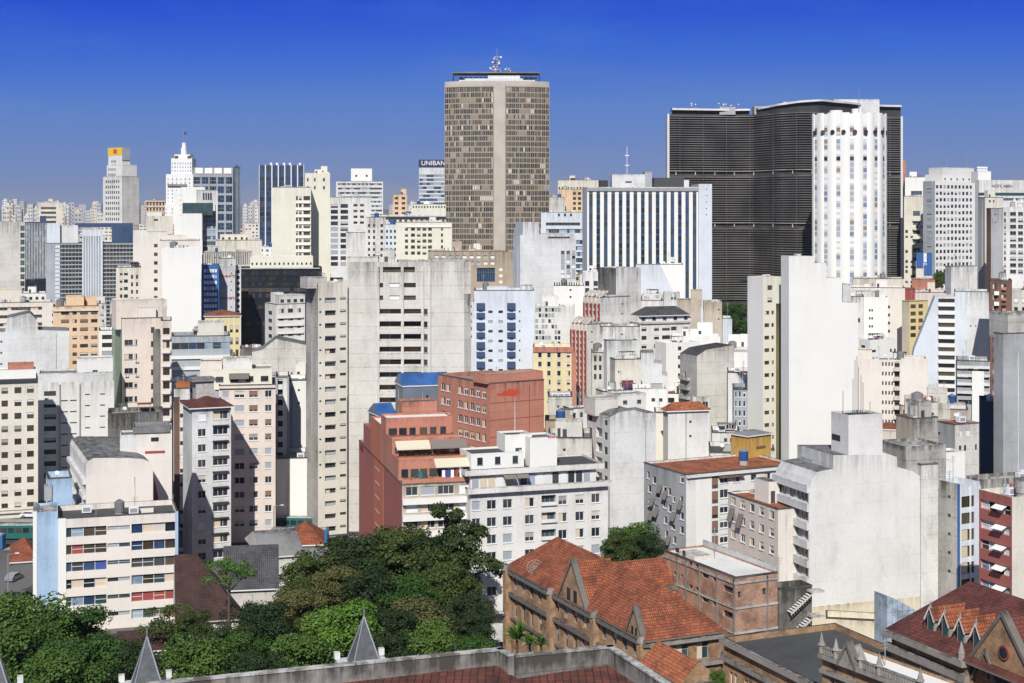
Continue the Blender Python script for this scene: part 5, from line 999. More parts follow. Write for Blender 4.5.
b = B('white_green_roof_block', 'white blank-sided block with a mossy roof above the twin blank panels', 450, 870, 897, 340, left=859, th=28, wall='bright', lw='bright', clutter=1, yb=365, roof='green'); b.grid('L', [(861, 865)], 346, 30, 3, n=1, style='dark', var=(0,)); b.grid('R', [(890, 892), (894, 896)], 350, 30, 3.2, n=1, style='brown', var=(0,)); b.grid('R', [(872, 876)], 350, 30, 2.6, n=1, style='dark', var=(0,))
b = B('tiny_window_column_block', 'white block with one column of paired tiny windows right of the cream tower', 490, 862, 888, 297, th=10, M=14, wall='bright', clutter=2, yb=335); b.grid('R', [(869, 870.6), (871.4, 873)], 309, 8, 2.6, style='dark', var=(0,)); b.pbox('roof_strip', 853, 880, 292, 3, 8, 'white_rough', roof='roofgrey')
b = B('low_left_balcony_house', 'small white house with brown balcony below the large cream wall top', 480, 848, 864, 296, th=10, M=14, wall='white_rough', clutter=1, yb=330); b.grid('R', [(854, 860)], 318, 30, 4.5, n=1, style='brown', var=(0,))
b = B('rounded_beige_wall', 'beige stained wall with ragged top behind the tiny-window block', 540, 850, 905, 287, th=8, M=14, wall='pinkwhite', clutter=2, roof='concrete', yb=335); b.grid('R', [(888, 890)], 305, 8, 3, style='brown', var=(0,))
b = B('long_grimy_roof', 'long low beige block with grimy roofline under the fluted tower', 600, 853, 904, 278, th=6, M=14, wall='cream', clutter=7, roof='concrete_dark')
b = B('yellow_corner_block', 'yellow apartment block with brown windows and ochre blank side', 520, 909.5, 928, 301, left=902, th=25, wall='yellow', lw='stucco_yellow', clutter=1, yb=340, roof='rooflight'); b.grid('R', [(910.5, 916), (918.5, 923)], 304.5, 7.2, 4, style='brown', var=(0, 0, 6))
b = B('dark_red_block', 'dark red blank block above the yellow corner block', 545, 904, 915, 289, th=10, M=12, wall='darkred', clutter=0)
b = B('brickred_far_block', 'salmon red low block beside trees under the square-window slab', 640, 912, 935, 279, th=8, M=12, wall='brickred', clutter=1)
b = B('cream_strip_block', 'low cream rooftop strip beneath the trees right of the dark red block', 560, 915, 946, 292, th=8, M=14, wall='pink', clutter=4, roof='rust')
b = B('slanted_pale_block', 'pale blue-grey block with a steep slanted left edge and balconies', 430, 912, 955, 297, th=6, M=14, prof=[(912, 361), (914, 350), (926, 320), (935, 297), (955, 297)], wall='palebluewhite', clutter=0, roof='white')
for j in range(12):
    mb = MB(); u = b.u_of(938); z = PZ(302 + j * 8.1, 430); mb.box(u, b.L, -.5, -.003, z - 1.1, z, 'bright'); mb.build('balcony_front', b.o); mb = MB(); mb.box(u + .1, b.L - .1, -.15, -.003, z + .1, z + 1.1, 'glass' if j % 3 else 'glass_brown'); mb.build('window_band', b.o)
b = B('pale_twin_slab', 'tall pale slab with a bluish left half right of the slanted block', 438, 955, 990, 291, th=6, M=14, wall='lightgrey', lw='palebluewhite', clutter=0, yb=360, roof='roofgrey'); mb = MB(); mb.box(0, b.u_of(966.5), -.05, -.003, 2, b.H - .1, 'palebluewhite'); mb.build('bluish_panel', b.o); b.grid('R', [(970, 971.5), (975, 976.5)], 325, 40, 1.5, n=1, style='dark', var=(0,))
b = B('curved_grey_villa', 'ornate grey block with a white arched balcony rail', 385, 957, 990, 360, th=8, M=12, wall='grey', clutter=2, yb=400, roof='roofgrey'); b.band('R', None, None, 366, 8.4, 4.5, rec=.6, mats=('glass', 'glass_brown', 'blind')); b.balc('R', 957, 989.5, 365, 8.4, 4, proj=.8, hp=.6, mat='lightgrey'); b.pbox('white_stair_wall', 972, 984, 371, -1, 1.5, 'bright', zb=4)
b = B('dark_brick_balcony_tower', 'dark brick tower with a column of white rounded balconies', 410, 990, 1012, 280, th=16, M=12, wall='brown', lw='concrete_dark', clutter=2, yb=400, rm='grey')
b.grid('R', [(992.5, 996), (1001, 1006)], 284, 10.6, 5, style='dark', var=(0, 0, 3)); b.balc('R', 994, 999, 291, 10.5, 12, proj=1, hp=.9, mat='bright'); b.balc('R', 1002, 1006, 287, 10.5, 5, proj=.8, hp=.6, mat='brickred')
b = B('grey_white_edge_block', 'grey block with white windows behind the dark brick tower', 440, 1012, 1060, 290, th=16, M=12, wall='concrete_light', clutter=3, yb=330); b.grid('R', 6, 298, 9, 4.5, style='grey', var=(0, 2))
b = B('ragged_white_block', 'rough white windowless block below the square-window slab', 560, 951, 977, 266, left=945, th=24, wall='white_rough', lw='greyblue', clutter=4, roof='concrete')
b = B('blue_billboard_building', 'low block carrying two blue billboards with white marks', 740, 916, 932, 262, th=8, M=12, wall='cream', clutter=0); 
mb = MB(); mb.box(.2, 3.4, -.5, -.1, PZ(267.5, 740), PZ(252.5, 740), 'sign_blue'); mb.build('billboard', b.o); mb = MB(); mb.box(3.7, 7.6, -.4, -.1, PZ(275, 740), PZ(253, 740), 'sign_blue'); mb.box(3.72, 5.0, -.45, -.405, PZ(262, 740), PZ(253.2, 740), 'sign_white'); o = mb.build('billboard', b.o)
text(b, 'M', 4.4, PZ(265.5, 740), -.45, 1.9, 'sign_white', o); text(b, '1', 4.4, PZ(259, 740), -.5, 1.9, 'sign_blue', o)
# big cream tower
b = B('cream_slot_tower', 'tall cream tower with a narrow column of paired windows left of the huge blank wall', 352, 763, 783, 277, left=747.5, th=27, wall='cream_yellow', lw='bright', clutter=0, yb=470, rm='olive')
b.grid('R', [(764.5, 769.5), (771.5, 774)], 311, 12.5, 4, style='brown', var=(0, 0, 3)); b.grid('R', [(767.5, 772.5)], 285.5, 12.5, 4.5, n=2, style='brown', var=(0, 1)); mb = MB(); mb.box(b.u_of(776), b.L, -.05, -.003, 1, PZ(304, 352), 'olive'); mb.build('olive_strip', b.o); b.pbox('rail_frame', 747, 752, 281.5, 6, 3, 'frame_dark')  # flat dark olive strip down the right edge of the front
b = B('huge_cream_wall', 'huge blank cream-white wall with a stepped right shoulder, the brightest in view', 342, 789, 858, 256, left=781, th=17, wall='bright', lw='bright', clutter=0, yb=470, prof=[(789, 256), (814, 256), (814, 263), (826, 263), (826, 278), (842, 278), (842, 302), (858, 303)], roof='rooflight')
b.pbox('chimney', 797, 801, 254, 2, 1.5, 'cream', zb=b.H - 1); b.pbox('glass_turret', 843, 851, 284, .6, 4, 'lightgrey', zb=PZ(303, 342))
b = B('grey_window_side_block', 'grey block with rows of white-framed windows left of the cream slot tower', 352, 733.5, 747.5, 389, th=8, M=12, wall='greyblue', clutter=3, yb=435, roof='roofdark'); b.grid('R', [(735, 736.6), (738.5, 741.2), (743, 745.8)], 391.5, 9.5, 5.5, style='sash', var=(0, 0, 4))
b = B('grey_rough_slab', 'grey weathered party wall with a column of old balconies on its left', 400, 697, 734, 352, left=680, th=24, wall='concrete_light', lw='concrete', clutter=2, yb=440, roof='roofdark', prof=[(697, 356), (706, 350), (716, 348), (734, 345)])
b.grid('L', [(683, 686)], 374, 9.6, 6, style='dark', var=(0, 3)); b.balc('L', 681, 690, 378.5, 9.6, 6, proj=.8, hp=.8, mat='concrete')
b = B('white_slim_tower', 'white slim tower with one column of small windows in the jumble of roofs', 420, 666, 700, 343, left=655, th=22, wall='bright', clutter=1, yb=400, roof='rooflight'); b.grid('R', [(678, 681.5)], 347, 9, 4, style='brown', var=(0,))
b = B('white_back_wall', 'bright white wall behind the small window column tower', 440, 672, 720, 336, th=6, M=10, wall='bright', clutter=1)
b = B('beige_twin_concrete', 'two-part brown stained concrete block near the park trees', 480, 704, 722, 302, th=5, M=12, wall='beige', clutter=0, lw='tan'); b.pbox('left_half', 677, 701, 301, 1, 10, 'beige', zb=1); b.pbox('penthouse', 691, 702, 291, 3, 5, 'beige', zb=b.H - 2)
b = B('pale_narrow_wall', 'narrow pale wall at the edge of the park trees', 500, 722.5, 732, 318, th=5, M=12, wall='palebluewhite', clutter=0)
b = B('low_white_shed', 'low white roof below the park trees', 450, 720, 760, 352, th=6, M=30, wall='bright', roof='rooflight', clutter=1, par=.2)
b = B('hip_roof_white_block', 'white block with a dark hip roof and attic windows in the centre', 455, 640, 690, 322, left=631, th=20, wall='white', lw='lightgrey', clutter=0, yb=348)
b.grid('R', [(641.5, 646.5), (654, 659), (662, 670), (671, 676.5), (683, 688.5)], 327.5, 8.6, 4, style='brown', var=(0, 4, 0)); b.pbox('attic', 638, 691, 317, .8, 9, 'white', zb=b.H - .3, wn=(5, 1.2, .9)); b.slabs('R', 322.5, 30, 1, .5, .5, 'concrete', 'cornice'); b.hip(2.6, 'tile_grey', z=PZ(316, 455), ov=.2)
b = B('grey_step_house', 'grey-white windowless block behind the dark hip roof block', 475, 627, 663, 300, th=12, M=12, wall='white', clutter=1, roof='roofdark')
b = B('light_blue_slanted_block', 'light blue block with a sloping right shoulder and green windows', 560, 636, 674, 266, th=5, M=12, prof=[(636, 265), (660, 265), (664, 272), (670, 285), (674, 293)], wall='palebluewhite', lw='lightblue', clutter=0, roof='rooflight', yb=300); b.grid('R', [(637, 639), (642.5, 644.5)], 274, 8, 3.4, style='green', var=(0,)); b.grid('R', [(641.5, 647.5)], 287, 30, 4.5, n=1, style='green', var=(0,))
b = B('white_shoulder_block', 'small bright white block right of the light blue sloping one', 580, 660, 683, 264, th=5, M=12, wall='bright', clutter=3, roof='concrete')
b = B('long_roof_jumble', 'low dark roof jumble below the light blue sloping block', 530, 634, 670, 295, th=10, M=12, wall='white_rough', clutter=6, roof='roofdark')
b = B('blue_window_small_house', 'pale house with two greenish windows left of the brown concrete block', 520, 664, 680, 293, th=8, M=12, wall='lightgrey', clutter=1, yb=305); b.grid('R', [(671, 673), (674, 676)], 297, 30, 3, n=1, style='green', var=(0,))
# ribbed stepped building
def ribbed(nm, lab, D, xl, left, xr, yt, dark=False):
    b = B(nm, lab, D, xl, xr, yt, left=left, th=35, wall='white_rough', lw='concrete_dark' if dark else 'pink', clutter=0, roof='concrete_dark' if dark else 'roofgrey')
    if not dark:
        b.grid('L', (4, .55), yt + 8, 6.4, 3.9, style='dark', var=(0,), rec=.3, yb=420)
        T = b.T('L'); p = b.M / 4
        for i in range(5):
            mb = MB(); c = min(max(p * i, .2), b.M - .2); mb.box(c - .18, c + .18, -.45, -.003, 1, b.H - 2, 'darkred', T)
            q = [(0, -2.), (-.45, -2.0), (-.45, -1.2), (-.2, -.2), (.5, .7), (1.7, 1.5), (3.2, 1.9), (3.2, 1.3), (1.8, .9), (.8, .2), (.2, -.6)]
            mb.poly([tuple(T @ Vector((c - .18, y, b.H + z))) for y, z in q], 'pink'); mb.poly([tuple(T @ Vector((c + .18, y, b.H + z))) for y, z in q][::-1], 'pink')
            for (y0, z0), (y1, z1) in zip(q, q[1:] + q[:1]): mb.poly([tuple(T @ Vector(v)) for v in ((c - .18, y0, b.H + z0), (c + .18, y0, b.H + z0), (c + .18, y1, b.H + z1), (c - .18, y1, b.H + z1))], 'pink')
            mb.build('rib', b.o)
    return b
ribbed('ribbed_stepped_block', 'lower pink ribbed block with rounded rib tops beside the yellow apartments', 440, 586.5, 571, 612, 324)
ribbed('ribbed_stepped_block', 'upper pink ribbed block with rounded rib tops under a dark stained tower', 455, 600, 584, 630, 297)
b = ribbed('dark_stained_tower', 'rough white tower with a black stained curved left side', 468, 616, 598, 641, 268, True)
b = B('yellow_apartment_block', 'pale yellow apartment block framed in brick red', 430, 533, 571.5, 347, th=6, M=12, wall='paleyellow', rm='brickred', clutter=1, yb=410, roof='white')
b.grid('R', [(538, 541.8), (547, 550.8), (557, 560.8), (566.5, 570.3)], 352.5, 9.1, 5.4, style='sash', var=(0, 0, 3, 1)); mb = MB(); mb.box(0, b.L + .6, -.3, -.003, b.H - 1.5, b.H + .01, 'brickred'); mb.box(b.L - .02, b.L + 1.3, -.3, -.003, 1, b.H - 1.503, 'brickred'); mb.build('red_surround', b.o)
b = B('patterned_window_block', 'white block with a scattered pattern of dark windows facing left', 490, 535, 575, 306, th=4, M=12, wall='white', clutter=1, yb=345, roof='rooflight')
b.grid('R', [(535.5 + i * 3.2, 538 + i * 3.2) for i in range(8)], 308, 5.6, 3.6, style='dark', var=(0, 0, 5, 2), skip=.25)
b = B('white_rail_block', 'white block with a dark-toothed roof edge behind the patterned windows', 520, 554, 584, 285, th=5, M=12, wall='bright', clutter=1, yb=305, roof='roofgrey'); b.grid('R', [(569.5, 571.5)], 289, 7, 2, n=2, style='brown', var=(0,))
for i in range(11): mb = MB(); mb.box(i * .85, i * .85 + .4, -.4, .4, b.H, b.H + .9, 'dark'); mb.build('roof_tooth', b.o)
b = B('glass_gap_house', 'small block with dark glazed bays left of the dark stained tower', 540, 583, 600, 272, th=5, M=12, wall='white', clutter=2, yb=300, roof='concrete'); b.grid('R', 2, 281, 7, 5, style='dark', var=(0,))
b = B('old_house_row', 'weathered old house with tall windows right of the pink ribs', 420, 592, 608, 352, th=16, M=10, wall='concrete_light', clutter=2, yb=378, roof='roofgrey'); b.grid('R', [(594, 596.5), (599, 601.5), (604, 606.5)], 356, 9, 5.5, style='dark', var=(0,))
b = B('grey_water_block', 'grey-white windowless rooftop block above old houses', 415, 607, 637, 340, left=605, th=14, wall='lightgrey', clutter=1, roof='concrete')
b = B('long_light_wall', 'long bright white wall behind the grey rooftop block', 435, 600, 640, 326, th=8, M=10, wall='white_rough', clutter=1)
b = B('cream_step_block', 'cream block with a purple shutter in the jumble of roofs', 385, 615, 641, 359, th=12, M=10, wall='cream', clutter=4, yb=385, roof='rust', lw='concrete_light', left=610); mb = MB(); mb.box(b.u_of(621.5), b.u_of(633), -.2, -.003, PZ(390, 385), PZ(380.5, 385), 'purple'); mb.build('purple_shutter', b.o); b.grid('R', [(618, 619.5)], 371, 40, 2, n=1, style='dark', var=(0,))
b = B('grey_right_steps', 'pale grey stepped wall right of the purple shutter', 395, 641, 668, 355, th=12, M=10, prof=[(641, 353), (654, 353), (654, 363), (662, 364), (662, 375), (668, 376)], wall='lightgrey', clutter=0, roof='concrete')
b = B('flat_grey_terraces', 'cluttered low grey terraces below the purple shutter', 360, 603, 640, 391, th=16, M=10, wall='white_rough', clutter=7, yb=400, roof='concrete', left=596)
b = B('mid_gap_low_roofs', 'low roofs with a red tiled patch left of the cream slot tower', 390, 728, 752, 372, th=10, M=12, wall='white', clutter=3, roof='tile_red')
b = B('dark_low_roof_house', 'low dark-roofed house between the red hip roof and the ochre cube', 300, 710, 734, 452, th=18, M=14, wall='white', clutter=2, roof='roofdark')
b = B('small_terrace_house', 'small white house with arches behind the ochre cube', 330, 712, 740, 432, th=18, M=10, wall='white', clutter=3, roof='concrete_dark', yb=450); b.grid('R', [(724, 727), (730, 733)], 438, 30, 5, n=1, style='dark', var=(0,))
# ================= brick buildings in front =================
W('stone_dark', (.20, .18, .155), .5)
sch = B('tiled_school_building', 'long ochre brick institution with red tiled hip roof and pointed gables facing left', 190, 647, 721, 640, left=508, th=24, wall='brick_tan', lw='brick_tan', clutter=0, yb=683, rm='brick_tan')
sch.M = 43.; mL, Ls = sch.M, sch.L; H = sch.H
zz = lambda y: PZ(y, 190)
LU = [(1.6 + i * 2.9) for i in range(14)]
for r, (z1, h) in enumerate(((H - 1.0, 2.0), (H - 4.6, 2.6), (H - 8.2, 2.6), (H - 11.8, 2.6))):
    for u in LU:
        sch.open['L'].append((u, u + 1.3, z1 - h, z1, .35)); sch.wins.append(('window', win_mesh(1.3, h, 'green', [0, 0, 3, 1, 5][sch.rng.randrange(5)], .35), sch.T('L') @ Matrix.Translation((u, 0, z1 - h))))
for u in (1.2, 4.3, 7.3):
    for z1, h in ((H - 1.2, 2.2), (H - 5, 2.4)):
        sch.open['R'].append((u, u + 1.8, z1 - h, z1, .3)); sch.wins.append(('window', win_mesh(1.8, h, 'green', 3, .3), Matrix.Translation((u, 0, z1 - h))))
TL = sch.T('L')
for z, pr, t_ in ((H - .35, .7, .5), (H - 3.6, .55, .55), (H - 7.4, .3, .3)):
    mb = MB(); mb.box(-.5, mL + .4, -pr, -.003, z - t_, z, 'stone_dark', TL); mb.build('cornice', sch.o); mb = MB(); mb.box(.01, Ls, -pr, -.004, z - t_, z, 'stone'); mb.build('cornice', sch.o)
for u in (0.2, 15.8, 29.4, mL - .5):
    mb = MB(); mb.box(u - .55, u + .55, -.95, -.01, 0, H - .4, 'brick_tan', TL); mb.cyl(*((TL @ Vector((u, -.45, 0)))[:2]), H - .399, H + .4, .75, .5, 'stone', 8); mb.build('buttress', sch.o)
sch.hip(5.2, 'tile_red', trim='stone_dark', ridge='v', ov=.6, u1=min(Ls, 11))
# cross wing running right from the middle of the ridge
mb = MB(); ym, hw_, u0, u1 = mL * .47, 5.2, 5.2, 16.5; z0, z1 = H + .02, H + 5.0
mb.poly([(u0, ym, z1), (u1, ym, z1), (u1, ym + hw_, z0), (u0, ym + hw_, z0)][::-1], 'tile_red'); mb.poly([(u0, ym - hw_, z0), (u1, ym - hw_, z0), (u1, ym, z1), (u0, ym, z1)], 'tile_red'); mb.poly([(u1, ym - hw_, z0), (u1, ym + hw_, z0), (u1, ym, z1)], 'brick_tan')
mb.build('cross_roof', sch.o); sch.box('cross_wing', 10.0, 16.4, ym - 5, ym + 5, 0, H - .01, 'brick_tan', 'tile_red')
mb = MB(); mb.box(11, 12.2, ym - 6.4, ym - 5.2, H - 1, H + 2.0, 'brick_tan'); mb.box(10.8, 12.4, ym - 6.6, ym - 5.0, H + 2.003, H + 2.3, 'stone'); mb.build('chimney', sch.o)
def gable(b, f, u, w, hw, hh, mat='brick_tan', coping='stone_dark', dp=2.5, z=None, roof='tile_red', eye=True, name='gable'):
    T = b.T(f); z = b.H if z is None else z; mb = MB()
    A = [(u - w / 2, z - hw), (u + w / 2, z - hw), (u + w / 2, z), (u, z + hh), (u - w / 2, z)]
    mb.poly([tuple(T @ Vector((x, -.5, q))) for x, q in A], mat); mb.poly([tuple(T @ Vector((x, -.1, q))) for x, q in A][::-1], mat)
    for (x0, q0), (x1, q1) in zip(A, A[1:] + A[:1]): mb.poly([tuple(T @ Vector(p)) for p in ((x0, -.5, q0), (x0, -.1, q0), (x1, -.1, q1), (x1, -.5, q1))], mat)
    g = mb.build(name, b.o)
    for sx in (-1, 1):
        mb = MB(); ux = u + sx * (w / 2 + .25); x0, x1 = ux, u; q0, q1 = z - .1, z + hh + .5; t_ = .45
        mb.poly([tuple(T @ Vector(p)) for p in ((x0, -.7, q0), (x1, -.7, q1), (x1, -.7, q1 - t_ * 1.3), (x0, -.7, q0 - t_ * 1.3))], coping); mb.poly([tuple(T @ Vector(p)) for p in ((x0, -.7, q0), (x1, -.7, q1), (x1, .15, q1), (x0, .15, q0))], coping)
        mb.poly([tuple(T @ Vector(p)) for p in ((x0, .15, q0), (x1, .15, q1), (x1, .15, q1 - t_ * 1.3), (x0, .15, q0 - t_ * 1.3))], coping); mb.build('coping', g)
        mb = MB(); mb.poly([tuple(T @ Vector(p)) for p in ((ux, .15, z - .3), (u, .15, z + hh), (u, dp, z + hh), (ux, dp, z - .3))], roof); mb.build('gable_roof', g)
    if eye:
        for dx, dz, ww, hh_ in ((-w * .18, hh * .02, w * .12, hh * .3), (w * .06, hh * .02, w * .12, hh * .3)): mb = MB(); mb.box(u + dx, u + dx + ww, -.56, -.503, z + dz, z + dz + hh_, 'glass', T); mb.build('window', g)
    return g
gable(sch, 'L', 22.6, 8.6, .2, 5.6, dp=5.5); gable(sch, 'L', mL - 2.4, 4.2, .2, 3.4, dp=3.5)
sch.finish()
mb = MB(); RS = .62; T = Matrix.Translation((.9, 35.6, H + 1.3)) @ Matrix.Rotation(.7, 4, 'X') @ Matrix.Rotation(-.5, 4, 'Y'); P('mesh_dish', (.42, .36, .32), .6)
for i in range(16): a = i * math.pi / 8; mb.tube(T @ Vector((0, 0, 0)), T @ Vector((1.9 * RS * math.cos(a), 1.9 * RS * math.sin(a), .4)), .018, 'mesh_dish', 4)
for r, zq in ((.45, .06), (.8, .18), (1.18, .4)):
    for i in range(16): a, c = i * math.pi / 8, (i + 1) * math.pi / 8; mb.tube(T @ Vector((r * math.cos(a), r * math.sin(a), zq)), T @ Vector((r * math.cos(c), r * math.sin(c), zq)), .024, 'mesh_dish', 4)
mb.tube((.9, 35.6, H), (.9, 35.6, H + 1.6), .08, 'metal'); tag(mb.build('satellite_dish', sch.o))
# annex with bright orange roofs
b = B('orange_roof_annex', 'low annex with bright orange-red tiled roof between the terrace parapet and the brick institution', 166, 680, 716, 684, left=642, th=24, wall='brick_tan', lw='brick_tan', clutter=0); b.hip(2.2, 'tile_orange', trim='stone_dark', ridge='v', ov=.3, gable=True)
# unfinished brick building
b = B('raw_brick_building', 'raw unplastered brick building with concrete beams and a pale flat roof', 198, 735.5, 777.5, 577, left=664, th=26, wall='brick', lw='brick', clutter=0, yb=640, roof='white', par=.22)
for y in (583, 608, 633):
    for f in 'LR': mb = MB(); mb.box(-.0, b.wid(f), -.14, -.004, PZ(y + 1.6, 198), PZ(y - .9, 198), 'concrete', b.T(f)); mb.build('concrete_beam', b.o)
for f, us in (('L', (0.2, .33, .52, .76, .985)), ('R', (.75,))):
    for q in us: u = q * b.wid(f); mb = MB(); mb.box(u - .09, u + .09, -.18, -.005, 0, b.H - .3, 'roofgrey', b.T(f)); mb.build('concrete_column', b.o)
b.grid('L', [(673.5, 676.5), (680.5, 683)], 571, 25, 4.5, style='dark', var=(0,), n=2, rec=.4); b.grid('L', [(689, 692), (695.5, 699)], 578, 25, 4.5, style='dark', var=(0,), n=2, rec=.4); b.grid('L', [(702, 708.5), (713, 716)], 582, 25, 8, style='dark', var=(0,), n=2, rec=.4); b.grid('L', [(723, 733)], 589, 25.5, 7, style='dark', var=(0,), n=2, rec=.4); b.grid('R', [(738, 741), (762.5, 766)], 592, 60, 6.5, style='dark', var=(0,), n=1, rec=.4)
mb = MB(); mb.box(.6, 3.4, b.M - 7, b.M - 3, b.H - .2, b.H + .35, 'concrete_light'); mb.build('concrete_upstand', b.o)
mb = MB(); mb.box(b.L - .2, b.L, .3, b.M, b.H, b.H + .8, 'rooflight'); mb.build('wall_stub', b.o)
b = B('concrete_stair_block', 'grey block with two outside stairs between the raw brick building and the huge party wall', 206, 779, 812, 588, th=20, M=16, wall='concrete_dark', lw='concrete_dark', clutter=0, roof='rooflight', left=774)
for y in (594, 619):
    mb = MB(); z = PZ(y, 204); n = 9
    mb.poly([(1.1, -1.3, z - 3.25), (4.5, -1.3, z - .75), (4.5, -1.3, z - .45), (1.1, -1.3, z - 2.95)], 'concrete_light')
    for i in range(n): mb.box(1.2 + i * .36, 1.45 + i * .36, -1.3, -.1, z - 2.95 + i * .26, z - 2.83 + i * .26, 'bright')
    mb.box(4.4, 6.3, -1.5, -.005, z - .5, z - .2, 'concrete_light'); mb.build('outside_stair', b.o)
# dark flat roof brick building
b = B('dark_flat_roof_building', 'brick building with a dark flat roof and stone cornice at the bottom right', 156, 830, 950, 690, left=724, th=23, wall='brick_tan', lw='brick_tan', clutter=0, yb=683, roof='roofdark', par=.7)
for z, pr, t_ in ((b.H, .5, .7), (b.H - 2.0, .4, .6)):
    mb = MB(); mb.box(-.3, b.M + .2, -pr, -.004, z - t_, z, 'stone', b.T('L')); mb.build('cornice', b.o)
for r in range(3):
    for i in range(6):
        for q in (0, .95): u = 1.2 + i * 3.2 + q; z1 = b.H - 3.6 - r * 4; b.open['L'].append((u, u + .7, z1 - 2, z1, .3)); b.wins.append(('window', win_mesh(.7, 2.0, 'sash', 0, .3), b.T('L') @ Matrix.Translation((u, 0, z1 - 2))))
mb = MB(); mb.box(b.L * .05, b.L * .3, 3, 3.3, b.H - .65, b.H - .5, 'rooflight'); mb.build('roof_patch', b.o)
b = B('yellow_low_wall_block', 'low pale yellow block at the foot of the huge party wall', 226, 826, 890, 617, th=19, M=4, wall='stucco_yellow', clutter=0, roof='rooflight')
b = B('blue_corrugated_shed', 'pale blue corrugated roof shed behind the dormered roof', 200, 887, 932, 632, th=20, fix=True, M=1.6, wall='blue_corrugated', clutter=0, prof=[(887, 596), (900, 601), (932, 620)], roof='blue_corrugated')
# dormered main building, bottom right
b = B('dormered_brick_building', 'brick building with dark red tiled roof, a row of dormers and a large pointed gable', 155, 967, 1075, 660, left=888, th=23, wall='brick_tan', lw='brick_tan', clutter=0, yb=683)
b.M = 12.5
DH = b.H
b.hip(4.6, 'tile_dark', trim='stone_dark', ridge='v', ov=.5, u1=20, v0=-13, inset=1.5); b.box('rear_wing', 2.5, 20, -13, -.01, 0, DH - .3, 'brick_tan')
for z, pr, t_ in ((DH - .05, .9, .6), (DH - 1.5, .6, .8)):
    mb = MB(); mb.box(-.5, b.M + .3, -pr, -.004, z - t_, z, 'stone', b.T('L')); mb.build('cornice', b.o)
for i in range(5): u = .8 + i * 2.3; b.open['L'].append((u, u + .9, DH - 5, DH - 3, .3)); b.wins.append(('window', win_mesh(.9, 2., 'green', 0, .3), b.T('L') @ Matrix.Translation((u, 0, DH - 5))))
slope = 4.6 / 10.5
for i in range(4):
    x = 1.6; y = b.v_of((931, 945.5, 961, 977)[i], x); zb = DH + (x + .5) * slope; w_ = .62; h_ = 1.5; r_ = .95; back = 3.6
    mb = MB(); F5 = [(x, y - w_, zb - .1), (x, y + w_, zb - .1), (x, y + w_, zb + h_), (x, y, zb + h_ + r_), (x, y - w_, zb + h_)]
    mb.poly(F5[::-1], 'stone'); 
    for s_ in (-1, 1): mb.poly([(x, y + s_ * w_, zb - .1), (x + back, y + s_ * w_, zb + 1), (x + back, y + s_ * w_, zb + h_), (x, y + s_ * w_, zb + h_)], 'stone')
    d = mb.build('dormer', b.o)
    mb = MB(); mb.box(x - .06, x - .003, y - .38, y + .38, zb + .15, zb + h_ + .1, 'teal'); mb.build('window', d)
    mb = MB()
    for s_ in (-1, 1): mb.poly([(x - .25, y + s_ * (w_ + .3), zb + h_ - .35), (x - .25, y, zb + h_ + r_ + .1), (x + back + 1, y, zb + h_ + r_ + .1), (x + back, y + s_ * (w_ + .3), zb + h_ - .35)], 'tile_red')
    for s_ in (-1, 1): mb.poly([(x - .27, y + s_ * (w_ + .35), zb + h_ - .45), (x - .27, y, zb + h_ + r_ + .2), (x - .27, y, zb + h_ + r_ - .1), (x - .27, y + s_ * (w_ + .1), zb + h_ - .5)], 'frame_white')
    mb.build('dormer_roof', d)
    mb = MB(); mb.cyl(x - .1, y, zb + h_ + r_, zb + h_ + r_ + .8, .16, .02, 'stone', 6); mb.build('finial', d)
mb = MB(); mb.cyl(-.3, .5, DH - .3, DH + .6, .4, .35, 'stone', 8); mb.cyl(-.3, .5, DH + .601, DH + 1.9, .38, .03, 'stone', 8); mb.build('corner_pinnacle', b.o)
# projecting gabled wing nearer the camera
g2 = B('gabled_brick_wing', 'ochre brick gabled wing with a round window at the bottom right corner', 146, 1045, 1120, 690, left=968, th=23, wall='brick_tan', lw='brick_tan', clutter=0)
g2.M = 10.5; gz = PZ(672, 150)
g2.H = gz; gable(g2, 'L', 5.1, 9.6, .3, 5.4, dp=14, roof='tile_dark', eye=False, z=gz)
T = g2.T('L'); mb = MB(); T2 = T @ Matrix.Translation((5.4, -.55, gz + 1.8)) @ Matrix.Rotation(R_(90), 4, 'X'); mb.cyl(0, 0, -.05, .12, .75, .75, 'darkred', 18, T2); mb.cyl(0, 0, .121, .14, .58, .58, 'glass', 18, T2); mb.build('round_window', g2.o)
mb = MB(); mb.box(4.4, 6.0, -.56, -.503, gz - 2.6, gz - .4, 'glass', T); mb.build('window', g2.o); g2.noroof = True
gable(g2, 'L', 2.6, 3.4, .2, 2.6, dp=1.5, roof='stone', eye=True, z=gz - 1.6, name='small_gable')
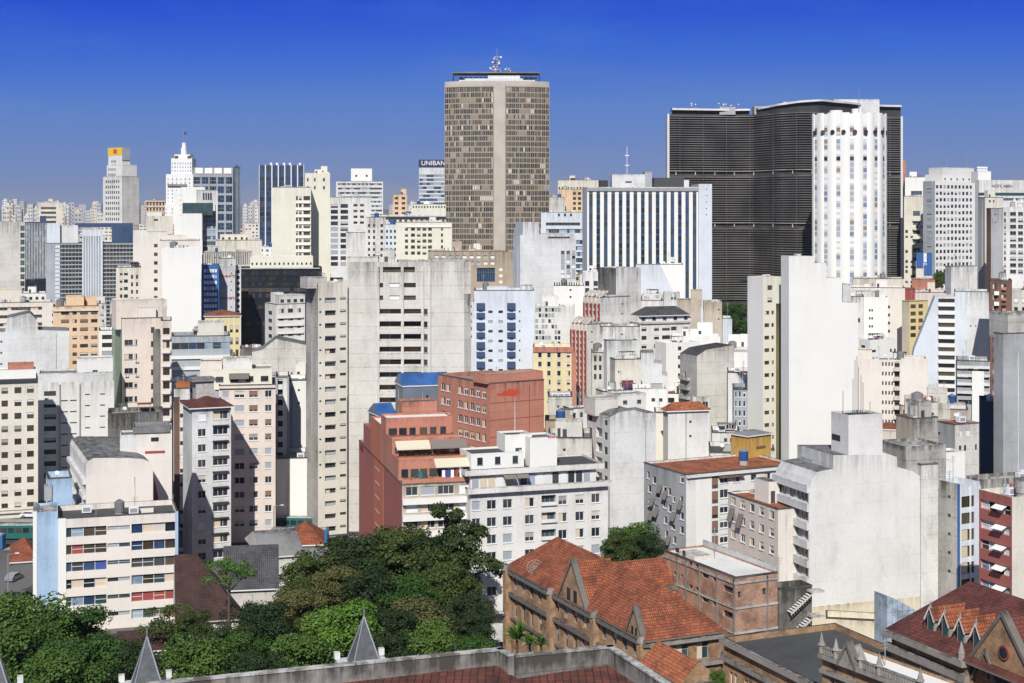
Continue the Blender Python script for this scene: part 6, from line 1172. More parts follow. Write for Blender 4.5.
# balustraded gothic building
b = B('balustraded_gothic_building', 'grey stone-trimmed brick building with balustrade, pinnacles and a small pointed gable', 139, 925, 960, 690, left=822, th=30, wall='brick_tan', lw='brick_tan', clutter=0, roof='bright', par=.3)
T = b.T('L'); Wd = b.M
for z, pr, t_ in ((b.H, .6, .5), (b.H - 1.6, .4, .4)): mb = MB(); mb.box(0, Wd, -pr, -.004, z - t_, z, 'stone', T); mb.build('cornice', b.o)
mb = MB(); mb.box(0, Wd, -.45, -.2, b.H + .62, b.H + .78, 'stone', T)
for i in range(int(Wd / .35)): mb.box(i * .35, i * .35 + .16, -.42, -.24, b.H + .003, b.H + .617, 'stone', T)
mb.build('balustrade', b.o)
gable(b, 'L', Wd * .30, 2.2, .2, 1.7, roof='stone', dp=1.2, eye=False, mat='stone')
for q in (.02, .17, .42, .60, .98):
    x, y, _ = T @ Vector((q * Wd, -.3, 0)); mb = MB(); mb.cyl(x, y, b.H - .5, b.H + .8, .28, .25, 'stone', 8); mb.cyl(x, y, b.H + .801, b.H + 1.0, .4, .32, 'stone', 8); mb.cyl(x, y, b.H + 1.001, b.H + 2.1, .27, .02, 'stone', 8); mb.build('pinnacle', b.o)
for i in range(7): u = 1 + i * 1.9; b.open['L'].append((u, u + .8, b.H - 4.2, b.H - 2.4, .3)); b.wins.append(('window', win_mesh(.8, 1.8, 'sash', 0, .3), T @ Matrix.Translation((u, 0, b.H - 4.2))))
# ================= terrace and spires nearest to the camera =================
ZT = 46.
def gp(px, py, z=ZT): D = (CH - z) * F / (py - HY); return Vector((PX(px, D), D))
tr = empty('terrace_building', (-6, 76, 0)); tag(tr, 'nearest rooftop terrace with stained concrete parapet and dark red tiles', 'building')
line = [gp(60, 690.5), gp(502, 647), gp(514, 654), gp(611.5, 644.5), gp(671, 683), gp(690, 697)]
O = Vector((-6, 76)); W('parapet', (.30, .285, .26), .95); t_ = .34
for i in range(len(line) - 1):
    p, q = line[i] - O, line[i + 1] - O; d = (q - p).normalized(); n = Vector((d.y, -d.x))
    e = .0
    mb = MB(); a, c = p, q; a2, c2 = p + n * t_, q + n * t_; z0, z1 = ZT - 1.15 - 6, ZT - .09
    for P1, P2 in ((a2, c2), (c, a)): mb.poly([(*P1, z0), (*P2, z0), (*P2, z1), (*P1, z1)], 'parapet')
    mb.poly([(*a, z0), (*a2, z0), (*a2, z1), (*a, z1)], 'parapet'); mb.poly([(*c2, z0), (*c, z0), (*c, z1), (*c2, z1)], 'parapet')
    k_ = .05; A = [a - n * k_, c - n * k_, c2 + n * k_, a2 + n * k_]
    mb.poly([(*x, ZT) for x in A][::-1], 'rooflight')
    for j in range(4): P1, P2 = A[j], A[(j + 1) % 4]; mb.poly([(*P1, ZT - .09), (*P2, ZT - .09), (*P2, ZT), (*P1, ZT)], 'rooflight')
    mb.build('parapet_wall', tr)
zr = ZT - 1.12; rel = lambda v: (v.x - O.x, v.y - O.y)
mb = MB(); near = [(-24 + 6, -24), (-6 + 6, -24), (5 + 6, -24), (14 + 6, -24)]
q = [rel(v) for v in line]; nn = Vector((0, -t_))
def rp(i, dz=0): return (q[i][0], q[i][1] - t_ * .5, zr + dz)
mb.poly([rp(0), (q[0][0], -30, zr + .5), (q[2][0] - 3.2, -30, zr + .5), (q[1][0] - .3, q[1][1] - .4, zr + .25), ], 'terrace_tile')
mb.poly([(q[1][0] - .3, q[1][1] - .4, zr + .25), (q[2][0] - 3.2, -30, zr + .5), (q[2][0] + .2, -30, zr - .6), (q[2][0] + .2, q[2][1] - .4, zr - .1)], 'terrace_tile')
mb.poly([(q[2][0] + .2, q[2][1] - .4, zr - .1), (q[2][0] + .2, -30, zr - .6), (q[5][0], -30, zr + .3), (q[4][0], q[4][1] - .3, zr + .1), (q[3][0] - .1, q[3][1] - .3, zr + .1)], 'terrace_tile')
mb.build('tiled_roof', tr)
mb = MB(); a = gp(372, 674, zr + .4) - O; c = gp(100, 700, zr + .4) - O; mb.tube((a.x, a.y, zr + .42), (c.x, c.y, zr + .42), .09, 'rooflight', 6); mb.build('ridge_cap', tr)
mb = MB(); body = [(-30, -30), (q[5][0], -30), q[5], q[4], q[3], q[2], q[1], q[0], (-30, q[0][1])]
for i in range(len(body)):
    P1, P2 = body[i], body[(i + 1) % len(body)]; mb.poly([(*P1, 0), (*P2, 0), (*P2, zr - 2), (*P1, zr - 2)], 'concrete')
mb.build('wall', tr)
mb = MB(); a = gp(449, 662, zr) - O; mb.tube((a.x + .35, a.y - .2, zr), (a.x + .35, a.y - .2, ZT), .03, 'frame_dark'); mb.build('drain_pipe', tr)
mb = MB(); a = gp(465, 655) - O
def spire(px, D, label, ytop=617, yb=663):
    x = PX(px, D); zt = PZ(ytop, D); zb = PZ(yb, D); t = empty('pyramid_spire', (x, D, 0), R_(18)); tag(t, label, 'spire', 'slate spires behind the terrace parapet')
    r = .88; mb = MB(); c = [(-r, -r), (r, -r), (r, r), (-r, r)]
    for i in range(4): mb.poly([(*c[i], zb), (*c[(i + 1) % 4], zb), (0, 0, zt)], 'slate')
    mb.build('roof', t)
    mb = MB()
    for i in range(4): mb.tube((c[i][0], c[i][1], zb), (0, 0, zt + .05), .05, 'metal', 6)
    mb.build('edge_flashing', t)
    mb = MB(); mb.tube((0, 0, zt), (0, 0, zt + .5), .04, 'metal'); mb.build('finial', t)
    mb = MB(); mb.box(-1.5, 1.5, -1.5, 1.5, 0, zb - .003, 'lightgrey'); mb.build('tower_shaft', t)
    for sx in (-1, 1):
        for sy in (-1, 1):
            mb = MB(); mb.box(sx * 1.4 - .17, sx * 1.4 + .17, sy * 1.4 - .17, sy * 1.4 + .17, zb, zb + .42, 'lightgrey'); mb.build('corner_block', t)
    return t
spire(364, 92, 'slate spire with white edges, standing clear of the parapet near the middle', 617); spire(147, 90, 'slate spire with white edges rising over the left end of the parapet', 637, 686); spire(-5, 88, 'slate spire mostly cut off by the bottom left corner', 645, 692)
# ================= low houses =================
def house(name, label, D, xl, xr, yeave, h, th, M, wall, roof, left=None, gable=True, ridge='u', ov=.5, win=None, yb=683):
    b = B(name, label, D, xl, xr, yeave, left=left, th=th, M=M, wall=wall, clutter=0, yb=yb); b.hip(h, roof, gable=gable, ridge=ridge, ov=ov)
    if win: b.grid('R', win, style='sash', var=(0, 1), n=1)
    return b
b = B('brown_roof_house', 'large house with a steep dark brown tiled roof right of the blue-edged apartments', 234, 179, 240, 622, th=14, fix=True, M=12, wall='white', clutter=0); b.grid('R', 5, style='sash', var=(0, 1), n=1)
mb = MB(); z_ = b.H; r0_, r1_, dz = -.6, b.L - 6.5, 9.2; A_, B_2, C_, E_ = (-.6, -.6, z_), (b.L + .6, -.6, z_), (b.L + .6, b.M + .6, z_), (-.6, b.M + .6, z_); p_, q_ = (r0_, 6, z_ + dz), (r1_, 6, z_ + dz)
for f_ in ([A_, B_2, q_, p_], [B_2, C_, q_], [C_, E_, p_, q_]): mb.poly(f_, 'tile_brown')
mb.poly([E_, A_, p_], 'white'); mb.box(-.6, b.L + .6, -.6, b.M + .6, z_ - .2, z_ - .003, 'concrete_light'); b.noroof = True; mb.build('roof', b.o)
house('grey_steep_roof_house', 'house with a steep dark grey roof beside the feathery tree', 242, 226, 276, 590, 6.0, 24, 10, 'concrete_light', 'tile_grey', gable=True)
house('warehouse', 'grey gabled warehouse below the cream apartment tower', 262, 264, 302, 557, 3.0, 20, 16, 'concrete_light', 'roofgrey', left=248)
house('small_tiled_house', 'small white house with patched orange tiled roof beside the tall grey edge tower', 285, 290, 322, 545, 3.4, 26, 12, 'white', 'tile_red', gable=False)
house('grey_lean_to', 'low grey-roofed shed between the warehouse and the orange tiled house', 275, 300, 328, 562, 1.6, 20, 9, 'white', 'roofgrey')
house('white_back_house', 'white house glimpsed through the park trees', 258, 300, 330, 578, 1.5, 20, 8, 'bright', 'rooflight')
house('street_corner_house', 'white house with a red tiled roof beside the bus lane at left', 298, 12, 36, 562, 3.2, 20, 16, 'white', 'tile_red', gable=False, win=4)
house('white_street_house', 'white low house hidden under the trees left of the brick institution', 236, 464, 500, 640, 1.5, 18, 8, 'bright', 'rooflight')
house('tree_hidden_house', 'cream house behind the dark tree below the banded apartments', 222, 120, 176, 652, 2., 20, 8, 'pinkwhite', 'tile_brown', win=4)
b = B('elevated_walkway', 'long pale concrete elevated road edge at left behind the buses', 345, -60, 36, 516, th=2, M=3, wall='concrete_light', clutter=0, cat='viaduct', roof='concrete_light')
b = B('far_street_wall', 'low stained retaining wall above the parked cars', 345, 268, 312, 497, th=2, M=1.5, wall='concrete', clutter=0, cat='wall', roof='concrete_light')
# ================= vehicles =================
def wheels(t, xs, w, r):
    for x in xs:
        for s_ in (-1, 1):
            mb = MB(); T = Matrix.Translation((x, s_ * w, r)) @ Matrix.Rotation(R_(90), 4, 'X'); mb.cyl(0, 0, -.12, .12, r, r, 'tyre', 14, T); wl = mb.build('wheel', t); mb = MB(); mb.cyl(0, 0, -.13, .13, r * .5, r * .5, 'metal', 10, T); mb.build('rim', wl)
def car(D, px, rz, paint, label, kind='car', z=0.01, pickup=False):
    t = empty('parked_car' if not pickup else 'pickup_truck', (PX(px, D), D, z), R_(rz)); tag(t, label, 'car' if not pickup else 'pickup truck')
    prof = [(-2.1, .3), (2.1, .3), (2.15, .75), (1.2, .95), (.6, 1.42), (-1.1, 1.45), (-1.9, .98), (-2.15, .8)] if not pickup else [(-2.4, .4), (2.3, .4), (2.35, .95), (1.4, 1.1), (.8, 1.7), (-.3, 1.72), (-.45, 1.1), (-2.4, 1.1)]
    mb = MB(); a = [(x, -.82, q) for x, q in prof]; b_ = [(x, .82, q) for x, q in prof]; mb.poly(a, paint); mb.poly(b_[::-1], paint)
    for i in range(len(prof)): j = (i + 1) % len(prof); mb.poly([a[j], a[i], b_[i], b_[j]], paint)
    mb.build('body', t); wheels(t, (-1.3, 1.35), .8, .33)
    mb = MB(); g = [(-1.6, 1.0), (.95, 1.0), (.55, 1.36), (-1.05, 1.38)] if not pickup else [(-.3, 1.15), (1.2, 1.15), (.75, 1.6), (-.25, 1.62)]
    for y in (-.83, .83): mb.poly([(x, y, q) for x, q in g], 'glass')
    mb.poly([(g[1][0] + .18, -.7, g[1][1]), (g[1][0] + .18, .7, g[1][1]), (g[2][0] + .1, .6, g[2][1]), (g[2][0] + .1, -.6, g[2][1])], 'glass'); mb.build('windows', t)
    for y in (-.6, .6): mb = MB(); mb.box(2.1, 2.17, y - .18, y + .18, .6, .75, 'sign_white'); mb.build('headlight', t)
    return t
def bus(D, px, rz, paint, L, label):
    t = empty('city_bus', (PX(px, D), D, .01), R_(rz)); tag(t, label, 'bus'); mb = MB(); mb.box(-L / 2, L / 2, -1.25, 1.25, .35, 3.1, paint); mb.build('body', t)
    mb = MB(); mb.box(-L / 2 + .4, L / 2 - .4, -.9, .9, 3.103, 3.25, 'rooflight'); mb.build('roof', t); wheels(t, (-L * .3, L * .3), 1.2, .48)
    for s_ in (-1, 1):
        for i in range(int(L / 1.6)): mb = MB(); x = -L / 2 + .5 + i * 1.6; mb.box(x, x + 1.3, *sorted((s_ * 1.28, s_ * 1.253)), 1.6, 2.6, 'glass'); mb.build('window', t)
    return t
bus(322, 12, 2, 'bus_green', 18, 'long dark green bus on the avenue at the left edge'); bus(312, -25, 2, 'bus_blue', 12, 'blue bus partly cut off by the left edge'); bus(318, 300, -2, 'bus_blue', 12, 'blue bus roof behind the orange tiled house'); bus(330, 292, -2, 'bus_green', 14, 'dark green bus passing behind the cream hall')
car(338, 288, 178, 'car_white', 'white pickup truck on the avenue beside the cream tower', pickup=True); car(340, 301, 178, 'car_dark', 'dark car behind the white pickup truck'); car(336, 276, 178, 'car_red', 'red van-like car left of the white pickup truck')
car(262, 0, 80, 'car_white', 'white car at the kerb near the left edge'); car(272, 22, 80, 'car_dark', 'dark car parked below the red roofed corner house'); car(286, 14, 80, 'car_silver', 'silver car on the side street'); car(345, 30, 2, 'car_white', 'white car above the green bus'); car(240, 12, 100, 'car_red', 'red car under the trees at the bottom left')
car(256, 466, 60, 'car_white', 'white car glimpsed beneath the tall dark tree'); 
def lamp(D, px, label, h=9):
    t = empty('street_lamp', (PX(px, D), D, 0)); tag(t, label, 'street lamp', 'street lamps'); mb = MB(); mb.tube((0, 0, 0), (0, 0, h), .1, 'metal', 8); mb.build('pole', t); mb = MB(); mb.tube((0, 0, h), (1.6, -.2, h + .3), .06, 'metal'); mb.build('arm', t); mb = MB(); mb.box(1.4, 2.1, -.35, -.05, h + .22, h + .4, 'lightgrey'); mb.build('lamp_head', t)
lamp(268, 8, 'street lamp pole beside the side street at far left'); lamp(300, 38, 'street lamp near the red roofed corner house'); lamp(228, 490, 'thin lamp pole left of the brick institution'); lamp(312, 274, 'street lamp beside the cream apartment tower')
t = empty('person', (PX(485, 222), 222, 0)); tag(t, 'person in dark clothes on the pavement beside the lamp pole', 'person')
def person_mesh(t):
    me = bpy.data.meshes.new('body'); v = [(0, 0, .95), (0, 0, 1.15), (0, 0, 1.4), (0, 0, 1.5), (0, 0, 1.62), (0, 0, 1.74), (.1, 0, .9), (.12, .03, .5), (.12, -.02, .06), (.12, -.14, .03), (-.1, 0, .9), (-.12, -.05, .5), (-.12, .05, .06), (-.12, -.07, .03), (.2, 0, 1.4), (.26, 0, 1.12), (.28, -.08, .85), (-.2, 0, 1.4), (-.26, 0, 1.12), (-.28, -.08, .85)]
    e = [(0, 1), (1, 2), (2, 3), (3, 4), (4, 5), (0, 6), (6, 7), (7, 8), (8, 9), (0, 10), (10, 11), (11, 12), (12, 13), (2, 14), (14, 15), (15, 16), (2, 17), (17, 18), (18, 19)]
    me.from_pydata(v, e, []); o = bpy.data.objects.new('body', me); sc.collection.objects.link(o); o.parent = t; o.modifiers.new('s', 'SKIN'); o.modifiers.new('u', 'SUBSURF').render_levels = 1
    rad = [.14, .13, .16, .06, .1, .08, .09, .065, .045, .04, .09, .065, .045, .04, .06, .045, .035, .06, .045, .035]
    for i, r in enumerate(rad): me.skin_vertices[0].data[i].radius = (r, r * .8)
    me.skin_vertices[0].data[0].use_root = True; me.materials.append(M('navy'))
person_mesh(t)
# ================= far skyline =================
P('far_wall', (.58, .57, .55), .9, objrand=True, col2=(.42, .41, .40), scale=.02); P('far_dark', (.12, .13, .15), .7)
P('far_warm', (.60, .52, .42), .9, objrand=True, col2=(.5, .42, .36), scale=.02)
rg = random.Random(12)
def far_tower(D, px, yt, wpx, label, grp):
    w = wpx * D / F; H = max(PZ(yt, D), 12); t = empty('distant_tower', (PX(px, D), D, 0), R_(rg.uniform(-25, 25))); tag(t, label, 'tower block', grp)
    mb = MB(); dp = w * rg.uniform(.5, .9); m_ = rg.choice(['far_wall', 'far_wall', 'far_wall', 'far_warm', 'white']); mb.box(0, w, 0, dp, 0, H, m_)
    if rg.random() < .5: mb.box(w * .25, w * .7, dp * .2, dp * .8, H + .01, H + 4, m_)
    mb.build('wall', t)
    for i in range(max(2, int(H / 7))):
        z = H - 3.5 - i * 7
        if z < 4 or i > 9: break
        mb = MB()
        n = max(2, int(w / 6))
        for j in range(n): a = w * (j + .25) / n; mb.box(a, a + w / n * .5, -.3, -.01, z - 2.4, z, 'far_dark')
        mb.build('window_row', t)
zones = [(0, 100, 85, 'left of the yellow-crowned tower'), (141, 160, 6, 'between the yellow-crowned and deco towers'), (241, 259, 18, 'in the gap left of the striped navy tower'), (386, 418, 16, 'right of the banded office block'), (905, 945, 6, 'right of the dark curved slab')]
for a, c, n, where in zones:
    for i in range(n):
        D = rg.choice([2400, 2900, 3500, 4300, 5200]); yt = {2400: 209, 2900: 206, 3500: 205, 4300: 203.5, 5200: 203}[D] + rg.uniform(-4, 8)
        far_tower(D, rg.uniform(a, c), min(yt, 221 if D < 3000 else 216), rg.uniform(3, 7), 'small pale high-rise on the far skyline ' + where, 'far skyline towers ' + where)
def wide_hill():
    mb = MB(); n = 60; pts = []
    for i in range(n + 1):
        x = -7000 + 14000 * i / n; pts.append((x, 70 + 40 + 30 * math.sin(i * .37) + 16 * math.sin(i * 1.1)))
    for i in range(n):
        (x0, h0), (x1, h1) = pts[i], pts[i + 1]; mb.poly([(x0, 9000, 0), (x1, 9000, 0), (x1, 11000, h1), (x0, 11000, h0)], 'far_hill')
    tag(mb.build('hills'), kind='structure')
P('far_hill', (.20, .21, .19), 1., vary=.5, scale=.004); wide_hill()
# ================= fill between the named blocks =================
cols = [('white', 'white'), ('cream', 'cream'), ('pinkwhite', 'pinkish white'), ('white_rough', 'weathered white'), ('lightgrey', 'light grey'), ('concrete_light', 'concrete'), ('beige', 'beige'), ('bright', 'bright white'), ('greyblue', 'grey-blue'), ('peach', 'peach')]
rfs = [('roofgrey', 'grey roof'), ('rooflight', 'pale roof'), ('tile_red', 'red tiled roof'), ('roofdark', 'dark roof'), ('concrete', 'concrete roof')]
LM = [(30, 'grey stepped party wall'), (75, 'peach apartments'), (120, 'yellow-crowned tower'), (145, 'pink tall block'), (180, 'huge white wall'), (215, 'billboard-topped glass tower'), (250, 'black glass block'), (280, 'navy striped tower'), (300, 'cream slab tower'), (345, 'twin bay tower'), (410, 'broad concrete slab'), (432, 'white-domed roof'), (497, 'tallest brown skyscraper'), (545, 'stepped blank tower'), (570, 'yellow apartments'), (600, 'pink ribbed blocks'), (645, 'finned office block'), (700, 'park trees'), (735, 'ochre cube'), (800, 'huge cream wall'), (850, 'fluted white tower'), (890, 'twin panel tower'), (930, 'yellow corner block'), (955, 'square-window slab'), (1000, 'dark brick balcony tower'), (1024, 'right edge of view')]
used = {}
def fill(D, x0, x1, ylo, yhi, seed, w=(14, 34)):
    r = random.Random(seed); x = x0
    while x < x1:
        wd = r.uniform(*w) * (500 / D) ** .3; yt = r.uniform(ylo, yhi); (wm, wn), (rm_, rn) = r.choice(cols), r.choice(rfs)
        near = min(LM, key=lambda q: abs(q[0] - x - wd / 2)); side = 'left of' if x + wd / 2 < near[0] else 'right of'
        size = 'narrow' if wd < 18 else 'broad'
        lab = f'{size} {wn} block with {rn}, {side} the {near[1]}'; used[lab] = used.get(lab, 0) + 1
        if used[lab] > 1: lab = f'{["squat", "plain", "shabby", "stubby", "taller", "small"][used[lab] % 6]} ' + lab
        b = B('city_block', lab, D + r.uniform(-12, 12), x, x + wd - 1, yt, th=r.choice([4, 8, 14, 18]), M=14, wall=wm, roof=rm_, clutter=r.choice([1, 2, 3]), yb=yt + 40, group='ordinary blocks between the towers')
        b.grid('R', (max(2, int(b.L / r.uniform(2.6, 3.4))), r.choice([.45, .55, .65])), style=r.choice(['sash', 'dark', 'brown', 'grey']), n=6, dy=2.9 * F / b.D, h=1.35 * F / b.D)
        x += wd + r.uniform(0, 4)
for D, x0, x1, a, c in ((1250, 100, 1024, 222, 232), (1000, -10, 560, 232, 242), (1000, 690, 1024, 232, 250), (820, 180, 480, 246, 258), (660, -20, 160, 300, 312), (660, 200, 640, 268, 284), (580, 330, 600, 296, 308), (560, 620, 690, 298, 306), (560, 860, 1024, 300, 316), (470, 190, 320, 350, 362), (430, -20, 120, 378, 392), (420, 240, 300, 372, 384), (410, 600, 760, 392, 404), (380, 560, 620, 412, 424), (400, 900, 1010, 398, 408), (350, 690, 780, 446, 458), (330, 560, 600, 440, 452), (340, 870, 1010, 440, 452)):
    fill(D, x0, x1, a, c, int(D + x0 + 7))
for b in TOP: b.finish()
# ================= trees =================
def crown_mesh(name, seed, mat, nl=26, leaves=5200, r0=.30, size=.036, flat=.8, ragged=.25, feather=False):
    r = random.Random(seed); mb = MB(); lobes = []
    for i in range(nl):
        a = r.uniform(0, 2 * math.pi); q = r.uniform(.15, .78); z = r.uniform(-.55, .8) * flat; rr = r0 * r.uniform(.55, 1.1); k_ = math.sqrt(max(0, 1 - (z / flat) ** 2)) if flat else 1
        lobes.append((q * k_ * math.cos(a), q * k_ * math.sin(a), z, rr))
    V = []; Fc = []
    for i in range(leaves):
        lx, ly, lz, rr = r.choice(lobes); d = Vector((r.gauss(0, 1), r.gauss(0, 1), r.gauss(0, 1) + .25)).normalized(); t = rr * (1 - r.random() ** 2 * .55) * (1 + r.uniform(-ragged, ragged) * .5)
        p = Vector((lx, ly, lz)) + Vector((d.x, d.y, d.z * .75)) * t
        nrm = (d + Vector((r.gauss(0, .55), r.gauss(0, .55), r.gauss(0, .55) + .3))).normalized(); u = nrm.cross(Vector((r.gauss(0, 1), r.gauss(0, 1), r.gauss(0, 1)))).normalized(); v = nrm.cross(u); s = size * r.uniform(.6, 1.4)
        b0 = len(V); V += [tuple(p - u * s - v * s * .5), tuple(p + u * s * .2 - v * s * .8), tuple(p + u * s + v * s * .4), tuple(p - u * s * .3 + v * s * .8)]; Fc.append((b0, b0 + 1, b0 + 2, b0 + 3))
    me = bpy.data.meshes.new(name); me.from_pydata(V, [], Fc); me.materials.append(M(mat)); me.update(); return me, lobes
CR = {}
for k_, m_, sd in (('dark', 'leaf_dark', 1), ('dark2', 'leaf_dark', 7), ('mid', 'leaf_mid', 2), ('mid2', 'leaf_mid', 8), ('bright', 'leaf_bright', 3), ('olive', 'leaf_olive', 4)): CR[k_] = crown_mesh('crown', sd, m_, nl=42, leaves=13000, r0=.33, size=.026)
CR['sparse'] = crown_mesh('crown', 5, 'leaf_dark', nl=16, leaves=2600, r0=.26, size=.024, flat=.5); CR['feather'] = crown_mesh('crown', 6, 'leaf_bright', nl=15, leaves=2200, r0=.24, size=.026, flat=.55)
CR['tall'] = crown_mesh('crown', 9, 'leaf_dark', nl=34, leaves=8000, r0=.22, size=.026, flat=1.)
for k_ in CR: CR[k_][0].name = 'crown'
def tree(name, label, px, ytop, D, wpx, kind, hfac=.85, grp=None, zg=0, trunk=.30):
    w = wpx * 1.12 * D / F / 2; zt = PZ(ytop, D); h = w * hfac; t = empty(name, (PX(px, D), D, zg)); tag(t, label, 'tree', grp); rr = random.Random(label)
    me, lobes = CR[kind]; o = bpy.data.objects.new('crown', me); sc.collection.objects.link(o); o.parent = t; o.scale = (w, w, h); zc = zt - h * (.88 if kind not in ('sparse', 'feather') else .7) - zg; o.location = (0, 0, zc); rot = rr.uniform(0, 6.28); o.rotation_euler = (0, 0, rot)
    mb = MB(); top = Vector((0, 0, max(zc - h * .35, 1.5))); r0 = max(.22, w * .05)
    T = Matrix.Identity(4); mb.cyl(0, 0, 0, top.z, r0 * 1.3, r0 * .8, 'bark', 9); mb.build('trunk', t)
    for lx, ly, lz, _ in rr.sample(lobes, min(9, len(lobes))):
        c, s = math.cos(rot), math.sin(rot); q = Vector(((lx * c - ly * s) * w, (lx * s + ly * c) * w, zc + lz * h)); a = top - Vector((0, 0, rr.uniform(0, 1.5))); mb = MB(); m_ = (a + q) / 2 + Vector((0, 0, .4))
        for P1, P2, ra, rb in ((a, m_, r0 * .55, r0 * .35), (m_, q, r0 * .35, r0 * .12)):
            d = P2 - P1; Tm = Matrix.Translation(P1) @ d.to_track_quat('Z', 'Y').to_matrix().to_4x4(); mb.cyl(0, 0, 0, d.length, ra, rb, 'bark', 6, Tm, cap=False)
        mb.build('limb', t)
G = 'trees around the small park'
for a in [
 ('broadleaf_tree', 'round bushy green tree at the left edge beside the side street', 22, 590, 222, 105, 'mid'), ('broadleaf_tree', 'bushy green tree directly below the light blue end wall', 78, 606, 226, 80, 'mid2'), ('broadleaf_tree', 'large green tree filling the bottom left corner', 20, 618, 200, 120, 'mid2'),
 ('broadleaf_tree', 'broad green tree in front of the light blue end wall tree', 88, 630, 196, 95, 'mid'), ('broadleaf_tree', 'low green tree between the two left spires', 60, 648, 186, 100, 'mid2'), ('broadleaf_tree', 'dark shaded tree behind the left parapet spire', 140, 640, 196, 80, 'dark'),
 ('spreading_tree', 'thin dark spreading tree with open crown before the cream banded apartments', 170, 598, 224, 80, 'sparse'), ('broadleaf_tree', 'bright green tree right of the left parapet spire', 203, 632, 190, 92, 'mid'), ('broadleaf_tree', 'dark tree at the foot of the brown roofed house', 232, 622, 205, 60, 'dark'),
 ('feathery_tree', 'light feathery tree with thin trunk in front of the brown roofed house', 229, 554, 228, 62, 'feather'), ('broadleaf_tree', 'deep green tree below the grey steep roof', 262, 600, 214, 72, 'dark2'), ('broadleaf_tree', 'green tree with dense crown left of the middle spire', 300, 632, 196, 84, 'mid2'),
 ('broadleaf_tree', 'dark tall tree right of the grey warehouse', 318, 550, 246, 78, 'dark'), ('broadleaf_tree', 'olive brown tree behind the bright tree at the middle spire', 298, 588, 224, 64, 'olive'), ('broadleaf_tree', 'wide dark tree under the tall grey edge tower', 352, 532, 252, 88, 'dark2'),
 ('broadleaf_tree', 'big dark tree in front of the red terraces', 405, 524, 256, 96, 'dark'), ('tall_tree', 'tallest dark tree overlapping the white terrace apartments', 462, 506, 248, 92, 'tall', 1.1), ('broadleaf_tree', 'brightest green tree right behind the middle spire', 348, 598, 204, 88, 'bright'),
 ('broadleaf_tree', 'green sunlit crown just above the dark olive clump in the park centre', 410, 572, 232, 62, 'mid'), ('broadleaf_tree', 'dark olive tree in the park centre', 412, 596, 220, 84, 'olive'), ('broadleaf_tree', 'dark tree left of the lamp pole under the tallest tree', 468, 590, 226, 58, 'dark2', 1.0),
 ('broadleaf_tree', 'low green tree above the parapet right of the middle spire', 432, 622, 200, 84, 'mid2'), ('broadleaf_tree', 'low green tree touching the parapet near the planter', 468, 634, 200, 60, 'mid'), ('broadleaf_tree', 'dark green tree filling the gap above the middle of the parapet', 390, 632, 196, 66, 'dark'),
 ('broadleaf_tree', 'dark bushy tree between the bright tree and the dark middle tree', 378, 566, 236, 74, 'dark2'), ('broadleaf_tree', 'shaded dark tree at the bottom left of the middle spire', 262, 650, 184, 70, 'dark'), ('broadleaf_tree', 'dark tree behind the street edge of the park', 440, 560, 240, 70, 'dark')]:
    tree(*a[:7], hfac=(a[7] if len(a) > 7 else .85), grp=G)
for a in (('dark tree behind the roof edge of the grey warehouse', 305, 578, 238, 60, 'dark2'), ('dark tree under the left half of the red terraces', 380, 535, 262, 70, 'dark'), ('deep green tree between the tallest tree and the red terraces', 432, 532, 258, 66, 'dark2'), ('olive tree just right of the grey warehouse', 338, 566, 240, 60, 'olive'), ('dark tree low in the park below the olive tree', 322, 606, 212, 62, 'dark'), ('shady tree right of the bright tree', 392, 606, 212, 60, 'dark2'), ('bushy tree left of the grey steep roof house', 196, 610, 214, 46, 'dark'), ('dark bush-like tree low beside the lamp pole', 476, 612, 216, 46, 'dark'), ('mid green tree under the feathery tree', 240, 628, 204, 60, 'mid2')):
    tree('broadleaf_tree', *a, grp=G)
tree('broadleaf_tree', 'round dark tree between the white terrace block and the grey awninged side', 634, 522, 272, 60, 'mid2', .8); tree('broadleaf_tree', 'lower dark crown leaning behind the school roof beside the round dark tree', 622, 532, 268, 44, 'dark', .9); tree('broadleaf_tree', 'dark crown touching the grey awninged side wall', 648, 532, 266, 40, 'dark2', .9)
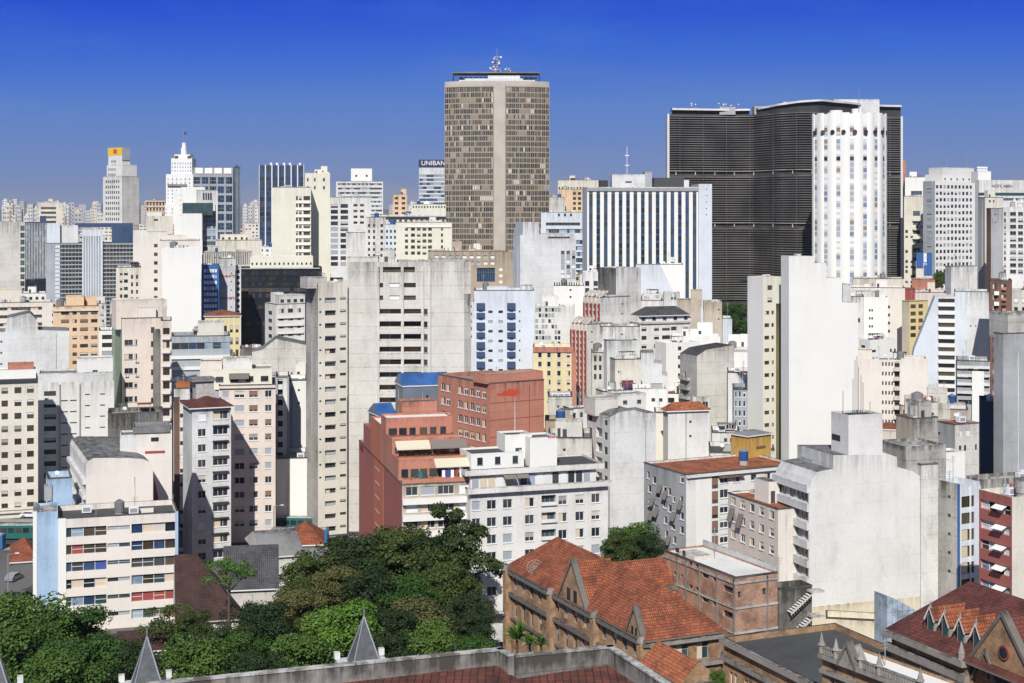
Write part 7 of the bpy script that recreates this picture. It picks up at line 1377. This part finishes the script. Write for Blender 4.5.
for a in ((733, 300, 640, 34, 'mid', 'green park tree top left of the cream slot tower'), (741, 318, 600, 34, 'mid2', 'brighter park tree below the first, left of the cream slot tower'), (729, 312, 660, 30, 'dark', 'dark park tree squeezed behind the beige concrete'), (741, 344, 470, 22, 'dark2', 'small dark tree behind the low white shed'), (942, 270, 700, 20, 'mid', 'green tree above the salmon block at right'), (936, 276, 690, 16, 'dark', 'small dark tree beside the salmon block'), (640, 660 - 40, 210, 22, 'dark', 'small tree wedged beside the school gables')):
    if a[0] == 640: continue
    tree('broadleaf_tree', a[5], a[0], a[1], a[2], a[3], a[4], 1.0)
tree('broadleaf_tree', 'small green tree beside the dark flat roof building', 718, 668, 158, 18, 'mid', 1.2)
# spiky planter plants
def spiky(px, py, D, label, n=70, R=1.1, col='leaf_bright'):
    x = PX(px, D); z = PZ(py, D); t = empty('spiky_plant', (x, D, z)); tag(t, label, 'plant', 'spiky plants in the parapet planter'); r = random.Random(label); mb = MB()
    for i in range(n):
        a = r.uniform(0, 6.28); el = r.uniform(.15, 1.4); L = R * r.uniform(.7, 1.1); d = Vector((math.cos(a) * math.cos(el), math.sin(a) * math.cos(el), math.sin(el))); s = Vector((-math.sin(a), math.cos(a), 0)) * .05; p0 = Vector((0, 0, .1)); p1 = p0 + d * L * .55; p2 = p0 + d * L + Vector((0, 0, -.25 * math.cos(el)))
        mb.poly([tuple(p0 - s), tuple(p0 + s), tuple(p1 + s * 1.2), tuple(p1 - s * 1.2)], col); mb.poly([tuple(p1 - s * 1.2), tuple(p1 + s * 1.2), tuple(p2)], col)
    mb.build('leaves', t); mb = MB(); mb.cyl(0, 0, -1.6, .15, .1, .08, 'bark', 7); mb.build('stem', t)
spiky(517, 641, 84.2, 'tall spiky plant at the left end of the parapet planter', R=1.25); spiky(530, 646, 84.6, 'smaller spiky plant to the right of the tall spiky one', n=50, R=.85); spiky(541, 647, 84.8, 'lowest spiky plant at the right end of the planter', n=40, R=.7, col='leaf_mid')

# ================= air =================
hz = bpy.data.materials.new('haze'); hz.use_nodes = True; ht = hz.node_tree; ht.nodes.clear(); ho = ht.nodes.new('ShaderNodeOutputMaterial'); hv = ht.nodes.new('ShaderNodeVolumePrincipled')
hv.inputs['Color'].default_value = (.80, .86, .96, 1); hv.inputs['Density'].default_value = 4e-5; hv.inputs['Anisotropy'].default_value = .2; ht.links.new(hv.outputs[0], ho.inputs['Volume'])
mb = MB(); _M['haze'] = hz; mb.box(-9500, 9500, -400, 11500, -1, 260, 'haze'); tag(mb.build('haze'), kind='stuff')
